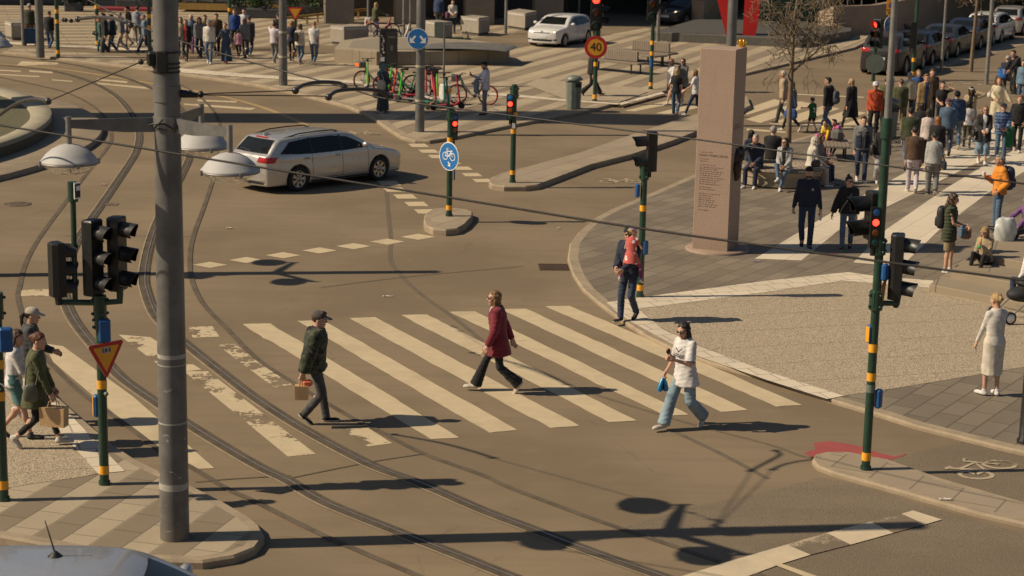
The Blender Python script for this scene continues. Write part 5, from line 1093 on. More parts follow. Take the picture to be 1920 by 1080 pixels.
    b = MB(); b.mat(CHROME); hit = bv.ray_cast(Vector((4, 0, zb+.0)), Vector((-1, 0, 0)))
    if hit[0]: b.lathe([(.0, .0), (.055, .0), (.06, .012), (.0, .02)], (hit[0].x-.004, 0, zb), 16, 'x'); b.build('badge_disc', root)
    b = MB(); b.mat(DARKT); b.box((0, 0, .34), (L-.7, W-.42, .30)); b.build('underbody', root)
    if sticker: patch('rear_sticker', [(.1, .98), (.32, .98), (.32, 1.05), (.1, 1.05)], M((.35, .50, .40), .5, name='green_sticker'), 'B', .012)
    # wheels
    def wheel(x, y):
        s = 1 if y > 0 else -1; b = MB(); b.mat(TYRE); Wd = .20
        o = empty('wheel', (x, y, rw)); o.parent = root
        def lt(m, prof, nm, n=28):
            q = MB(); q.mat(m); q.lathe([(r_, s*w_) for r_, w_ in prof], (0, 0, 0), n, 'y'); return q.build(nm, o)
        # axis 'y' lathe maps height to -y; mirror sign keeps the outer face outwards
        lt(TYRE, [(rw*.66, .07), (rw*.70, .10), (rw*.93, .105), (rw, .07), (rw, -.07), (rw*.93, -.105), (rw*.6, -.10)] if False else [(rw*.66, -.07), (rw*.70, -.10), (rw*.93, -.105), (rw, -.07), (rw, .07), (rw*.93, .105), (rw*.6, .10)], 'tyre')
        q = MB(); q.mat(RIM); q.lathe([(rw*.68, -s*.085), (rw*.62, -s*.09), (rw*.60, -s*.05)], (0, 0, 0), 28, 'y'); nsp = 7
        for k in range(nsp):
            a = 2*math.pi*k/nsp
            p0 = Vector((.05*math.cos(a), s*.075, .05*math.sin(a))); p1 = Vector((rw*.62*math.cos(a), s*.082, rw*.62*math.sin(a))); t = Vector((-math.sin(a), 0, math.cos(a)))
            q.add([p0-t*.028, p0+t*.028, p1+t*.048, p1-t*.048, p0-t*.028-Vector((0, s*.03, 0)), p0+t*.028-Vector((0, s*.03, 0)), p1+t*.048-Vector((0, s*.03, 0)), p1-t*.048-Vector((0, s*.03, 0))], [(0, 1, 2, 3), (0, 4, 5, 1), (1, 5, 6, 2), (3, 2, 6, 7), (0, 3, 7, 4)], False)
        q.lathe([(.07, -s*.06), (.065, -s*.09), (.0, -s*.095)], (0, 0, 0), 14, 'y'); q.build('rim', o)
        q = MB(); q.mat(DARKT); q.lathe([(rw*.64, -s*.02), (.0, -s*.02)], (0, 0, 0), 20, 'y'); q.build('brake_cover', o)
    for x in (xr, xf):
        for s in (-1, 1): wheel(x, s*(hw-.13))
    if towbar: b = MB(); b.mat(DARKT); b.tube([(-L/2+.1, 0, .34), (-L/2-.10, 0, .36), (-L/2-.13, 0, .42)], .025, 8); b.ball((-L/2-.13, 0, .45), .035, 8); b.build('towbar', root); 
    if roofrails:
        for s in (-1, 1):
            b = MB(); b.mat(DARKT); b.tube([(x, s*(np.interp(x, sx, sz)*0+.60), np.interp(x, sx, sz)-.035+(.05 if -1.7 < x < .2 else -.01)) for x in (-1.85, -1.7, -1.2, -.6, 0, .2, .3)], .018, 6); b.build('roof_rail', root)
        b = MB(); b.mat(paint); b.prism([(-1.86, -.018), (-1.70, -.02), (-1.70, .02), (-1.86, .018)], 1.40, 1.50); b.build('shark_fin', root)
        patch('brake_light', [(-.25, 1.375), (.25, 1.375), (.25, 1.40), (-.25, 1.40)], TAIL, 'B', .01)
        patch('exhaust_trim', [(-.66, .30), (-.5, .30), (-.5, .34), (-.66, .34)], CHROME, 'B', .012)
        b = MB(); b.mat(DARKT); b.tube([(-2.30, .0, 1.06), (-2.27, .45, 1.10)], .012, 6); b.build('rear_wiper', root)
    if antenna: b = MB(); b.mat(BLACKP); b.lathe([(.09, 0), (.05, .03), (.02, .06), (.0, .07)], (antenna[0], antenna[1], np.interp(antenna[0], sx, sz)-.07*(antenna[1]/hw)**2-.01), 12); z0 = np.interp(antenna[0], sx, sz); b.tube([(antenna[0], antenna[1], z0+.02), (antenna[0]-.09, antenna[1], z0+.36)], [.010, .005], 6); b.build('roof_antenna', root)
    return root
SILV = M((.50, .475, .44), .32, .5, .05, 2, coat=.7, name='silver_paint'); WHT = M((.62, .60, .57), .35, 0, .04, 2, coat=.7, name='white_paint'); DGR = M((.028, .028, .031), .34, .1, .08, 2, coat=.25, name='dark_grey_paint'); BLK_ = M((.010, .010, .013), .34, .1, .1, 2, coat=.2, name='black_paint'); DBL = M((.012, .018, .036), .34, .1, .1, 2, coat=.25, name='dark_blue_paint'); BRZ = M((.030, .026, .025), .34, .15, .1, 2, coat=.25, name='dark_bronze_paint'); REDC = M((.40, .02, .02), .3, 0, .05, 2, coat=.7, name='red_paint')
BLSIL = M((.36, .37, .40), .25, .35, .05, 2, coat=.8, name='pale_blue_paint')
g1, g2 = G(573, 358), G(720, 338); mid = (g1+g2)/2; aA = math.degrees(math.atan2((g2-g1).y, (g2-g1).x)); ln = Vector((math.cos(R(aA+90)), math.sin(R(aA+90)), 0)); fd = Vector((math.cos(R(aA)), math.sin(R(aA)), 0))
make_car('wagon', mid+ln*.80+fd*(-.02)+Vector((-.17, -.05, 0)), aA, SILV, 'silver estate car turning in the middle of the junction', .026, None, 0, False, True, True).scale = (.965, .965, .965)
g1, g2 = G(1060, 87), G(1099, 82); aA = 244; fd = Vector((math.cos(R(aA)), math.sin(R(aA)), 0)); ln = Vector((-fd.y, fd.x, 0)); mid = (at(1060, 87, HF)+at(1099, 82, HF))/2
make_car('hatch', mid-ln*.80, aA, WHT, 'white hatchback with lit headlamp driving towards the wooden benches', .034, None, HF, True).scale = (.99, .99, .94)
aA = 232; make_car('hatch', at(1287, 44, HF), aA, DGR, 'dark grey hatchback with lit headlamps by the red sculpture', .036, None, HF, True)
PKG = 'cars parked along the retaining wall'
d_ = (at(1880, 70)-at(1655, 142)).normalized(); aP = math.degrees(math.atan2(d_.y, d_.x)); nr = Vector((-d_.y, d_.x, 0))
p0_ = at(1690, 144)+nr*.95
for i, (kind, pt, s_, lab) in enumerate((('suv', BRZ, 2.2, 'dark bronze SUV with red tail lamps, nearest car of the parked row'), ('hatch', BLK_, 6.9, 'small black hatchback parked just beyond the dark SUV'), ('sedan', DGR, 11.5, 'dark grey saloon parked third in the row along the wall'), ('sedan', DBL, 16.2, 'dark blue estate with green window sticker, fourth in the parked row'), ('wagon', WHT, 20.9, 'white car parked behind the thin grey pole at the right'), ('hatch', SILV, 26.4, 'silver car with red tail lamps at the right edge, last of the parked row'))):
    make_car(kind, p0_+d_*s_, aP, pt, lab, .036, PKG, 0, sticker=(i in (1, 3)))
make_car('hatch', Vector((-3.98, 17.5, 0)), 0, BLSIL, 'pale blue car roof with a short aerial at the lower left corner', .03, None, 0, antenna=(-.42, .22))
# ================================================================ bicycles and scooters
ORR = M((.60, .07, .03), .45, 0, .1, 9, name='orange_red_paint'); CRED = M((.45, .03, .05), .45, 0, .1, 9, name='crimson_paint'); LIME = M((.06, .55, .03), .45, 0, .1, 9, name='bright_green_paint'); TEALG = M((.015, .16, .085), .45, 0, .1, 9, name='teal_green_paint'); PALEB = M((.42, .38, .33), .45, 0, .08, 9, name='pale_grey_paint'); GREYP = M((.12, .12, .115), .5, 0, .1, 9, name='mid_grey_plastic')
def ringm(b, c, r, t, n=24, m=6):
    b.tube([(c[0]+r*math.cos(2*math.pi*k/n), c[1], c[2]+r*math.sin(2*math.pi*k/n)) for k in range(n+1)], t, m, False)
def bike(px, py, az, label, frame, rim, basket=None, z=HF, group='parked bicycles'):
    root = empty('bicycle', at(px, py, z), R(az), label, 'bicycle', group)
    for x, nm in ((-.54, 'wheel'), (.54, 'wheel')):
        b = MB(); b.mat(TYRE); ringm(b, (x, 0, .34), .335, .022); o = b.build(nm, root); b = MB(); b.mat(rim); ringm(b, (x, 0, .34), .305, .016); b.build('rim', o)
        b = MB(); b.mat(GALV)
        for k in range(10): a = k*.628; b.tube([(x, 0, .34), (x+.30*math.cos(a), 0, .34+.30*math.sin(a))], .004, 3, False)
        b.cyl((x, -.05, .34), (x, .05, .34), .03); b.build('spokes', o)
    b = MB(); b.mat(frame); b.tube([(.40, 0, .86), (.30, 0, .62), (.06, 0, .36), (-.08, 0, .30), (-.20, 0, .34)], [.038, .04, .042, .04, .03], 8); b.tube([(-.08, 0, .30), (-.24, 0, .82)], .024, 8); b.tube([(-.08, 0, .30), (-.54, .05, .34)], .016, 6); b.tube([(-.21, 0, .66), (-.54, .05, .34)], .014, 6); b.tube([(.43, 0, .94), (.37, 0, .66)], .026, 8); b.tube([(.37, .05, .68), (.54, .05, .34)], .016, 6); b.tube([(.37, -.05, .68), (.54, -.05, .34)], .016, 6); b.build('frame', root)
    b = MB(); b.mat(BLACKP); b.tube([(.30, -.29, 1.04), (.40, -.16, 1.06), (.44, 0, 1.02), (.40, .16, 1.06), (.30, .29, 1.04)], .016, 6); b.tube([(.44, 0, 1.02), (.43, 0, .92)], .02, 6); b.build('handlebar', root)
    b = MB(); b.mat(BLACKP); b.box((-.27, 0, .88), (.26, .15, .06), 0, .025); b.build('saddle', root)
    b = MB(); b.mat(frame); V = [(-.54+.38*math.cos(a*math.pi/10), s*.03, .34+.38*math.sin(a*math.pi/10)) for a in range(1, 10) for s in (-1, 1)]; b.add(V, [(2*i, 2*i+1, 2*i+3, 2*i+2) for i in range(8)]); b.build('mudguard', root)
    b = MB(); b.mat(BLACKP); b.cyl((-.08, -.09, .30), (-.08, .09, .30), .06); b.tube([(-.08, .09, .30), (.04, .10, .18)], .012, 6); b.tube([(-.08, -.09, .30), (-.20, -.10, .42)], .012, 6); b.build('crank', root)
    if basket:
        b = MB(); b.mat(GREYP); b.box((.60, 0, .90), (.26, .34, .22), 0, .02, 1.12); bk = b.build('basket', root); b = MB(); b.mat(basket); b.box((.738, 0, .91), (.012, .28, .15)); b.box((.60, -.178, .91), (.18, .012, .13)); b.mat(BLUEP); b.box((.742, 0, .82), (.012, .26, .03)); b.build('basket_panel', bk)
    return root
def scooter(px, py, az, label, deck, stem, z=HF, lean=0.0, group='rental kick scooters'):
    root = empty('kick_scooter', at(px, py, z), R(az), label, 'scooter', group); root.rotation_euler = (R(lean), 0, R(az))
    b = MB(); b.mat(deck); b.box((-.05, 0, .16), (.72, .17, .07), 0, .03); b.tube([(.30, 0, .17), (.42, 0, .24), (.46, 0, .34)], .04, 8); b.build('deck', root)
    b = MB(); b.mat(stem); b.tube([(.47, 0, .26), (.40, 0, .70), (.33, 0, 1.14)], [.038, .034, .030], 8); b.build('stem', root)
    for x, r_ in ((.53, .12), (-.50, .12)):
        b = MB(); b.mat(TYRE); b.lathe([(.0, -.03), (r_*.8, -.03), (r_, -.015), (r_, .015), (r_*.8, .03), (.0, .03)], (x, 0, r_), 18, 'y'); b.build('wheel', root)
    b = MB(); b.mat(deck); V = [(-.50+.15*math.cos(R(20+k*16)), s*.05, .12+.15*math.sin(R(20+k*16))) for k in range(9) for s in (-1, 1)]; b.add(V, [(2*i, 2*i+1, 2*i+3, 2*i+2) for i in range(8)]); V = [(.53+.15*math.cos(R(30+k*15)), s*.05, .12+.15*math.sin(R(30+k*15))) for k in range(9) for s in (-1, 1)]; b.add(V, [(2*i, 2*i+1, 2*i+3, 2*i+2) for i in range(8)]); b.build('mudguard', root)
    b = MB(); b.mat(BLACKP); b.tube([(.27, -.27, 1.17), (.33, -.10, 1.16), (.33, .10, 1.16), (.27, .27, 1.17)], .018, 6); b.box((.36, 0, 1.10), (.07, .09, .10), 0, .02); b.build('handlebar', root)
    return root
OB = M((.75, .16, .02), .5, name='orange_panel')
bike(702, 166, 215, 'pale rental bicycle with orange rims and a basket left of the cabinet', PALEB, ORR, OB, group=None); bike(886, 196, 172, 'pale rental bicycle with orange rims beside the man in a white shirt', PALEB, ORR, OB, group=None); bike(745, 176, 190, 'dark rental bicycle with reddish rims behind the woman in the headscarf', GREYP, CRED, None, group=None); bike(757, 84, 60, 'white bicycle leaning at the thin poles behind the arrow sign', M((.6, .58, .54), .4, name='white_frame'), GREYP, None, group=None); bike(716, 71, 20, 'magenta bicycle pushed by the woman with long blond hair', M((.30, .03, .10), .45, name='magenta_frame'), GREYP, None, group=None)
scooter(700, 168, 250, 'kick scooter with bright green upright stem left of the headscarf woman', PALEB, LIME, lean=4); scooter(744, 190, 168, 'red kick scooter with its stem left of the arrow sign pole', CRED, CRED); scooter(752, 180, 200, 'dark kick scooter with green handle behind the red one', GREYP, LIME); scooter(822, 208, -40, 'teal green kick scooter standing front right of the arrow sign pole', TEALG, TEALG); scooter(838, 206, 25, 'crimson kick scooter with wide black handlebar beside the teal one', CRED, CRED); scooter(806, 192, -60, 'kick scooter with orange red stem just right of the arrow sign pole', PALEB, ORR); scooter(815, 190, -75, 'kick scooter with bright green stem among the red ones', GREYP, LIME); scooter(796, 184, -80, 'dark kick scooter half hidden by the arrow sign pole', GREYP, CRED); scooter(856, 74, 12, 'green kick scooter lying beside the concrete block', TEALG, TEALG, lean=78)
for i, (x, y, az, dk, st, lab) in enumerate(((730, 186, 160, GREYP, CRED, 'dark kick scooter with red stem right behind the headscarf woman'), (762, 186, 185, CRED, ORR, 'red kick scooter with orange stem left of the arrow sign pole'), (770, 194, 150, GREYP, LIME, 'grey kick scooter with lime stem touching the arrow sign pole'), (803, 200, -55, TEALG, CRED, 'teal kick scooter with crimson stem tucked behind the arrow sign pole'), (826, 198, -70, GREYP, TEALG, 'grey kick scooter with teal stem in the middle of the scooter cluster'))): scooter(x, y, az, lab, dk, st)
bike(766, 182, 170, 'rental bicycle with green frame wedged among the scooters', TEALG, GREYP, None, group=None); bike(812, 186, 100, 'rental bicycle with red frame seen end on among the scooters', CRED, GREYP, OB, group=None)
for i in range(9): scooter(966+13*i, 34-i*.6, 95+(i*37) % 30, 'rental kick scooter in a shaded row behind the white hatchback', (CRED, GREYP, TEALG)[i % 3], (CRED, CRED, TEALG, ORR)[i % 4], group='shaded row of scooters')
for x, y, az, lab in ((834, 196, 200, 'white rental cycle rear box with red and amber lamps among the scooters'), (690, 60, 180, 'white cycle trailer box with red and amber lamps beyond the black cabinet')):
    root = empty('cargo_box', at(x, y, HF), R(az), lab, 'box', 'white boxes with lamps'); b = MB(); b.mat(M((.55, .52, .47), .5, name='white_plastic')); b.box((0, 0, .40), (.34, .5, .62), 0, .05, .85); b.build('box', root); b = MB(); b.mat(TAIL); b.box((.05, .255, .50), (.10, .02, .14)); b.mat(M((.8, .35, .02), .3, name='amber_lamp')); b.box((-.10, .255, .50), (.10, .02, .14)); b.build('lamps', root)
# ================================================================ people
A3 = lambda *p: np.array(p, float)
def seg(X, Y, Z, a, b, r1, r2):
    d = b-a; L2 = max(1e-9, float(d@d)); px, py, pz = X-a[0], Y-a[1], Z-a[2]
    t = np.clip((px*d[0]+py*d[1]+pz*d[2])/L2, 0, 1)
    return np.sqrt((px-t*d[0])**2+(py-t*d[1])**2+(pz-t*d[2])**2)-(r1+(r2-r1)*t)
def ell(X, Y, Z, c, r):
    k0 = np.sqrt(((X-c[0])/r[0])**2+((Y-c[1])/r[1])**2+((Z-c[2])/r[2])**2); return (k0-1)*min(r)
def ik(p0, p1, l1, l2, pole):
    d = p1-p0; L = np.linalg.norm(d); Lc = min(L, (l1+l2)*.999); u = d/max(L, 1e-6); a = (l1*l1-l2*l2+Lc*Lc)/(2*Lc); hh = math.sqrt(max(0, l1*l1-a*a))
    q = np.asarray(pole, float); q = q-u*(q@u); q = q/max(np.linalg.norm(q), 1e-6); return p0+u*a+q*hh, p0+u*Lc
# ---- head and hand templates (metres, for a 1.75 m adult)
def head_sdf(fem):
    def f(X, Y, Z):
        aX = np.abs(X); d = ell(X, Y, Z, (0, -.012, .032), (.076, .096, .090)); j = .054 if fem else .060
        d = smin(d, ell(X, Y, Z, (0, .022, -.035), (j, .066, .084)), .03); d = smin(d, ell(X, Y, Z, (0, .066, -.096), (.027, .024, .022)), .025)
        d = smin(d, ell(aX, Y, Z, (.036, .060, -.030), (.028, .028, .028)), .02); d = smin(d, seg(aX, Y, Z, A3(0, .084, .036), A3(.045, .070, .036), .014, .010), .015)
        d = smax(d, -ell(aX, Y, Z, (.032, .103, .012), (.018, .018, .013)), .012)
        d = smin(d, seg(X, Y, Z, A3(0, .092, .020), A3(0, .112, -.020), .009, .014), .010); d = smin(d, ell(aX, Y, Z, (.011, .098, -.024), (.010, .011, .009)), .008)
        d = smin(d, ell(X, Y, Z, (0, .086, -.058), (.026, .014, .013)), .012)
        d = smin(d, ell(aX, Y, Z, (.079, -.008, -.006), (.012, .024, .034)), .008)
        return smin(d, seg(X, Y, Z, A3(0, -.014, -.06), A3(0, -.034, -.20), .050 if fem else .057, .056 if fem else .066), .03)
    return isosurf(f, (-.11, -.14, -.21), (.11, .145, .15), .0085)
HEADT = {s: head_sdf(s) for s in (True, False)}
def hand_t(curl):
    def f(X, Y, Z):
        q = np.maximum(np.stack([np.abs(X)-.032, np.abs(Y-.048)-.040, np.abs(Z)-.006]), 0); d = np.sqrt((q**2).sum(0))-.010; d = smin(d, seg(X, Y, Z, A3(0, -.03, 0), A3(0, .02, 0), .026, .026), .02)
        for x, l, y0 in ((.031, .070, .090), (.010, .080, .094), (-.011, .074, .092), (-.031, .056, .086)):
            p = A3(x, y0, 0); a = R(12*curl)
            for k, fr in enumerate((.45, .32, .23)):
                a += R((30, 42, 26)[k]*curl); n = p+l*fr*A3(x*.6*(1-curl*.4), math.cos(a), -math.sin(a)); d = smin(d, seg(X, Y, Z, p, n, .0095-.0008*k, .0088-.0008*k), .004); p = n
        p = A3(.034, .028, -.004)
        for v, l, r_ in ((A3(.62, .72, -.30), .042, .0125), (A3(.25, .85, -.45-.2*curl), .036, .010)):
            n = p+v/np.linalg.norm(v)*l; d = smin(d, seg(X, Y, Z, p, n, r_, r_*.85), .008); p = n
        return d
    return isosurf(f, (-.075, -.07, -.11), (.095, .20, .04), .0062)
HANDT = {0: hand_t(.55), 1: hand_t(1.5)}
SKIN = {k: M(c, .55, 0, .08, 9, spec=.3, name='skin_'+k) for k, c in dict(fair=(.50, .29, .20), tan=(.40, .215, .135), olive=(.33, .18, .11), brown=(.17, .085, .05), dark=(.05, .026, .018)).items()}
EYEW = M((.70, .66, .62), .3, name='eye_white'); EYED = M((.02, .013, .01), .2, name='eye_dark'); LIP = M((.36, .12, .10), .5, name='lips')
HC = dict(black=(.010, .008, .007), dark=(.022, .014, .010), brown=(.065, .035, .018), auburn=(.10, .032, .014), ginger=(.24, .10, .032), blond=(.36, .235, .10), ltbrown=(.19, .105, .045), grey=(.27, .25, .22), white=(.52, .48, .40))
def hairm(c):
    k = 'hair_'+c
    if k not in _mc:
        t = NT(k); v = t.obj(); n = t.noise(t.map(v, 0, (40, 40, 7)), 4, 4, .7); a = HC[c]; t.bump(n, .6, .01); _mc[k] = t.done(t.mix(t.step(n, .3, .7), tuple(x*.55 for x in a), tuple(x*1.35 for x in a)), .5, 0, .4)
    return _mc[k]
def cloth(c, kind='plain'):
    k = ('cloth', tuple(c), kind)
    if k in _mc: return _mc[k]
    t = NT('fabric_'+kind); v = t.obj(); n = t.noise(v, 9, 4, .65); f = t.noise(v, 120, 2, .6); c = tuple(c)
    col = t.mix(t.step(n, .3, .7), tuple(x*.82 for x in c), tuple(min(1, x*1.12) for x in c))
    if kind == 'denim': col = t.mix(t.math('MULTIPLY', t.step(t.noise(v, 3.5, 3), .45, .7), .5), col, tuple(min(1, x*1.5+.02) for x in c)); col = t.mix(t.math('MULTIPLY', f, .3), col, tuple(x*.6 for x in c))
    if kind == 'camo':
        n1 = t.noise(v, 7, 3, .6); n2 = t.noise(t.map(v, 0, (1, 1, 1), (7, 3, 1)), 9, 3, .6); n3 = t.noise(t.map(v, 0, (1, 1, 1), (2, 9, 5)), 11, 3, .65)
        col = t.mix(t.step(n1, .50, .53), (.028, .034, .020), (.062, .066, .036)); col = t.mix(t.step(n2, .56, .59), col, (.016, .016, .013)); col = t.mix(t.step(n3, .63, .66), col, (.17, .16, .105))
    if kind == 'dots':
        col = t.mix(t.step(t.vor(v, 10), .27, .33, 1, 0), c, (.78, .66, .60))
    if kind == 'flower':
        col = t.mix(t.step(n, .5, .6), c, (.45, .42, .44)); col = t.mix(t.step(t.noise(v, 22, 3), .58, .64), col, (.05, .05, .09))
    if kind == 'plaid':
        x = t.sep(v); w1 = t.math('LESS_THAN', t.math('FRACT', t.math('MULTIPLY', x[0], 11)), .4); w2 = t.math('LESS_THAN', t.math('FRACT', t.math('MULTIPLY', x[2], 11)), .4)
        col = t.mix(t.math('MULTIPLY', w1, .6), c, tuple(x_*.3 for x_ in c)); col = t.mix(t.math('MULTIPLY', w2, .6), col, tuple(min(1, x_*2+.05) for x_ in c))
    if kind == 'rib':
        x = t.sep(v); col = t.mix(t.math('MULTIPLY', t.math('LESS_THAN', t.math('FRACT', t.math('MULTIPLY', x[2], 24)), .22), .55), col, tuple(x_*.6 for x_ in c))
    if kind == 'pink':
        col = t.mix(t.step(t.noise(v, 12, 2), .48, .52), (.62, .06, .18), (.45, .12, .40)); col = t.mix(t.step(t.noise(v, 19, 2), .60, .64), col, (.75, .45, .50))
    t.bump(n, .25, .02); t.b.inputs['Sheen Weight'].default_value = .15
    _mc[k] = t.done(col, .82, 0, .25); return _mc[k]
C = dict(white=(.60, .57, .55), offw=(.52, .475, .40), cream=(.55, .47, .32), ltgrey=(.34, .33, .31), grey=(.16, .155, .15), dkgrey=(.055, .055, .056), black=(.014, .013, .014), navy=(.016, .021, .042), blue=(.035, .085, .23), denim=(.075, .12, .185), ltdenim=(.21, .285, .33), dkdenim=(.024, .037, .070), olive=(.075, .078, .032), dkolive=(.038, .045, .022), khaki=(.22, .17, .10), beige=(.36, .27, .17), tan=(.33, .205, .095), camel=(.30, .19, .085), brown=(.085, .048, .028), rust=(.42, .065, .022), orange=(.62, .22, .025), burg=(.175, .018, .030), red=(.36, .02, .025), pink=(.52, .23, .29), magenta=(.30, .035, .13), lilac=(.42, .30, .46), purple=(.17, .07, .20), green=(.02, .11, .045), teal=(.075, .165, .165), yellow=(.66, .44, .04), plum=(.10, .035, .07), coral=(.50, .10, .085), stone=(.40, .34, .27))
ARM = {'down': (.112, .02, .468), 'fwd': (.105, .135, .50), 'fwd2': (.10, .18, .56), 'back': (.115, -.13, .49), 'pocket': (.105, .055, .53), 'hold': (.045, .20, .605), 'chest': (.035, .17, .70), 'phone': (.03, .20, .73), 'mouth': (.025, .125, .855), 'brow': (.055, .10, .925), 'ear': (.075, .05, .90), 'out': (.245, .08, .53), 'hip': (.135, .0, .545), 'side': (.20, .02, .52), 'lap': (.045, .19, .585), 'knee': (.07, .27, .56), 'behind': (.05, -.10, .52), 'reach': (.06, .33, .66), 'up': (.20, .03, .93)}
PEOPLE_N = [0]
def person(loc, h, az, pose, sex, hair, top, bottom, shoes, label, arms=('down', 'down'), head=(0, 0), skin='fair', hat=None, glasses=False, stride=.62, lead='L', lean=None, inner=None, seat=.45, near=False, sleeve=1.0, hem=None, grip=(0, 0), beard=False, group='people on the square', spread=.0, bare=False, legs=None, res=None, z=0.0, opened=False, socks=None, twist=0.0):
    s = h/1.75; fem = sex == 'f'; child = h < 1.45; PEOPLE_N[0] += 1; pr = random.Random(PEOPLE_N[0])
    rs = res or (.0155 if near else .025); rs *= max(.75, min(1, s)) if child else 1
    HIP, SHO, TH, SH_ = .525*h, .29*h, .247*h, .236*h
    lean = R(lean if lean is not None else {'stand': 1, 'walk': 4, 'sit': 6, 'ride': 8}[pose])
    hz = HIP
    sides = {'L': -1, 'R': 1}; hipx = .052*h; feet = {}
    if pose == 'walk':
        hz = HIP-.018*h-max(0, stride-.5)*.03*h
        for q, sg in sides.items():
            if q == lead: feet[q] = (A3(sg*.045*h, stride*.50, .060*s), R(0), R(6))
            else: pit = R(-min(62, 22+stride*48)); feet[q] = (A3(sg*.045*h, -stride*.46, .06*s*math.cos(pit)+.165*s*math.sin(-pit)), pit, R(2))
    elif pose == 'stand':
        for q, sg in sides.items(): feet[q] = (A3(sg*(.055*h+spread/2), (.05 if q == lead else -.03)*s, .060*s), 0, R(14))
    elif pose == 'sit':
        hz = seat+.085*s
        for q, sg in sides.items():
            fx, fy, fz = (legs or {}).get(q, (.075, .255, 0)); feet[q] = (A3(sg*fx*h, fy*h, .06*s+fz*h), R(0), R(8))
    else:
        hz = HIP
        for q, sg in sides.items(): feet[q] = (A3(sg*.19*h, -.01*h, hz-.42*h), R(-25), R(10))
    pel = A3(0, -.02*h*(pose == 'walk')*0, hz)
    up = A3(0, math.sin(lean), math.cos(lean)); fw = A3(0, math.cos(lean), -math.sin(lean)); tw = R(twist)
    rt = A3(math.cos(tw), math.sin(tw), 0); fwt = np.cross(up, rt)
    T = lambda x, y, zz: pel+rt*x*h+fwt*y*h+up*zz*h
    shx = .084 if fem else .097
    if child: shx = .082
    J = {}
    for q, sg in sides.items():
        hip = pel+A3(sg*hipx, 0, 0); an, pit, out = feet[q]; kn, an2 = ik(hip, an, TH, SH_, A3(sg*.12, 1, .25))
        sh = T(sg*shx, -.006, .272); t = arms[0 if q == 'L' else 1]; t = ARM[t] if isinstance(t, str) else t
        tz = t[2]-.525; tg = T(sg*t[0], t[1], tz)
        pole = A3(sg*.55, -1, -.35)
        if t[2] > .8: pole = A3(sg*1.0, -.1, -.7)
        el, wr = ik(sh, tg, .172*h, .152*h, pole)
        J[q] = dict(hip=hip, kn=kn, an=an2, pit=pit, out=out*sg, sh=sh, el=el, wr=wr, sg=sg)
    kt = ([-.055, 0, .07, .14, .21, .26, .295, .318], [.080, .100, .079, .082, .090, .086, .058, .030], [.060, .068, .054, .060, .070, .062, .044, .032]) if fem else ([-.055, 0, .07, .14, .21, .26, .295, .318], [.076, .093, .086, .090, .103, .098, .066, .034], [.060, .064, .058, .062, .070, .064, .046, .034])
    def tl(X, Y, Z):
        px, py, pz = X-pel[0], Y-pel[1], Z-pel[2]; return px*rt[0]+py*rt[1]+pz*rt[2], px*fwt[0]+py*fwt[1]+pz*fwt[2], px*up[0]+py*up[1]+pz*up[2]
    def loft(X, Y, Z, zt_, rx, ry, off=0.0, lo=None):
        x, y, z_ = tl(X, Y, Z); zt_ = np.array(zt_)*h; a = np.interp(z_, zt_, np.array(rx)*h+off); b_ = np.interp(z_, zt_, np.array(ry)*h+off)
        k = np.sqrt((x/a)**2+((y+.004*h)/b_)**2); d = (k-1)*np.minimum(a, b_)
        return np.maximum(d, np.maximum(zt_[0]-z_, z_-zt_[-1]-.01*h))
    hr = .125*h
    pk = np.stack([J[q][k] for q in 'LR' for k in ('hip', 'kn', 'an', 'sh', 'el', 'wr')]); lo_, hi_ = pk.min(0)-.17*s, pk.max(0)+.14*s
    # ---------- body
    def fbody(X, Y, Z):
        d = loft(X, Y, Z, *kt)
        for q in 'LR':
            j = J[q]; d = smin(d, seg(X, Y, Z, T(0, -.012, .318), j['sh'], .034*s, .036*s), .03*s); d = smin(d, seg(X, Y, Z, j['hip'], j['kn'], .074*s, .050*s), .03*s); d = smin(d, seg(X, Y, Z, j['kn'], j['an'], .048*s, .034*s), .015*s)
            c2 = j['kn']+(j['an']-j['kn'])*.28+A3(0, -.012*s, 0); d = smin(d, ell(X, Y, Z, c2, (.042*s, .046*s, .085*s)), .02*s)
            d = smin(d, seg(X, Y, Z, j['sh'], j['el'], .044*s, .036*s), .025*s); d = smin(d, seg(X, Y, Z, j['el'], j['wr'], .035*s, .025*s), .012*s)
            fd = A3(math.sin(j['out']), math.cos(j['out'])*math.cos(j['pit']), math.sin(j['pit'])); d = smin(d, seg(X, Y, Z, j['an']+A3(0, 0, -.015*s), j['an']+fd*.12*s+A3(0, 0, -.03*s), .032*s, .024*s), .02*s)
        return d
    V, Q = isosurf(fbody, lo_, hi_, rs*1.1)
    vs, qs, ms = [V], [Q], [np.zeros(len(Q), int)]; nv = len(V)
    # head
    hs = s*(1.0 if not child else .90*(1.75/h)**.5); hy, hp = R(head[0]), R(head[1])
    nk = T(0, -.004, .318); hc = nk+up*.074*h*(hs/s)+fwt*.018*h
    Rz = np.array(Matrix.Rotation(hy, 3, 'Z')); Rx = np.array(Matrix.Rotation(-hp, 3, 'X')); HM = Rz@Rx@np.array([[hs, 0, 0], [0, hs, 0], [0, 0, hs]])
    hv, hq = HEADT[fem]; vs.append(hv@HM.T+hc); qs.append(hq+nv); ms.append(np.zeros(len(hq), int)); nv += len(hv)
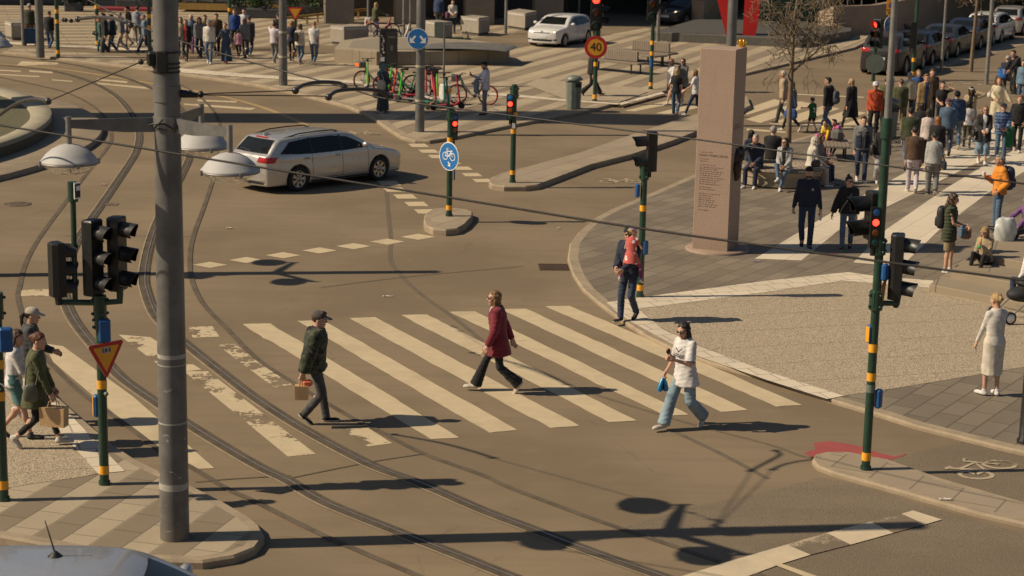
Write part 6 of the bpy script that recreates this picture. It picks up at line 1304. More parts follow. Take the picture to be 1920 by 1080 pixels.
    for nm_, parts_ in (('eye', [((-.032, .083, .012), .0105, 1), ((.032, .083, .012), .0105, 1), ((-.032, .090, .012), .0062, 2), ((.032, .090, .012), .0062, 2), ((-.010, .094, -.058), .011, 3), ((.010, .094, -.058), .011, 3)]),):
        for c_, r_, mi in parts_:
            b = MB(); b.ball(c_, r_, 8, (1.5, .9, .55) if mi == 3 else (1, 1, 1)); v_ = np.array(b.v)@HM.T+hc; q_ = np.array([f for f in b.f]); vs.append(v_); qs.append(q_+nv); ms.append(np.full(len(q_), mi)); nv += len(v_)
    for i, q in enumerate('LR'):
        j = J[q]; fd = j['wr']-j['el']; fd /= np.linalg.norm(fd); th = A3(-j['sg']*.35, .75, .55); th = th-fd*(th@fd); th /= np.linalg.norm(th); bk = np.cross(th, fd)
        if q == 'R': bk = -bk
        hv, hq = HANDT[grip[i]]; Bm = np.stack([th, fd, bk], 1)*s*.97
        v_ = hv@Bm.T+j['wr']+fd*.012*s
        j['hand'] = j['wr']+fd*.085*s; j['fd'] = fd
        vs.append(v_); qs.append((hq if q == 'L' else hq[:, ::-1])+nv); ms.append(np.zeros(len(hq), int)); nv += len(v_)
    root = npmesh('person', np.concatenate(vs), np.concatenate(qs), None, None, [SKIN[skin], EYEW, EYED, LIP])
    root.data.polygons.foreach_set('material_index', np.concatenate(ms).astype(np.int32))
    root.location = (loc[0], loc[1], z); root.rotation_euler = (0, 0, R(az-90)); tag(root, label, 'person', group)
    pp = [pr.uniform(0, 6.28) for _ in range(6)]
    def wr_(X, Y, Z, A=.006):
        k = 1/s; return A*.55*s*(np.sin(X*41*k+Z*52*k+pp[0])*np.sin(Y*37*k-Z*33*k+pp[1])+.8*np.sin(Z*88*k+X*31*k+Y*24*k+pp[2])*np.sin(Z*13*k+Y*20*k+pp[3]))
    # ---------- trousers, shorts, skirt
    bk_, bc = bottom[0], bottom[1]; bm = cloth(C.get(bc, bc) if isinstance(bc, str) else bc, bottom[2] if len(bottom) > 2 else 'plain')
    TAB = {'slim': (.083, .058, .043, 1.0), 'straight': (.087, .066, .058, 1.0), 'wide': (.092, .088, .100, 1.03), 'flare': (.082, .062, .102, 1.03), 'crop': (.080, .055, .044, .80), 'shorts': (.092, .088, .08, -.05), 'baggy': (.094, .084, .066, .98), 'midshort': (.094, .09, .08, .02)}
    dmin = lambda a, b: smin(a, b, .03*s)
    if bk_ in TAB:
        r1, r2, r3, fr = TAB[bk_]
        def fb(X, Y, Z):
            d = loft(X, Y, Z, [-.06, 0, .06, .075], [kt[1][0], kt[1][1], kt[1][2]+.006, kt[1][2]+.006], [kt[2][0], kt[2][1]+.002, kt[2][2]+.006, kt[2][2]+.006], .010*s)
            for q in 'LR':
                j = J[q]
                if fr <= .1:
                    e = j['hip']+(j['kn']-j['hip'])*(.80 if fr < 0 else .96); d = dmin(d, seg(X, Y, Z, j['hip'], e, r1*s, r2*s)); u_ = (j['kn']-j['hip'])/np.linalg.norm(j['kn']-j['hip'])
                else:
                    d = dmin(d, seg(X, Y, Z, j['hip'], j['kn'], r1*s, r2*s)); e = j['kn']+(j['an']-j['kn'])*fr; d = smin(d, seg(X, Y, Z, j['kn'], e, r2*s, r3*s), .012*s); u_ = None
            d = d+wr_(X, Y, Z, .0055)
            for q in 'LR':                                   # cut the open leg ends square
                j = J[q]; a_, b_ = (j['hip'], j['kn']) if fr <= .1 else (j['kn'], j['an']); k = (.80 if fr < 0 else .96) if fr <= .1 else fr
                u_ = (b_-a_)/np.linalg.norm(b_-a_); e = a_+(b_-a_)*k; pl = (X-e[0])*u_[0]+(Y-e[1])*u_[1]+(Z-e[2])*u_[2]
                nearleg = seg(X, Y, Z, e, e+u_*.2*s, .15*s, .15*s)
                d = np.where(nearleg < 0, np.maximum(d, pl), d)
            return d
        V, Q = isosurf(fb, lo_-A3(.02, .05, 0), hi_, rs); npmesh('shorts' if fr <= .1 else 'trousers', V, Q, bm, root)
    elif bk_ in ('skirt', 'longskirt', 'pencil'):
        hemz = {'skirt': .16, 'longskirt': .055, 'pencil': .205}[bk_]*h; pn = bk_ == 'pencil'
        def fb(X, Y, Z):
            d = loft(X, Y, Z, [-.50, -.25, 0, .06, .09], [.070 if pn else kt[1][1]+.035, .082 if pn else kt[1][1]+.018, kt[1][1]+.004, kt[1][2]+.008, kt[1][2]+.008], [.072 if pn else .105, .062 if pn else .085, kt[2][1]+.006, kt[2][2]+.006, kt[2][2]+.006], .008*s)
            for q in 'LR': j = J[q]; d = smin(d, seg(X, Y, Z, j['hip'], j['kn'], .088*s, .075*s), .04*s); d = smin(d, seg(X, Y, Z, j['kn'], j['an'], (.066 if pn else .075)*s, (.058 if pn else .085)*s), .05*s)
            a_ = np.arctan2(X-pel[0], Y-pel[1]); d = d+(.002 if pn else .010)*s*np.sin(a_*11+pp[0])*np.clip((hz-Z)/(.4*h), 0, 1)
            return np.maximum(d, hemz-Z)
        V, Q = isosurf(fb, lo_-A3(.06, .08, 0), hi_, rs); npmesh('skirt', V, Q, bm, root)
    # ---------- shoes
    sm = cloth(C[shoes] if isinstance(shoes, str) else shoes); solem = cloth(C['offw'] if shoes in ('white', 'offw', 'black', 'pink', 'red', 'grey', 'ltgrey') else C['black'])
    for q in 'LR':
        j = J[q]; cp, sp_ = math.cos(j['pit']), math.sin(j['pit']); u_ = A3(math.sin(j['out'])*cp, math.cos(j['out'])*cp, sp_); sd_ = A3(math.cos(j['out']), -math.sin(j['out']), 0); v_ = np.cross(sd_, u_); hb = j['an']-v_*.060*s-u_*.050*s
        def fs(X, Y, Z):
            px, py, pz = X-hb[0], Y-hb[1], Z-hb[2]; a = (px*u_[0]+py*u_[1]+pz*u_[2])/s; c_ = (px*sd_[0]+py*sd_[1]+pz*sd_[2])/s; b_ = (px*v_[0]+py*v_[1]+pz*v_[2])/s
            d = smin(ell(a, c_, b_, (.045, 0, .030), (.062, .040, .046)), ell(a, c_, b_, (.165, 0, .016), (.095, .046, .042)), .04); d = smin(d, seg(a, c_, b_, A3(.050, 0, .04), A3(.047, 0, .10), .042, .040), .02)
            return np.maximum(np.maximum(d, -b_), b_-.105)*s
        lo2, hi2 = np.minimum(hb, hb+u_*.28*s)-.08*s, np.maximum(hb, hb+u_*.28*s)+.13*s
        V, Q = isosurf(fs, lo2, hi2, rs*.72); o = npmesh('shoe', V, Q, sm, root, [sm, solem])
        cen = (V[Q].mean(1)-hb)@v_/s; o.data.polygons.foreach_set('material_index', (cen < .022).astype(np.int32))
        if socks:
            V, Q = isosurf(lambda X, Y, Z: seg(X, Y, Z, j['an'], j['an']+(j['kn']-j['an'])*.25, .042*s, .046*s), np.minimum(j['an'], j['kn'])-.1*s, np.maximum(j['an'], j['kn'])+.1*s, rs); npmesh('sock', V, Q, cloth(C[socks]), root)
    # ---------- upper garments
    TOPS = {'tee': (.016, -.035, .50, 1.0), 'shirt': (.018, -.05, 1.0, 1.0), 'sweater': (.024, -.02, 1.0, 1.05), 'hoodie': (.030, -.03, 1.0, 1.1), 'jacket': (.034, -.045, 1.0, 1.15), 'blazer': (.036, -.13, 1.0, 1.15), 'coat': (.036, -.27, 1.0, 1.15), 'puffer': (.044, -.03, 1.0, 1.35), 'bomber': (.056, -.04, 1.0, 1.45), 'fitted': (.013, -.03, 1.0, .95), 'vest': (.034, -.06, .0, 1.0), 'jersey': (.026, -.10, .58, 1.25), 'dress': (.016, -.40, .30, 1.0), 'tank': (.014, -.03, .0, 1.0), 'cardigan': (.028, -.13, 1.0, 1.1), 'longtop': (.026, -.15, 1.0, 1.05)}
    def upper(nm, kd, m, dlt=0.0, open_=False, slv=1.0, hem_=None):
        off, hm, sl, sr = TOPS[kd]; sl = sl*slv if sl else 0; hm = hm if hem_ is None else hem_; off = (off+dlt)*s; flare = .02 if kd in ('coat', 'dress', 'longtop', 'blazer', 'jersey', 'cardigan') else .0
        box = kd in ('bomber', 'jacket', 'blazer', 'coat', 'puffer', 'jersey', 'hoodie', 'sweater', 'shirt', 'cardigan', 'longtop', 'vest'); wst = kt[1][2]+(.010 if box else .0); hpw = max(kt[1][1], wst) if box else kt[1][1]
        zt_ = [hm-.02, min(hm, -.01)+.0, .0, .07, .14, .21, .26, .297, .312]; rx = [hpw+flare, hpw+flare, hpw, wst if not box else max(wst, .088), kt[1][3]+.002, kt[1][4], kt[1][5], kt[1][6]+.004, .040]; ry = [kt[2][1]+.006+flare, kt[2][1]+.006+flare, kt[2][1]+.004, kt[2][2]+.006, kt[2][3]+.002, kt[2][4], kt[2][5], kt[2][6]+.004, .040]
        zt_ = sorted(set(zt_)) if len(set(zt_)) < len(zt_) else zt_
        n_ = len(zt_); rx, ry = rx[-n_:], ry[-n_:]
        if zt_[1] > zt_[2]: zt_ = [zt_[0]]+sorted(zt_[1:])
        def fu(X, Y, Z):
            x, y, z_ = tl(X, Y, Z); d = loft(X, Y, Z, zt_, rx, ry, off)
            if hm < -.1:
                for q in 'LR': j = J[q]; d = smin(d, seg(X, Y, Z, j['hip'], j['hip']+(j['kn']-j['hip'])*min(1, (-hm)/.24), .072*s+off, .066*s+off), .05*s)
            for q in 'LR':
                j = J[q]; d = smin(d, seg(X, Y, Z, T(0, -.012, .308), j['sh'], .030*s+off*.5, .040*s+off*.6), .03*s)
                if sl <= 0: d = smin(d, ell(X, Y, Z, j['sh']+A3(-j['sg']*.02*s, 0, 0), (.05*s, .055*s, .05*s)), .03*s); continue
                ra, rb, rc = (.046*s+off*.62)*(1+(sr-1)*.5), (.038*s+off*.62)*sr, (.029*s+off*.55)*sr
                if sl <= .6: e = j['sh']+(j['el']-j['sh'])*min(1, sl*1.6); d = smin(d, seg(X, Y, Z, j['sh'], e, ra, rb), .035*s)
                else: d = smin(d, seg(X, Y, Z, j['sh'], j['el'], ra, rb), .035*s); d = smin(d, seg(X, Y, Z, j['el'], j['el']+(j['wr']-j['el'])*min(1.0, sl*.98), rb, rc), .012*s)
            d = d+wr_(X, Y, Z, .0025 if kd == 'fitted' else .0065 if kd != 'puffer' else .004)
            if kd in ('puffer', 'vest'): d = d+.006*s*np.sin(z_*2*math.pi/(.075*s))
            hv_ = hm*h+.006*s*np.sin(x*30/s)
            if kd in ('blazer', 'coat', 'longtop', 'dress', 'jersey', 'cardigan'): d = np.maximum(d, hv_-z_)
            else: d = np.maximum(d, np.where(np.abs(x) < .25*s, hv_-z_, -1))
            if sl > 0:
                for q in 'LR':
                    j = J[q]
                    if sl <= .6: a_, b_, k = j['sh'], j['el'], min(1, sl*1.6)
                    else: a_, b_, k = j['el'], j['wr'], min(1.0, sl*.98)
                    u2 = (b_-a_)/np.linalg.norm(b_-a_); e = a_+(b_-a_)*k; pl = (X-e[0])*u2[0]+(Y-e[1])*u2[1]+(Z-e[2])*u2[2]
                    d = np.where(seg(X, Y, Z, e, e+u2*.12*s, .085*s, .085*s) < 0, np.maximum(d, pl), d)
            nkx = nk+up*.012*h; d = np.maximum(d, -seg(X, Y, Z, nkx-up*.02*h+fwt*.012*h, nkx+up*.2*h, .052*s, .056*s))
            if open_: d = np.where(y > 0, np.maximum(d, (.030+.05*np.clip((z_-.10*h)/(.2*h), 0, 1)*0+.022*np.clip(z_/(.28*h), 0, 1))*s-np.abs(x-.0)), d)
            return d
        V, Q = isosurf(fu, lo_-A3(.03, .06, 0), hi_+A3(.03, .05, .06*s), rs); return npmesh(nm, V, Q, m, root)
    tk, tc = top[0], top[1]; tm = cloth(C.get(tc, tc) if isinstance(tc, str) else tc, top[2] if len(top) > 2 else 'plain')
    NMS = {'tee': 't_shirt', 'jersey': 'football_shirt', 'tank': 'top', 'bomber': 'jacket', 'fitted': 'top', 'longtop': 'tunic', 'puffer': 'padded_jacket', 'blazer': 'blazer'}
    if inner:
        ic = cloth(C[inner]); upper('undershirt', 'tank' if tk == 'vest' and sleeve == 0 else 'tee' if tk != 'vest' else 'shirt', ic, .004)
    upper(NMS.get(tk, tk), tk, tm, 0, opened, sleeve, hem)
    if tk in ('hoodie',) or (len(top) > 3 and top[3] == 'hood'):
        hcM = cloth(C.get(top[4], top[4]) if len(top) > 4 and isinstance(top[4], str) else top[4] if len(top) > 4 else (C.get(tc, tc) if isinstance(tc, str) else tc)); n0 = T(0, -.055, .300)
        V, Q = isosurf(lambda X, Y, Z: smin(ell(X, Y, Z, n0, (.085*s, .06*s, .055*s)), ell(X, Y, Z, T(0, .0, .315), (.075*s, .075*s, .035*s)), .03*s)+wr_(X, Y, Z, .006), n0-.17*s, n0+.18*s, rs*.8); npmesh('hood', V, Q, hcM, root)
    elif tk in ('jacket', 'coat', 'blazer', 'puffer', 'shirt'):
        n0 = T(0, 0, .312); V, Q = isosurf(lambda X, Y, Z: np.maximum(ell(X, Y, Z, n0, (.070*s, .072*s, .040*s)), -seg(X, Y, Z, n0-up*.05, n0+up*.2*s+fwt*.04*s, .05*s, .055*s)), n0-.12*s, n0+.12*s, rs*.7); npmesh('collar', V, Q, tm, root)
    # ---------- hair, hats, glasses (head frame)
    def hmesh(nm, fn, m, lo2, hi2, rr=.0105):
        V, Q = isosurf(fn, lo2, hi2, rr if near else rr*1.3)
        if len(V): return npmesh(nm, V@HM.T+hc, Q, m, root)
    hk, hcol = hair; hm_ = hairm(hcol if hcol in HC else 'dark')
    def hn(X, Y, Z, A=.005): return A*(np.sin(X*90+pp[0])*np.sin(Y*80+pp[1])+np.sin(Z*70+X*60+pp[2])*.7)
    if hk not in ('none', 'hijab'):
        def fh(X, Y, Z):
            aX = np.abs(X); d = ell(X, Y, Z, (0, -.014, .036), (.087, .107, .098)); g = (Y-.035)-1.05*(Z-.052)
            if hk in ('short', 'buzz', 'bun', 'topbun', 'pony', 'wavy_short'): g = np.maximum(g, (-.075 if hk != 'buzz' else -.05)-Z+0*X)
            if hk == 'buzz': d = d+.007
            if hk == 'wavy_short': d = d-.010
            d = smax(d, g*.6, .012)
            if hk == 'short': d = smin(d, ell(X, Y, Z, (0, .05, .105), (.06, .045, .03)), .02)
            if hk in ('long', 'curly', 'bob', 'mid'):
                zb = {'long': -.30, 'curly': -.24, 'bob': -.11, 'mid': -.17}[hk]; w_ = 1.25 if hk == 'curly' else 1.0
                bk2 = smin(seg(X/1.55, Y, Z, A3(0, -.055, .02), A3(0, -.085, zb), .052*w_, .040*w_), seg(aX, Y, Z, A3(.070, -.01, .03), A3(.084, .012, max(zb, -.22)), .026*w_, .018*w_), .02); d = smin(d, bk2, .025)
            if hk == 'bun': d = smin(d, ell(X, Y, Z, (0, -.118, .035), (.045, .038, .045)), .012)
            if hk == 'topbun': d = smin(d, ell(X, Y, Z, (0, -.05, .145), (.040, .040, .034)), .010)
            if hk == 'pony': d = smin(d, np.minimum(seg(X, Y, Z, A3(0, -.11, .05), A3(0, -.155, -.02), .030, .034), seg(X, Y, Z, A3(0, -.155, -.02), A3(0, -.135, -.20), .034, .014)), .015)
            return d+hn(X, Y, Z, .009 if hk == 'curly' else .0045)
        hmesh('hair', fh, hm_, (-.16, -.22, -.36), (.16, .13, .21))
    if beard: hmesh('beard', lambda X, Y, Z: smax(smax(ell(X, Y, Z, (0, .026, -.052), (.064, .074, .078)), (Z+.045), .01), -(Y-.01), .01), hm_, (-.09, -.03, -.15), (.09, .13, .0), .009)
    if hk == 'hijab':
        cm = cloth(C[hcol]); hmesh('headscarf', lambda X, Y, Z: smax(smin(smin(ell(X, Y, Z, (0, -.012, .02), (.098, .118, .118)), ell(X, Y, Z, (0, .0, -.15), (.12, .10, .09)), .05), ell(X, Y, Z, (0, -.01, -.27), (.20, .135, .12)), .06), -ell(X, Y, Z, (0, .13, -.02), (.060, .09, .088)), .012)+hn(X, Y, Z, .004), cm, (-.26, -.2, -.42), (.26, .18, .19), .013)
    if hat:
        tm_ = cloth(C.get(hat[1], hat[1]) if isinstance(hat[1], str) else hat[1]); bz = -1 if hat[0] == 'backcap' else 1
        if hat[0] in ('cap', 'backcap'):
            def fc(X, Y, Z):
                d = np.maximum(ell(X, Y, Z, (0, -.010, .042), (.093, .113, .100)), .038-Z-.10*Y*bz*0); Yb = Y*bz
                br = np.maximum(np.maximum(np.sqrt((X/.078)**2+((Yb-.085)/.105)**2)*.08-.08, np.abs(Z-.052+.22*(Yb-.09)+1.6*X*X)-.0075), .04-Yb); return np.minimum(d, br)
            hmesh('cap', fc, tm_, (-.12, -.22, -.02), (.12, .22, .17), .0095)
        elif hat[0] == 'beanie': hmesh('beanie', lambda X, Y, Z: np.minimum(np.maximum(ell(X, Y, Z, (0, -.014, .046), (.096, .116, .110)), .030-Z+.25*Y), np.maximum(ell(X, Y, Z, (0, -.012, .04), (.101, .120, .110)), np.abs(Z-.045-.25*Y*1)-.018)), tm_, (-.13, -.15, -.04), (.13, .13, .18), .0105)
        elif hat[0] == 'band': hmesh('headband', lambda X, Y, Z: np.maximum(ell(X, Y, Z, (0, -.012, .04), (.094, .112, .104)), np.abs(Z-.085+.3*Y-.0)-.016), tm_, (-.12, -.14, -.02), (.12, .13, .17), .010)
    if glasses:
        b = MB(); b.mat(BLACKP)
        for sg in (-1, 1): b.ball((sg*.034, .102, .012), .024, 10, (1.0, .30, .80)); b.tube([(sg*.057, .096, .018), (sg*.082, .0, .018)], .004, 4)
        b.tube([(-.012, .108, .016), (.012, .108, .016)], .004, 4); o = b.build('sunglasses', root)
        co_ = np.array([v.co for v in o.data.vertices])@HM.T+hc; o.data.vertices.foreach_set('co', co_.ravel().astype(np.float32))
    root['k'] = 1; del root['k']
    Mw = Matrix.Translation((loc[0], loc[1], z)) @ Matrix.Rotation(R(az-90), 4, 'Z')
    W = lambda p: Mw @ Vector(p)
    return dict(root=root, J=J, W=W, s=s, T=T, h=h, az=az, HM=HM, hc=hc, Mw=Mw, up=up, pel=pel, hv=hv)
# ================================================================ the people of the photograph and what they carry
def wbox(name, label, cat, I, p, size, m, rz=None, bev=.02, taper=1.0, group=None, extra=None):
    """thing at the local point p of person I"""
    P = I['W'](p); root = empty(name, P, R(I['az']-90) if rz is None else rz, label, cat, group); b = MB(); b.mat(m); b.box((0, 0, 0), size, 0, bev, taper); b.build('body', root)
    if extra: extra(root)
    return root
KRAFT = M((.45, .285, .14), .75, 0, .15, 6, .3, name='kraft_paper'); LEATH = M((.02, .018, .017), .45, 0, .2, 8, name='black_leather'); PHN = M((.015, .015, .017), .25, name='phone')
def hand(I, q, dz=0.0, f=0.0): j = I['J'][q]; return j['hand']+j['fd']*f+A3(0, 0, dz)
def paper_bag(I, q, label, w=.30, hh=.28, d=.15, rz=None, m=None, grp='carried paper bags'):
    p = hand(I, q); P = I['W'](p)+Vector((0, 0, -.10)); root = empty('paper_bag', P, R(I['az']) if rz is None else rz, label, 'bag', grp); m = m or KRAFT
    b = MB(); b.mat(m); b.box((0, 0, -hh/2), (w, d, hh), 0, 0, 1.04)
    b.build('bag', root); b = MB(); b.mat(m)
    for s in (-1, 1): b.tube([(-w*.2, s*d*.3, -.01), (-w*.16, s*d*.15, .07), (0, 0, .105), (w*.16, s*d*.15, .07), (w*.2, s*d*.3, -.01)], .008, 5)
    b.build('handles', root); return root
def backpack(I, label, m, size=(.30, .17, .44), dx=0.0, dz=.16):
    p = I['T'](dx, -.115, dz); P = I['W'](p); root = empty('backpack', P, R(I['az']-90), label, 'backpack', 'backpacks'); x, y, z = size
    def f(X, Y, Z): return (((np.abs(X)/(x/2))**3.2+(np.abs(Y)/(y/2))**3+(np.abs(Z)/(z/2))**4)**(1/3)-1)*.08
    V, Q = isosurf(f, (-x*.6, -y*.6, -z*.6), (x*.6, y*.6, z*.6), .02); npmesh('pack', V, Q, m, root)
    V, Q = isosurf(f, (-x*.6, -y*.6, -z*.6), (x*.6, y*.6, z*.6), .02); V = V*np.array([.78, .5, .42])+np.array([0, -y*.42, -z*.18]); npmesh('front_pocket', V, Q, m, root)
    s = I['s']; b = MB(); b.mat(m)
    for q in (-1, 1): b.tube([(q*x*.3-dx*0, .06, z*.45), (q*.10*s, .12*s, z*.5+.04), (q*.105*s, .20*s, z*.3), (q*.11*s, .20*s, -.02), (q*.13*s, .10*s, -z*.42)], .017, 6)
    b.build('straps', root); return root
def shoulder_bag(I, sg, label, m, size=(.10, .30, .24), drop=-.05, strap=True, cat='bag', y=0.0):
    s = I['s']; p = I['T'](sg*.165, y, drop); P = I['W'](p); root = empty('shoulder_bag', P, R(I['az']-90), label, cat, 'shoulder bags')
    x, yy, z = size; V, Q = isosurf(lambda X, Y, Z: (((np.abs(X)/(x/2))**2.6+(np.abs(Y)/(yy/2*(1-.25*(Z/z))))**3+(np.abs(Z)/(z/2))**3)**(1/2.8)-1)*.05, (-x, -yy*.7, -z*.7), (x, yy*.7, z*.7), .018); npmesh('bag', V, Q, m, root)
    if strap: b = MB(); b.mat(m); t = I['T'](sg*.09, -.005, .318); o = Vector(t)-Vector(p); b.tube([(0, yy*.35, z*.4), (o.x*.6, o.y*.5+.09, o.z*.6), tuple(o), (o.x*.6, o.y*.5-.09, o.z*.6), (0, -yy*.35, z*.4)], .011, 5); b.build('strap', root)
    return root
def G3(px, py, z): return at(px, py, z)
W_ = lambda px, py, h, az, pose, sex, hair, top, bottom, shoes, label, z=0.0, **k: person(G3(px, py, z), h, az, pose, sex, hair, top, bottom, shoes, label, z=z, **k)
# ---- on the zebra crossing
I = W_(590, 793, 1.76, 4, 'walk', 'm', ('short', 'brown'), ('bomber', 'olive', 'camo', 'hood', 'black'), ('straight', 'dkgrey', 'denim'), 'black', 'man in camouflage jacket and dark cap walking right over the zebra crossing', z=.004, arms=('pocket', (.15, -.09, .47)), hat=('cap', (.07, .058, .052)), near=True, stride=.34, lead='L', grip=(1, 1), head=(-8, 6), group=None)
rb = paper_bag(I, 'R', 'small brown paper bag in the hand of the man in camouflage', .19, .21, .13, grp=None); b = MB(); b.mat(M((.62, .14, .06), .6, name='orange_wrapper')); b.box((.08, .01, .03), (.16, .09, .10), .2, .03); b.build('wrapped_item', rb)
I = W_(932, 735, 1.71, 181, 'walk', 'f', ('long', 'ltbrown'), ('blazer', 'burg', 'rib'), ('flare', 'black'), 'offw', 'woman in burgundy blazer and black flared trousers crossing to the left', z=.004, arms=((.14, .10, .50), 'back'), glasses=True, near=True, stride=.72, lead='R', inner='white', opened=True, head=(10, 0), hem=-.14, group=None)
I = W_(1281, 803, 1.70, 218, 'walk', 'f', ('mid', 'dark'), ('jersey', 'white'), ('wide', 'ltdenim', 'denim'), 'offw', 'woman in white football shirt and pale jeans looking at her chocolate ice cream', z=.004, arms=((.055, .19, .70), (.19, .05, .515)), glasses=True, near=True, stride=.70, lead='R', head=(8, 16), grip=(1, 1), group=None)
jr, s = I['root'], I['s']
b = MB(); b.mat(M((.03, .02, .03), .6, name='shirt_print')); r_ = random.Random(5)      # script lettering across the chest, trim on collar and sleeves
bvj = None
for ch in kids(jr):
    if ch.name.startswith('football_shirt'): me_ = ch.data; bvj = BVHTree.FromPolygons([tuple(v.co) for v in me_.vertices], [tuple(p.vertices) for p in me_.polygons]); shirt = ch
def stamp(b, x, z, rad, out=.004):
    o = I['T'](x, .5, z); h_ = bvj.ray_cast(Vector(o), Vector((0, -1, 0)))
    if h_[0]: b.ball(h_[0]+Vector((0, out, 0)), rad, 6, (1, .35, 1))
for i in range(46):
    x = -.052+.104*i/45; stamp(b, x, .205+.018*math.sin(i*1.25)*(1 if i % 9 < 6 else .4)-.10*(x+.052)*.3, .0065)
for i in range(30): a = i/29*2-1; stamp(b, a*.035, .272-.03*(1-abs(a)), .008)
for q in 'LR':
    j = I['J'][q]; c_ = j['sh']+(j['el']-j['sh'])*.90; u_ = (j['el']-j['sh'])/np.linalg.norm(j['el']-j['sh']); p_ = np.cross(u_, A3(0, 1, .2)); p_ /= np.linalg.norm(p_); w2 = np.cross(u_, p_)
    b.tube([tuple(c_+(p_*math.cos(k*.524)+w2*math.sin(k*.524))*.074*s) for k in range(13)], .008, 5, False)
b.build('shirt_lettering', jr); b = MB(); b.mat(M((.55, .38, .10), .5, name='gold_emblem'))
for i in range(12): stamp(b, .04+.012*math.cos(i*.52), .0+.020*math.sin(i*.52)-.03, .010)
b.build('gold_emblem', jr)
P_ = I['W'](hand(I, 'L', .05)); root = empty('ice_cream', P_, 0, 'chocolate ice cream bar held up by the woman in the football shirt', 'ice cream'); b = MB(); b.mat(M((.035, .012, .008), .3, name='chocolate')); b.ball((0, 0, .055), .035, 10, (1, .7, 1.3)); b.build('bar', root); b = MB(); b.mat(M((.5, .36, .2), .7, name='stick')); b.box((0, 0, -.01), (.012, .006, .08)); b.build('stick', root)
P_ = I['W'](hand(I, 'R', -.03)); root = empty('drink_pouches', P_, R(40), 'cluster of blue snack pouches hanging from the hand of the football shirt woman', 'snack packs'); 
for k, (ax, ay) in enumerate(((-.09, .0), (-.03, .04), (.05, .03), (.02, -.04))):
    b = MB(); b.mat(M((.02, .17, .34), .3, .2, .4, 9, name='blue_foil')); b.tube([(0, 0, .02), (ax*.6, ay*.6, -.08), (ax, ay, -.20)], [.012, .034, .040], 6); b.build('pouch', root)
# ---- man carrying a child
I = W_(1178, 600, 1.80, 236, 'walk', 'm', ('buzz', 'dark'), ('jacket', 'navy'), ('straight', 'dkdenim', 'denim'), 'black', 'man in dark beanie and navy jacket carrying a small child', z=HP, arms=((.03, .20, .585), (.05, .19, .60)), hat=('beanie', 'black'), glasses=True, near=True, stride=.30, lead='R', head=(20, 4), grip=(1, 1), group=None)
fd = Vector((math.cos(R(236)), math.sin(R(236)), 0)); cp = at(1178, 600, HP)+fd*.23+Vector((.13, -.02, 0))
K = person(cp, 1.04, 74, 'ride', 'f', ('pony', 'blond'), ('dress', 'coral', 'dots'), ('slim', 'magenta'), 'ltgrey', 'small blond child in coral polka dot dress carried on the arm', z=HP+.71, arms=((.05, .16, .70), (.10, .13, .72)), near=True, res=.012, head=(-70, -5), hem=-.15, hat=('band', 'lilac'), group=None)
# ---- group of three at the left edge
I = W_(70, 838, 1.70, 8, 'walk', 'f', ('bun', 'auburn'), ('longtop', 'olive'), ('crop', 'black'), 'offw', 'auburn haired woman in olive top striding right with a paper bag', z=.11, arms=('fwd', (.12, .16, .455)), near=True, stride=.62, lead='L', grip=(1, 1), head=(-12, 10), group=None)
paper_bag(I, 'R', 'large brown paper bag with handles carried by the woman in olive', .36, .27, .15, rz=R(-14), grp=None); shoulder_bag(I, 1, 'grey green slouchy shoulder bag of the woman in olive', M((.085, .085, .06), .6, 0, .15, 8, name='olive_leather'), (.09, .20, .27), .0, y=-.02)
I = W_(30, 822, 1.63, 12, 'walk', 'f', ('bob', 'brown'), ('fitted', 'white'), ('shorts', 'teal', 'denim'), 'dkgrey', 'woman in white top and teal denim shorts behind the left post', z=.11, arms=('hold', 'hold'), near=True, stride=.42, lead='R', head=(-25, 16), group=None)
I = W_(58, 782, 1.70, 10, 'walk', 'f', ('pony', 'dark'), ('jacket', 'dkgrey'), ('slim', 'dkdenim', 'denim'), 'white', 'woman in grey jacket and cream cap with long dark ponytail', z=.11, arms=('hold', 'fwd'), near=True, stride=.42, lead='L', hat=('cap', 'stone'), head=(-5, 8), group=None)
# ---- woman in white, right
I = person(at(1857, 742, HP), 1.69, 112, 'stand', 'f', ('bun', 'blond'), ('fitted', (.56, .52, .47)), ('pencil', (.56, .50, .41)), 'white', 'blond woman in white long sleeved top and cream midi skirt seen from behind', z=HP, arms=((.10, .14, .49), (.10, .13, .48)), near=True, head=(6, 6), group=None)
# ---- walking towards us, right
I = W_(1510, 463, 1.86, 262, 'walk', 'm', ('buzz', 'dark'), ('sweater', 'navy'), ('straight', 'dkdenim', 'denim'), 'black', 'bearded man in navy zip sweater and backwards cap walking towards the camera', z=HP, arms=((.155, .03, .455), (.165, .0, .46)), hat=('backcap', 'black'), near=True, stride=.25, lead='L', beard=True, grip=(1, 1), group=None)
wbox('water_bottle', 'small clear bottle in the hand of the man in the navy sweater', 'bottle', I, hand(I, 'L', -.06), (.055, .055, .19), M((.55, .55, .55), .2, name='bottle_plastic'), bev=.02)
b = MB(); b.mat(M((.35, .34, .36), .6, name='crest_print')); q = I['T'](-.05, .075, .205); b.ball(tuple(q), .030, 10, (1, .4, 1)); b.build('round_crest', I['root'])
I = W_(1586, 466, 1.67, 255, 'walk', 'f', ('topbun', 'dark'), ('puffer', 'black'), ('straight', 'denim', 'denim'), 'black', 'woman in short black jacket and blue jeans with a top bun', z=HP, arms=('down', (.20, .02, .475)), glasses=True, near=True, stride=.26, lead='R', head=(38, 0), group=None)
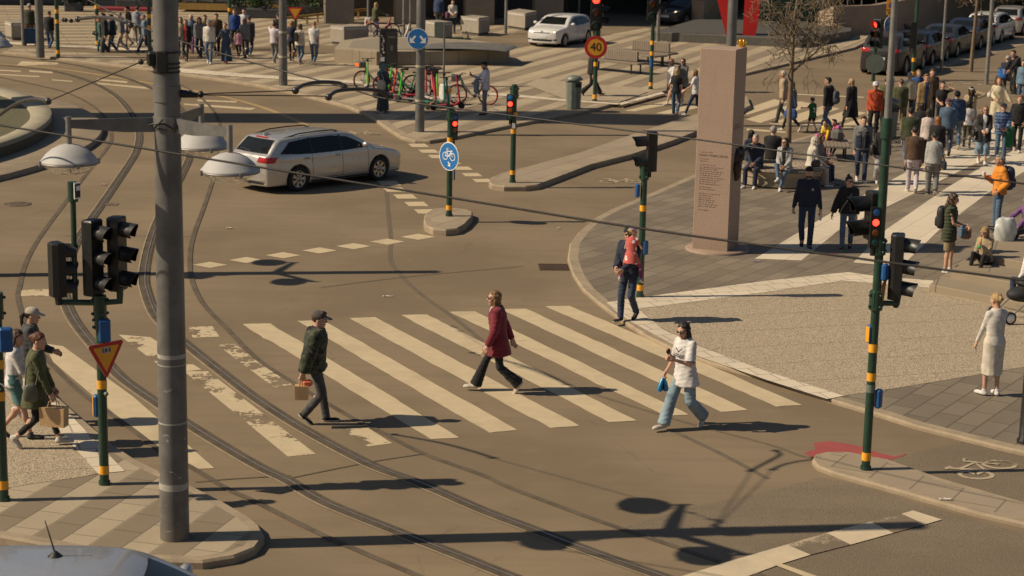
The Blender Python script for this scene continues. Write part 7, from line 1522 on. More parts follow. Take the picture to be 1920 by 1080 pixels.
b = MB(); b.mat(M((.20, .17, .14), .5, name='bag_strap')); b.tube([tuple(I['T'](-.07, .015, .315)), tuple(I['T'](-.02, .115, .20)), tuple(I['T'](.06, .125, .08)), tuple(I['T'](.10, .09, -.02))], .013, 5); b.build('crossbody_strap', I['root'])
I = W_(1775, 512, 1.70, 338, 'stand', 'f', ('curly', 'brown'), ('vest', 'dkolive'), ('midshort', 'khaki'), 'white', 'woman in olive sleeveless vest and khaki shorts with curly brown hair', z=HP, arms=((.02, .17, .60), (.02, .18, .585)), glasses=True, near=True, head=(8, 14), hem=-.12, group=None)
backpack(I, 'black backpack worn by the woman in the olive vest', M((.018, .018, .018), .6, 0, .2, 8, name='black_nylon'), (.32, .18, .48))
wbox('denim_bundle', 'bundle of blue denim clothes in the arms of the olive vest woman', 'clothes', I, I['T'](.03, .16, .015), (.26, .15, .28), cloth(C['denim'], 'denim'), bev=.07); wbox('tote_bag', 'tan leather bag hanging in front of the olive vest woman', 'bag', I, I['T'](-.06, .19, -.02), (.12, .22, .24), M((.20, .10, .045), .5, name='tan_leather'), bev=.05)
I = W_(1868, 432, 1.80, 188, 'stand', 'm', ('short', 'grey'), ('jacket', 'orange'), ('straight', 'denim', 'denim'), 'black', 'grey haired man in orange jacket holding a cup up', z=HP, arms=('pocket', (.05, .17, .70)), near=True, spread=.16, grip=(0, 1), skin='tan', group=None)
b = MB(); b.mat(cloth(C['navy'])); 
V, Q = isosurf(lambda X, Y, Z: ell(X, Y, Z, I['T'](0, -.012, .265), (.185, .125, .085)), I['T'](0, 0, .265)-.25, I['T'](0, 0, .265)+.25, .018); npmesh('yoke', V, Q, cloth(C['navy']), I['root'])
backpack(I, 'dark blue backpack on the man in the orange jacket', M((.02, .024, .045), .6, 0, .2, 8, name='navy_nylon'), (.36, .24, .56)); wbox('paper_cup', 'white cup held by the man in the orange jacket', 'cup', I, hand(I, 'R', .04), (.07, .07, .11), M((.6, .57, .52), .6, name='white_card'), bev=.015)
# seated on the steps and at the edge
I = person(at(1845, 508, HP+.15), 1.50, 232, 'sit', 'f', ('long', 'ltbrown'), ('sweater', 'beige'), ('slim', 'black'), 'stone', 'girl in beige sweater and tan cap sitting on the steps with an ice lolly', z=HP+.15, seat=.17, arms=((.03, .15, .75), (.10, .16, .53)), hat=('cap', 'camel'), near=True, legs={'L': (.06, .30, 0), 'R': (.10, .24, 0)}, head=(0, 6), group='people sitting on the steps'); wbox('ice_lolly', 'yellow ice lolly in a green wrapper held by the girl on the steps', 'ice lolly', I, hand(I, 'L', .05), (.05, .03, .16), M((.62, .42, .08), .4, name='yellow_ice'), bev=.012); wbox('green_wrapper', 'crumpled bright green wrapper in the hand of the girl on the steps', 'wrapper', I, I['T'](.03, .13, .20), (.09, .05, .07), M((.02, .30, .06), .4, name='green_foil'), bev=.03)
I = person(at(1926, 470, HP+.15), 1.66, 205, 'sit', 'f', ('curly', 'ltbrown'), ('sweater', 'purple'), ('slim', 'dkgrey'), 'white', 'curly haired woman in purple top sitting at the right edge', z=HP+.15, seat=.42, arms=('knee', 'reach'), near=True, legs={'L': (.05, .30, 0), 'R': (.08, .36, 0)}, group='people sitting on the steps')
P_ = I['W'](hand(I, 'L')); root = empty('plastic_bag', Vector((P_.x-.25, P_.y-.15, HP+.95)), 0, 'large white plastic bag hanging in front of the seated woman in purple', 'bag'); V, Q = isosurf(lambda X, Y, Z: smax(ell(X, Y, Z, (0, 0, -.28), (.24, .14, .38)), Z, .03)+.012*np.sin(X*30+Z*18)*np.sin(Y*26), (-.3, -.2, -.7), (.3, .2, .1), .022); npmesh('bag', V, Q, M((.48, .49, .46), .4, 0, .08, 4, name='thin_plastic'), root)
I = person(at(1934, 566, HP+.0), 1.70, 215, 'sit', 'm', ('short', 'dark'), ('shirt', 'white'), ('straight', 'dkdenim', 'denim'), 'grey', 'person in white shirt sitting low on the steps, cut by the right edge', z=HP+.0, seat=.30, arms=('lap', 'lap'), near=True, group='people sitting on the steps'); wbox('folded_jacket', 'dark navy jacket over the knees of the person in the white shirt', 'jacket', I, I['T'](-.10, .22, .07), (.34, .36, .16), cloth(C['navy']), bev=.06)
# pushchair
root = empty('pushchair', at(1916, 600, HP), R(20), 'black folding pushchair with white wheel hubs at the right edge', 'pushchair')
b = MB(); b.mat(GALV); b.tube([(-.45, -.25, .12), (.1, -.25, .55), (.62, -.25, .98)], .014, 6); b.tube([(-.45, .25, .12), (.1, .25, .55), (.62, .25, .98)], .014, 6); b.tube([(.62, -.25, .98), (.70, 0, 1.0), (.62, .25, .98)], .016, 6); b.tube([(.45, -.26, .12), (.05, -.26, .52)], .014, 6); b.tube([(.45, .26, .12), (.05, .26, .52)], .014, 6); b.build('frame', root)
V, Q = isosurf(lambda X, Y, Z: np.minimum(ell(X, Y, Z, (.0, 0, .50), (.36, .22, .15)), smax(ell(X, Y, Z, (.12, 0, .62), (.34, .24, .24)), .62-Z-.5*X, .04)), (-.6, -.35, .3), (.6, .35, 1.3), .03); npmesh('canopy', V, Q, M((.014, .014, .016), .7, 0, .2, 5, name='black_canvas'), root)
for x in (-.45, .45):
    for y in (-.27, .27): b = MB(); b.mat(TYRE); b.lathe([(.07, -.03), (.12, -.03), (.12, .03), (.07, .03)], (x, y, .12), 18, 'y'); w_o = b.build('wheel', root); b = MB(); b.mat(WHITE); b.lathe([(0, -.032), (.085, -.032), (.085, .032), (0, .032)], (x, y, .12), 16, 'y'); b.build('hub', w_o)
# ---- seated on the round bench
BC = at(1478, 352, HP)+Vector((-.1, .9, 0))
def bench_sit(a, az, rr, h, sex, hair, top, bottom, shoes, label, **k):
    p = BC+Vector((math.cos(R(a)), math.sin(R(a)), 0))*rr; return person(p, h, az, 'sit', sex, hair, top, bottom, shoes, label, z=HP, seat=.48, group='people on the round seat', res=.019, **k)
I = bench_sit(222, 246, 1.02, 1.78, 'm', ('buzz', 'grey'), ('jacket', 'navy'), ('straight', 'navy'), 'white', 'man in navy jacket eating on the round seat beside the pillar', arms=('lap', 'mouth'), head=(0, 8))
I = bench_sit(268, 250, 1.02, 1.70, 'f', ('long', 'dark'), ('cardigan', 'ltgrey'), ('slim', 'denim', 'denim'), 'white', 'woman with long dark hair and grey cardigan sitting cross legged on the round seat', arms=('lap', 'lap'), glasses=True, head=(-30, 0), legs={'L': (.0, .26, 0), 'R': (.02, .36, .16)}, inner='black', opened=True)
I = bench_sit(318, 15, .95, 1.66, 'f', ('curly', 'white'), ('sweater', 'offw'), ('straight', 'stone'), 'white', 'white haired woman in cream sweater turned away on the round seat', arms=('lap', 'lap')); shoulder_bag(I, 1, 'dark bag of the white haired woman on the round seat', LEATH, (.10, .26, .2), .06)
I = bench_sit(0, 330, .95, 1.70, 'f', ('curly', 'auburn'), ('cardigan', 'grey', 'rib'), ('slim', 'dkdenim', 'denim'), 'stone', 'curly auburn haired woman in sunglasses at the right of the round seat', arms=('lap', 'lap'), glasses=True)
I = bench_sit(150, 110, .85, 1.66, 'f', ('long', 'black'), ('sweater', 'navy'), ('slim', 'navy'), 'black', 'dark haired woman on the far side of the round seat', arms=('lap', 'lap')); I = bench_sit(98, 80, .9, 1.74, 'm', ('wavy_short', 'grey'), ('jacket', 'black'), ('straight', 'grey'), 'black', 'grey haired man in black with his back turned on the round seat', arms=('lap', 'lap'))
for px, az, h, top, bot, lab in ((1556, 235, 1.18, ('hoodie', 'yellow'), 'pink', 'child in bright yellow jacket bending on the flat bench'), (1580, 200, 1.22, ('hoodie', 'magenta', 'pink'), 'black', 'child in pink patterned hoodie on the flat bench')):
    person(at(px, 296, HP)+Vector((0, .55, 0)), h, az, 'sit', 'f', ('short' if px > 1570 else 'pony', 'dark'), top, ('slim', bot), 'pink', lab, z=HP, seat=.49, arms=('knee', 'knee'), lean=28, legs={'L': (.1, .26, .0), 'R': (.1, .2, .0)}, group='children on the flat bench')
wbox('day_pack', 'grey day pack standing on the flat bench beside the children', 'backpack', dict(W=lambda p: at(1568, 296, HP)+Vector((0, .15, .65)), az=60), (0, 0, 0), (.36, .22, .38), M((.10, .10, .09), .7, name='grey_nylon'), bev=.1); wbox('pink_jacket', 'pink patterned jacket lying on the flat bench', 'jacket', dict(W=lambda p: at(1549, 294, HP)+Vector((0, .3, .55)), az=90), (0, 0, 0), (.6, .4, .14), cloth(C['pink'], 'pink'), bev=.06)
# ---- the crowd on the right: (foot x, y, height, azimuth, pose, sex, hair, top, bottom, shoes, label, options)
CROWD = [
 (1467, 231, 1.80, 172, 'walk', 'm', ('wavy_short', 'white'), ('jacket', 'beige'), ('straight', 'dkgrey'), 'black', 'white haired man in beige jacket walking left behind the bare tree', dict(stride=.4, z=0)),
 (1484, 247, 1.68, 158, 'walk', 'f', ('mid', 'ltbrown'), ('sweater', 'grey'), ('slim', 'black'), 'offw', 'woman in grey sweater holding a child by the hand behind the tree', dict(stride=.6, z=0, arms=('down', (.30, .04, .56)))),
 (1522, 247, 1.12, 120, 'walk', 'm', ('short', 'dark'), ('jersey', 'green'), ('shorts', 'black'), 'grey', 'small boy in green football shirt and black cap holding a hand', dict(stride=.35, z=0, arms=((.30, .06, .72), 'down'), hat=('cap', 'black'))),
 (1551, 246, 1.80, 140, 'walk', 'm', ('short', 'dark'), ('jacket', 'black'), ('straight', 'denim', 'denim'), 'black', 'man in black jacket with grey backpack walking away on the far crossing', dict(stride=.55, z=0, head=(25, 0), glasses=True, lead='R')),
 (1594, 243, 1.72, 128, 'walk', 'f', ('bob', 'blond'), ('coat', 'black'), ('slim', 'black'), 'black', 'blond woman in long black coat striding over the far crossing', dict(stride=.62, z=0, lead='L')),
 (1637, 259, 1.84, 250, 'walk', 'm', ('buzz', 'dark'), ('hoodie', 'rust'), ('straight', 'black'), 'black', 'man in rust red hoodie and white cap walking towards us', dict(stride=.3, hat=('cap', 'white'))),
 (1657, 243, 1.76, 60, 'walk', 'm', ('short', 'brown'), ('sweater', 'olive'), ('wide', 'offw'), 'white', 'man in olive sweatshirt and pale trousers left of the grey litter bin', dict(stride=.3)),
 (1664, 226, 1.78, 200, 'stand', 'm', ('buzz', 'dark'), ('tee', 'ltgrey'), ('straight', 'grey'), 'black', 'man in grey T shirt partly hidden by the tall signal post', dict(arms=('hold', 'down'))),
 (1684, 252, 1.80, 95, 'stand', 'm', ('buzz', 'brown'), ('jacket', 'olive'), ('straight', 'khaki'), 'brown', 'bald man in olive green jacket just right of the tall signal post', {}),
 (1701, 233, 1.74, 100, 'stand', 'm', ('short', 'grey'), ('jacket', 'cream'), ('straight', 'dkdenim', 'denim'), 'black', 'grey haired man in cream jacket standing with his back to us', {}),
 (1716, 226, 1.74, 280, 'stand', 'f', ('bob', 'ltbrown'), ('jacket', 'blue', 'denim'), ('straight', 'denim', 'denim'), 'white', 'person in bright blue jacket half hidden behind the trench coat man', {}),
 (1729, 242, 1.86, 288, 'walk', 'm', ('short', 'ltbrown'), ('coat', 'camel'), ('straight', 'navy'), 'brown', 'tall man in tan trench coat with glasses in the crowd', dict(glasses=True, stride=.3, inner='blue', opened=True)),
 (1742, 228, 1.80, 270, 'stand', 'm', ('short', 'brown'), ('jacket', 'brown'), ('straight', 'black'), 'black', 'man in brown jacket close behind the trench coat man', {}),
 (1762, 250, 1.68, 262, 'stand', 'f', ('bun', 'dark'), ('tee', 'black'), ('slim', 'black'), 'black', 'woman in black T shirt holding one hand to her ear', dict(arms=('ear', 'hold'))),
 (1815, 263, 1.74, 262, 'walk', 'f', ('long', 'black'), ('cardigan', 'beige'), ('wide', 'white'), 'white', 'woman with long black hair and white headband in beige jacket', dict(skin='dark', hat=('band', 'offw'), arms=('ear', 'fwd'), stride=.3, inner='black', opened=True)),
 (1867, 240, 1.72, 258, 'walk', 'f', ('curly', 'ginger'), ('coat', 'cream'), ('slim', 'cream'), 'white', 'woman with ginger hair and long cream coat spreading one arm', dict(arms=('out', 'hold'), stride=.35, skin='fair')),
 (1613, 340, 1.83, 264, 'walk', 'm', ('short', 'brown'), ('hoodie', 'grey'), ('straight', 'dkdenim', 'denim'), 'white', 'man in navy padded vest over grey hoodie walking towards us', dict(stride=.32, near=1)),
 (1650, 345, 1.70, 268, 'walk', 'f', ('long', 'brown'), ('jacket', 'black'), ('wide', 'ltgrey', 'flower'), 'white', 'woman in black jacket and grey patterned trousers behind the signal post', dict(stride=.32)),
 (1702, 318, 1.80, 82, 'walk', 'm', ('short', 'black'), ('jacket', 'dkolive'), ('straight', 'denim', 'denim'), 'brown', 'dark haired man in very dark green jacket walking away', dict(stride=.55, lead='R')),
 (1709, 361, 1.78, 86, 'walk', 'm', ('short', 'dark'), ('sweater', 'brown'), ('straight', (.46, .40, .43)), 'offw', 'person in dark brown sweatshirt and pale lilac trousers walking away', dict(stride=.34, near=1)),
 (1746, 366, 1.70, 84, 'walk', 'f', ('bun', 'dark'), ('sweater', 'ltgrey'), ('baggy', 'grey'), 'black', 'woman in pale grey sweatshirt and grey trousers walking away', dict(stride=.30, near=1)),
 (1752, 330, 1.70, 75, 'walk', 'f', ('long', 'ginger'), ('jacket', 'black'), ('slim', 'dkdenim', 'denim'), 'white', 'woman with very long ginger hair in dark jacket walking away', dict(stride=.3)),
 (1736, 312, 1.70, 92, 'walk', 'f', ('bob', 'dark'), ('shirt', (.55, .45, .42)), ('straight', 'black'), 'white', 'woman in pale pink blouse with dark bobbed hair walking away', dict(stride=.3)),
 (1772, 292, 1.74, 85, 'walk', 'm', ('buzz', 'grey'), ('jacket', (.07, .11, .17), 'denim'), ('straight', 'dkdenim', 'denim'), 'brown', 'man in blue denim jacket and dark red cap walking away', dict(stride=.4, hat=('cap', 'plum'))),
 (1789, 280, 1.82, 88, 'walk', 'm', ('short', 'black'), ('puffer', (.03, .055, .12), 'plain', 'hood', (.03, .055, .12)), ('straight', 'denim', 'denim'), 'black', 'dark haired man in navy hooded padded jacket walking away', dict(stride=.45)),
 (1812, 277, 1.46, 84, 'walk', 'f', ('long', 'black'), ('tee', 'white'), ('slim', 'olive'), 'black', 'girl in white T shirt with long black hair walking away', dict(stride=.3)),
 (1840, 307, 1.74, 262, 'walk', 'f', ('long', 'ltbrown'), ('blazer', 'black'), ('skirt', (.17, .23, .29), 'denim'), 'white', 'woman in black blazer and sunglasses holding a coffee cup', dict(glasses=True, arms=('hold', 'hold'), stride=.34, inner='white', opened=True, near=1)),
 (1874, 303, 1.76, 264, 'walk', 'm', ('buzz', 'dark'), ('jacket', (.05, .085, .17), 'plaid'), ('straight', 'denim', 'denim'), 'brown', 'man in blue checked jacket and black cap with a green garment over his arm', dict(hat=('cap', 'black'), arms=('hold', 'hold'), stride=.34, near=1)),
 (1906, 284, 1.76, 250, 'walk', 'm', ('wavy_short', 'ginger'), ('hoodie', 'black'), ('straight', 'black'), 'offw', 'ginger haired young man in black hoodie and black trousers', dict(arms=('pocket', 'pocket'), stride=.3, near=1)),
 (1722, 296, 1.66, 80, 'walk', 'f', ('long', 'dark'), ('jacket', 'black'), ('slim', 'black'), 'black', 'woman with long dark hair in black jacket hidden between walkers', dict(stride=.3)),
 (1914, 200, 1.70, 240, 'stand', 'f', ('mid', 'dark'), ('jacket', (.12, .19, .26), 'denim'), ('straight', 'denim', 'denim'), 'white', 'woman in light denim jacket at the right edge beside the wheelchair', {}),
 (1905, 178, 1.80, 215, 'stand', 'm', ('short', 'dark'), ('jacket', 'black'), ('straight', 'black'), 'black', 'man in black jacket leaning over the wheelchair', dict(lean=25, arms=('reach', 'reach'))),
 (1932, 330, 1.74, 265, 'walk', 'm', ('short', 'brown'), ('sweater', 'purple'), ('straight', 'dkdenim', 'denim'), 'white', 'person in purple sweater cut off by the right edge of the picture', dict(stride=.3)),
]
for row in CROWD:
    k = dict(row[11]); zz = k.pop('z', HP); nr_ = k.pop('near', 0)
    if nr_: k['res'] = .019
    I = W_(*row[:11], z=zz, group='people in the crowd on the right', **k); lb = row[10]
    if 'small boy' in lb:
        b = MB(); 
        text_mesh('21', .20, M((.6, .58, .52), .6, name='shirt_number'), I['root'], Vector(I['T'](0, -.135, .12)), (R(90), 0, 0), 'shirt_number', .004)
    if 'grey backpack' in lb: backpack(I, 'grey backpack hanging on the man in the black jacket on the far crossing', M((.075, .08, .085), .7, 0, .2, 8, name='grey_nylon'), dx=.05, dz=.10)
    if 'holding a child' in lb: shoulder_bag(I, -1, 'large blue bag carried by the woman holding the child', cloth(C['blue'], 'denim'), (.2, .42, .36), -.14); b = MB(); b.mat(cloth(C['red'])); b.tube([tuple(I['T'](.05, .07, .30)), tuple(I['T'](.03, .10, .20)), tuple(I['T'](.04, .10, .08))], .03, 6); b.build('red_scarf', I['root'])
    if 'padded vest' in lb:
        s = I['s']; V, Q = isosurf(lambda X, Y, Z: smax(smax(np.sqrt((X/(.200*s))**2+((Y-I['T'](0, .0, .15)[1])/(.155*s))**2)*.16*s-.16*s+.004*np.sin(Z*60), np.abs(Z-I['T'](0, 0, .125)[2])-.23*s, .05), np.where(Y > 0, (.034-.0+.10*np.clip(Z-I['T'](0, 0, .20)[2], 0, 1))-np.abs(X), -1), .01), I['pel']-.35, I['pel']+.75, .02); npmesh('padded_vest', V, Q, cloth(C['navy']), I['root'])
    if 'black blazer and sun' in lb: wbox('coffee_cup', 'pale coffee cup held by the woman in the black blazer', 'cup', I, hand(I, 'L', .05), (.075, .075, .12), M((.6, .56, .5), .6, name='white_card'), bev=.015); shoulder_bag(I, 1, 'black handbag of the woman in the black blazer', LEATH, (.12, .34, .24), -.0)
    if 'checked jacket' in lb: wbox('green_garment', 'green garment hanging over the arm of the man in the checked jacket', 'clothes', I, I['T'](-.11, .16, -.06), (.22, .12, .62), cloth(C['green']), bev=.05)
    if 'pale grey sweatshirt' in lb: shoulder_bag(I, 1, 'navy bag at the hip of the woman in the pale grey sweatshirt', cloth(C['navy']), (.12, .28, .24), -.04)
    if 'ginger hair in dark' in lb: paper_bag(I, 'R', 'brown paper shopping bag carried by the woman with ginger hair', .28, .40, .12)
    if 'cream coat' in lb: shoulder_bag(I, 1, 'white box like bag under the arm of the cream coat woman', cloth(C['offw']), (.14, .3, .18), .12)
    if 'patterned trousers' in lb: shoulder_bag(I, 1, 'black shoulder bag of the woman in patterned trousers', LEATH, (.12, .34, .30), .04)
# wheelchair user
wp = at(1884, 172, 0); I = person(wp, 1.74, 62, 'sit', 'm', ('buzz', 'grey'), ('jacket', 'navy'), ('straight', 'black'), 'black', 'person in navy jacket and grey cap sitting in a wheelchair, seen from behind', z=0, seat=.50, arms=('lap', 'lap'), hat=('cap', 'ltgrey'), group='people in the crowd on the right'); wr_z = .02
backpack(I, 'bright blue bag hanging on the back of the wheelchair', cloth((.03, .12, .33)), (.38, .2, .42), -.05, .06)
root = empty('wheelchair', Vector((wp.x, wp.y, 0)), R(62), 'black wheelchair with large spoked wheels at the upper right', 'wheelchair'); b = MB(); b.mat(BLACKP); b.box((.05, 0, .46), (.46, .44, .05)); b.box((-.20, 0, .72), (.04, .42, .46)); b.build('seat', root); b = MB(); b.mat(GALV)
for y in (-.26, .26): b.tube([(-.36, y, .98), (-.20, y, .95), (-.20, y, .46), (.3, y, .46), (.42, y, .12)], .016, 6)
b.build('frame', root)
for y in (-.31, .31):
    b = MB(); b.mat(TYRE); ringm(b, (-.08, y, .31), .30, .022); w_o = b.build('wheel', root); b = MB(); b.mat(GALV)
    for k in range(10): b.tube([(-.08, y, .31), (-.08+.29*math.cos(k*.628), y, .31+.29*math.sin(k*.628))], .005, 3, False)
    ringm(b, (-.08, y*1.08, .31), .265, .010); b.build('spokes', w_o); b = MB(); b.mat(TYRE); ringm(b, (.40, y*.9, .08), .065, .018, 14); b.build('castor', root)
# ---- the middle distance
MID = [
 (1258, 197, 1.70, 215, 'walk', 'f', ('long', 'ginger'), ('shirt', 'white'), ('shorts', 'dkgrey'), 'white', 'woman with strawberry blond hair and white top, left of three friends', dict(z=0, stride=.5, arms=('fwd', 'down'))),
 (1279, 196, 1.70, 240, 'walk', 'f', ('mid', 'brown'), ('cardigan', 'grey'), ('shorts', 'black'), 'white', 'woman in sunglasses and grey cardigan, right of three friends', dict(z=0, stride=.4, arms=('hold', 'down'), glasses=True)),
 (1266, 217, 1.66, 80, 'walk', 'f', ('long', 'blond'), ('tee', 'black'), ('straight', 'denim', 'denim'), 'white', 'blond woman in black T shirt and jeans walking away from us', dict(z=0, stride=.35, res=.02)),
 (1303, 220, 1.68, 150, 'walk', 'f', ('mid', 'ltbrown'), ('tee', 'white'), ('slim', 'dkdenim', 'denim'), 'white', 'woman in white T shirt stepping out from behind the stone pillar', dict(z=0, stride=.7, arms=((.26, .12, .60), 'down'))),
 (1108, 180, 1.74, 8, 'walk', 'm', ('short', 'brown'), ('jacket', 'black'), ('flare', 'black'), 'brown', 'person in black jacket walking behind the yellow speed sign post', dict(z=HF, stride=.72)),
 (909, 217, 1.80, 190, 'stand', 'm', ('short', 'black'), ('shirt', (.56, .53, .60)), ('straight', (.15, .17, .20)), 'black', 'bearded man in white shirt looking at his phone beside a rental bicycle', dict(z=HF, arms=('hold', (.03, .24, .74)), beard=True, head=(0, 18), skin='tan', grip=(1, 1), res=.019)),
 (718, 212, 1.66, 322, 'stand', 'f', ('hijab', 'teal'), ('longtop', 'dkgrey'), ('longskirt', (.05, .06, .058)), 'grey', 'woman in teal headscarf and long dark skirt beside the scooters', dict(z=HF, arms=('hold', 'hold'), head=(20, 22), skin='olive', res=.019)),
 (703, 69, 1.68, 30, 'walk', 'f', ('long', 'blond'), ('jacket', 'olive'), ('straight', 'denim', 'denim'), 'white', 'woman with long blond hair and olive jacket pushing a magenta bicycle', dict(z=HF, stride=.3, arms=('fwd', 'reach'))),
 (822, 56, 1.80, 70, 'walk', 'm', ('short', 'dark'), ('puffer', (.025, .04, .10)), ('straight', 'dkgrey'), 'black', 'man in navy padded jacket in front of the shaded building', dict(z=HF, stride=.35)),
 (848, 63, 1.70, 280, 'walk', 'f', ('bun', 'brown'), ('jacket', 'offw'), ('straight', 'dkdenim', 'denim'), 'brown', 'woman in white jacket carrying a plum bag by the shaded building', dict(z=HF, stride=.35, arms=('hold', 'hold'))),
 (56, 82, 1.80, 80, 'walk', 'm', ('buzz', 'grey'), ('jacket', (.035, .035, .02)), ('straight', 'brown'), 'brown', 'man in dark jacket and pale cap pulling a blue suitcase', dict(z=HF, stride=.35, hat=('cap', (.42, .34, .30)))),
 (93, 94, 1.74, 78, 'walk', 'm', ('buzz', 'brown'), ('sweater', 'black'), ('straight', (.04, .08, .17), 'denim'), 'brown', 'man in black sweater and blue jeans walking away between two posts', dict(z=0, stride=.35)),
 (198, 103, 1.82, 200, 'walk', 'm', ('short', 'black'), ('jacket', 'black'), ('wide', 'dkgrey'), 'grey', 'broad man in black jacket at the head of the dark dressed group', dict(z=0, stride=.3)),
 (190, 101, 1.60, 190, 'walk', 'm', ('none', 'brown'), ('jacket', (.02, .07, .05), 'plaid'), ('straight', 'teal', 'denim'), 'white', 'person in green checked jacket and orange hat in the dark dressed group', dict(z=0, stride=.3, hat=('beanie', 'orange'))),
 (212, 101, 1.74, 170, 'walk', 'm', ('short', 'dark'), ('jacket', 'navy'), ('straight', 'denim', 'denim'), 'white', 'man in navy jacket with a lime green patch behind the black jacket', dict(z=0, stride=.35)),
 (229, 99, 1.78, 190, 'walk', 'm', ('buzz', 'grey'), ('sweater', (.15, .14, .16)), ('straight', 'stone'), 'black', 'man in grey sweatshirt and beige trousers walking left', dict(z=0, stride=.5, head=(0, 20))),
 (243, 87, 1.80, 200, 'walk', 'm', ('short', 'black'), ('tee', 'black'), ('shorts', 'dkgrey'), 'black', 'man in black T shirt and grey shorts walking left', dict(z=HF, stride=.3)),
 (258, 85, 1.78, 85, 'walk', 'm', ('short', 'brown'), ('hoodie', (.26, .26, .29)), ('slim', 'grey'), 'white', 'person in pale grey hoodie and tight grey trousers walking away', dict(z=HF, stride=.25)),
 (273, 102, 1.76, 190, 'walk', 'm', ('short', 'grey'), ('jacket', (.13, .18, .25), 'denim'), ('straight', 'dkdenim', 'denim'), 'white', 'man in pale denim jacket striding left beside the big grey pole', dict(z=0, stride=.72)),
 (350, 114, 1.74, 262, 'walk', 'f', ('bob', 'brown'), ('blazer', 'black'), ('slim', 'black'), 'black', 'woman in open black jacket over a red shirt beside the big grey pole', dict(z=HF, stride=.4, inner='red', opened=True)),
 (340, 106, 1.66, 265, 'stand', 'f', ('bob', 'dark'), ('tee', 'beige'), ('straight', 'denim', 'denim'), 'brown', 'woman in beige top half hidden by the big grey pole', dict(z=HF)),
 (360, 100, 1.70, 262, 'walk', 'f', ('curly', 'white'), ('jacket', (.10, .14, .2), 'denim'), ('straight', 'purple'), 'brown', 'white haired woman behind the one in the red shirt', dict(z=HF, stride=.3)),
 (375, 108, 1.74, 265, 'walk', 'm', ('curly', 'dark'), ('jacket', 'grey'), ('straight', 'dkdenim', 'denim'), 'black', 'curly dark haired person in grey jacket left of the white sweater', dict(z=HF, stride=.3)),
 (386, 104, 1.76, 265, 'walk', 'm', ('short', 'brown'), ('jacket', 'olive'), ('straight', 'dkdenim', 'denim'), 'black', 'man in olive jacket close behind the white sweater', dict(z=HF, stride=.3)),
 (393, 119, 1.82, 268, 'walk', 'm', ('buzz', 'grey'), ('sweater', (.58, .54, .48)), ('straight', (.10, .15, .21), 'denim'), 'white', 'man in white sweater, blue jeans and grey cap leading the crowd', dict(z=HF, stride=.4, hat=('cap', 'grey'), res=.021)),
 (407, 103, 1.80, 270, 'walk', 'm', ('short', 'dark'), ('jacket', 'brown'), ('straight', 'black'), 'black', 'man in brown jacket just behind the white sweater on the right', dict(z=HF, stride=.3)),
 (424, 119, 1.70, 258, 'walk', 'f', ('bun', 'auburn'), ('dress', (.035, .06, .115), 'denim'), ('longskirt', (.035, .06, .115), 'denim'), 'red', 'woman in blue denim dress with red shoes holding a hand', dict(z=HF, stride=.35, arms=('down', (.22, .05, .53)), sleeve=3.3, res=.021)),
 (447, 110, 1.22, 80, 'walk', 'f', ('short', 'dark'), ('hoodie', (.45, .22, .30)), ('slim', 'black'), 'red', 'little girl in pink hoodie walking away in the crowd', dict(z=HF, stride=.3)),
 (459, 109, 1.70, 84, 'walk', 'f', ('long', 'ginger'), ('jacket', 'grey'), ('slim', 'dkgrey'), 'stone', 'blond woman in grey jacket with her back to us beside the pink child', dict(z=HF, stride=.35)),
 (467, 107, 1.78, 85, 'walk', 'm', ('buzz', 'brown'), ('jacket', (.05, .055, .06)), ('straight', 'dkdenim', 'denim'), 'white', 'man in dark grey jacket walking away right of the pink child', dict(z=HF, stride=.3)),
 (441, 94, 1.84, 268, 'walk', 'm', ('short', 'ginger'), ('hoodie', (.02, .05, .21)), ('straight', 'black'), 'black', 'ginger haired man in royal blue hoodie at the back of the crowd', dict(z=HF, stride=.3)),
 (459, 92, 1.84, 268, 'walk', 'm', ('short', 'black'), ('sweater', (.55, .53, .56)), ('straight', 'dkgrey'), 'white', 'tall man in white sweater at the back of the crowd', dict(z=HF, stride=.3)),
 (514, 118, 1.70, 75, 'walk', 'm', ('short', 'dark'), ('tee', (.56, .50, .54)), ('straight', 'grey'), 'black', 'man in white T shirt shading his eyes with a raised arm', dict(z=HF, stride=.45, arms=('brow', 'down'), res=.021)),
 (522, 100, 1.78, 90, 'walk', 'm', ('buzz', 'dark'), ('tee', 'black'), ('straight', 'black'), 'black', 'man in black T shirt and cap behind the tape ringed pole', dict(z=HF, stride=.3, hat=('cap', 'navy'))),
 (547, 115, 1.72, 85, 'walk', 'f', ('mid', 'ginger'), ('tee', 'navy'), ('slim', 'black'), 'black', 'woman in navy T shirt and black leggings right of the tape ringed pole', dict(z=HF, stride=.3)),
 (562, 121, 1.70, 70, 'walk', 'f', ('mid', 'brown'), ('shirt', 'offw'), ('straight', 'denim', 'denim'), 'pink', 'woman in cream shirt with a pale backpack and pink shoes', dict(z=HF, stride=.45, res=.021)),
 (588, 122, 1.82, 80, 'walk', 'm', ('buzz', 'ltbrown'), ('tee', (.56, .52, .50)), ('straight', 'denim', 'denim'), 'grey', 'man in white T shirt and blue jeans holding a phone, right of the group', dict(z=HF, stride=.5, arms=('hold', 'down'), head=(25, 15), res=.021)),
]
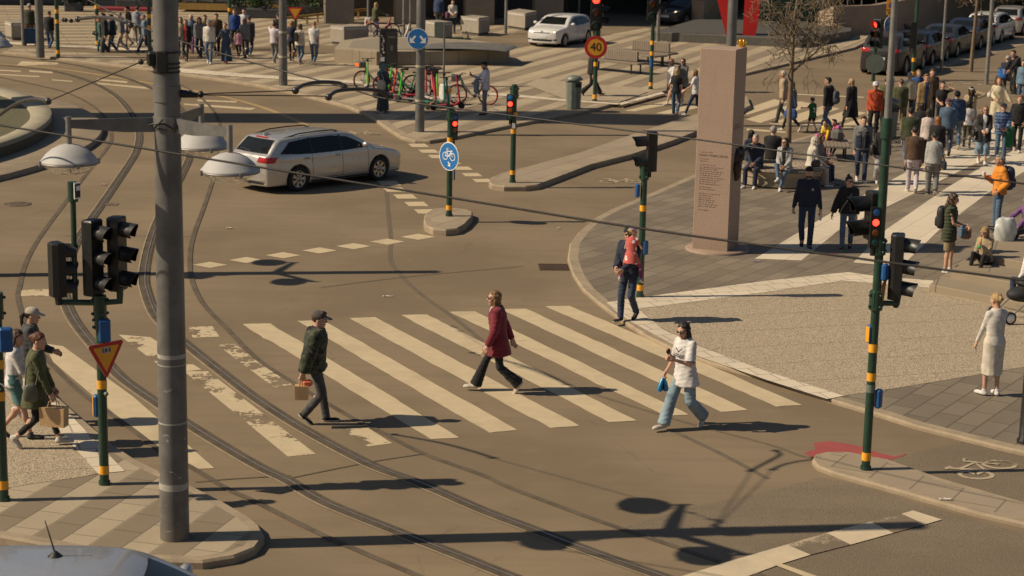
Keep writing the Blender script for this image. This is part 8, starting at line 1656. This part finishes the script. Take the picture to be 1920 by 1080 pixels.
for row in MID:
    k = dict(row[11]); zz = k.pop('z', HF); I = W_(*row[:11], z=zz, group='people in the middle distance', **k); lb = row[10]
    if 'phone beside' in lb: wbox('phone', 'dark phone in the hand of the bearded man in the white shirt', 'phone', I, hand(I, 'R', .03), (.075, .012, .15), PHN, bev=.004); wbox('grey_jacket', 'grey blue jacket draped over the arm of the man with the phone', 'jacket', I, I['T'](-.04, .17, .02), (.30, .16, .50), cloth((.15, .18, .21)), bev=.06)
    if 'headscarf' in lb: shoulder_bag(I, 1, 'pale beige bag held by the woman in the headscarf', cloth(C['stone']), (.16, .34, .34), .06, y=.10)
    if 'suitcase' in lb:
        P_ = I['W'](I['T'](.16, -.2, 0)); root = empty('suitcase', Vector((P_.x+.05, P_.y-.5, HF)), R(12), 'blue suitcase pulled by the man in the dark jacket', 'suitcase'); b = MB(); b.mat(cloth((.035, .075, .14))); b.box((0, 0, .42), (.62, .30, .66), 0, .08); b.build('case', root); b = MB(); b.mat(BLACKP); b.tube([(-.18, .1, .74), (-.18, .1, 1.02), (.18, .1, 1.02), (.18, .1, .74)], .012, 5); b.build('handle', root)
        for x in (-.22, .22): b = MB(); b.mat(TYRE); b.lathe([(0, -.03), (.05, -.03), (.05, .03), (0, .03)], (x, 0, .05), 12, 'y'); b.build('wheel', root)
    if 'pale backpack' in lb: backpack(I, 'pale backpack with a black panel on the woman in the cream shirt', cloth(C['stone']), (.32, .18, .44)); o = bpy.data.objects[[q.name for q in bpy.data.objects if q.name.startswith('backpack')][-1]]; b = MB(); b.mat(BLACKP); b.box((0, -.15, 0), (.20, .06, .38), 0, .03); b.build('black_panel', I and [q for q in bpy.data.objects if q.get('label', '').startswith('pale backpack')][0])
    if 'denim dress' in lb: shoulder_bag(I, -1, 'beige shoulder bag of the woman in the denim dress', cloth(C['beige']), (.12, .3, .26), -.06)
    if 'lime green' in lb: b = MB(); b.mat(M((.35, .60, .03), .6, name='lime_fabric')); b.box(tuple(I['T'](.10, -.06, .12)), (.16, .14, .22), 0, .05); b.build('lime_patch', I['root'])
    if 'plum bag' in lb: shoulder_bag(I, 1, 'plum coloured bag of the woman in the white jacket at the back', cloth(C['plum']), (.2, .36, .34), .04, y=.1)
    if 'black T shirt and jeans' in lb: pass
    if 'strawberry' in lb: shoulder_bag(I, -1, 'dark navy bag of the strawberry blond woman', cloth(C['navy']), (.12, .3, .28), -.06)
for px, py, az, tp, hr_, lab in ((477, 12, 250, ('jacket', 'black'), 'dark', 'guest in black jacket sitting on the terrace'), (501, 12, 200, ('jacket', (.03, .07, .15), 'denim'), 'brown', 'guest in blue denim jacket sitting on the terrace'), (466, 4, 300, ('shirt', 'offw'), 'grey', 'guest in pale shirt at the back of the terrace')):
    p = at(px, py, HF)+Vector((0, 4, .55)); person(p, 1.72, az, 'sit', 'm', ('short', hr_), tp, ('straight', 'black'), 'black', lab, z=HF+.5, seat=.45, arms=('lap', 'mouth'), group='guests on the terrace')
b = MB(); b.mat(M((.10, .07, .04), .8, name='terrace_boards')); p = at(490, 18, HF); b.box((p.x, p.y+6, HF+.25), (9, 9, .5)); tag(b.build('terrace_deck'), 'raised wooden deck of the cafe terrace at the upper left', 'deck')
for px, py in ((477, 12), (501, 12), (466, 4)):
    p = at(px, py, HF)+Vector((0, 4, 0)); root = empty('terrace_chair', Vector((p.x, p.y, HF+.5)), 0, 'dark chair under a guest on the cafe terrace', 'chair', 'terrace chairs'); b = MB(); b.mat(BLACKP); b.box((0, 0, .43), (.44, .44, .04)); b.build('seat', root)
    for x in (-.19, .19):
        for y in (-.19, .19): b = MB(); b.mat(BLACKP); b.box((x, y, .2), (.03, .03, .42)); b.build('leg', root)
bpy.context.view_layer.update()
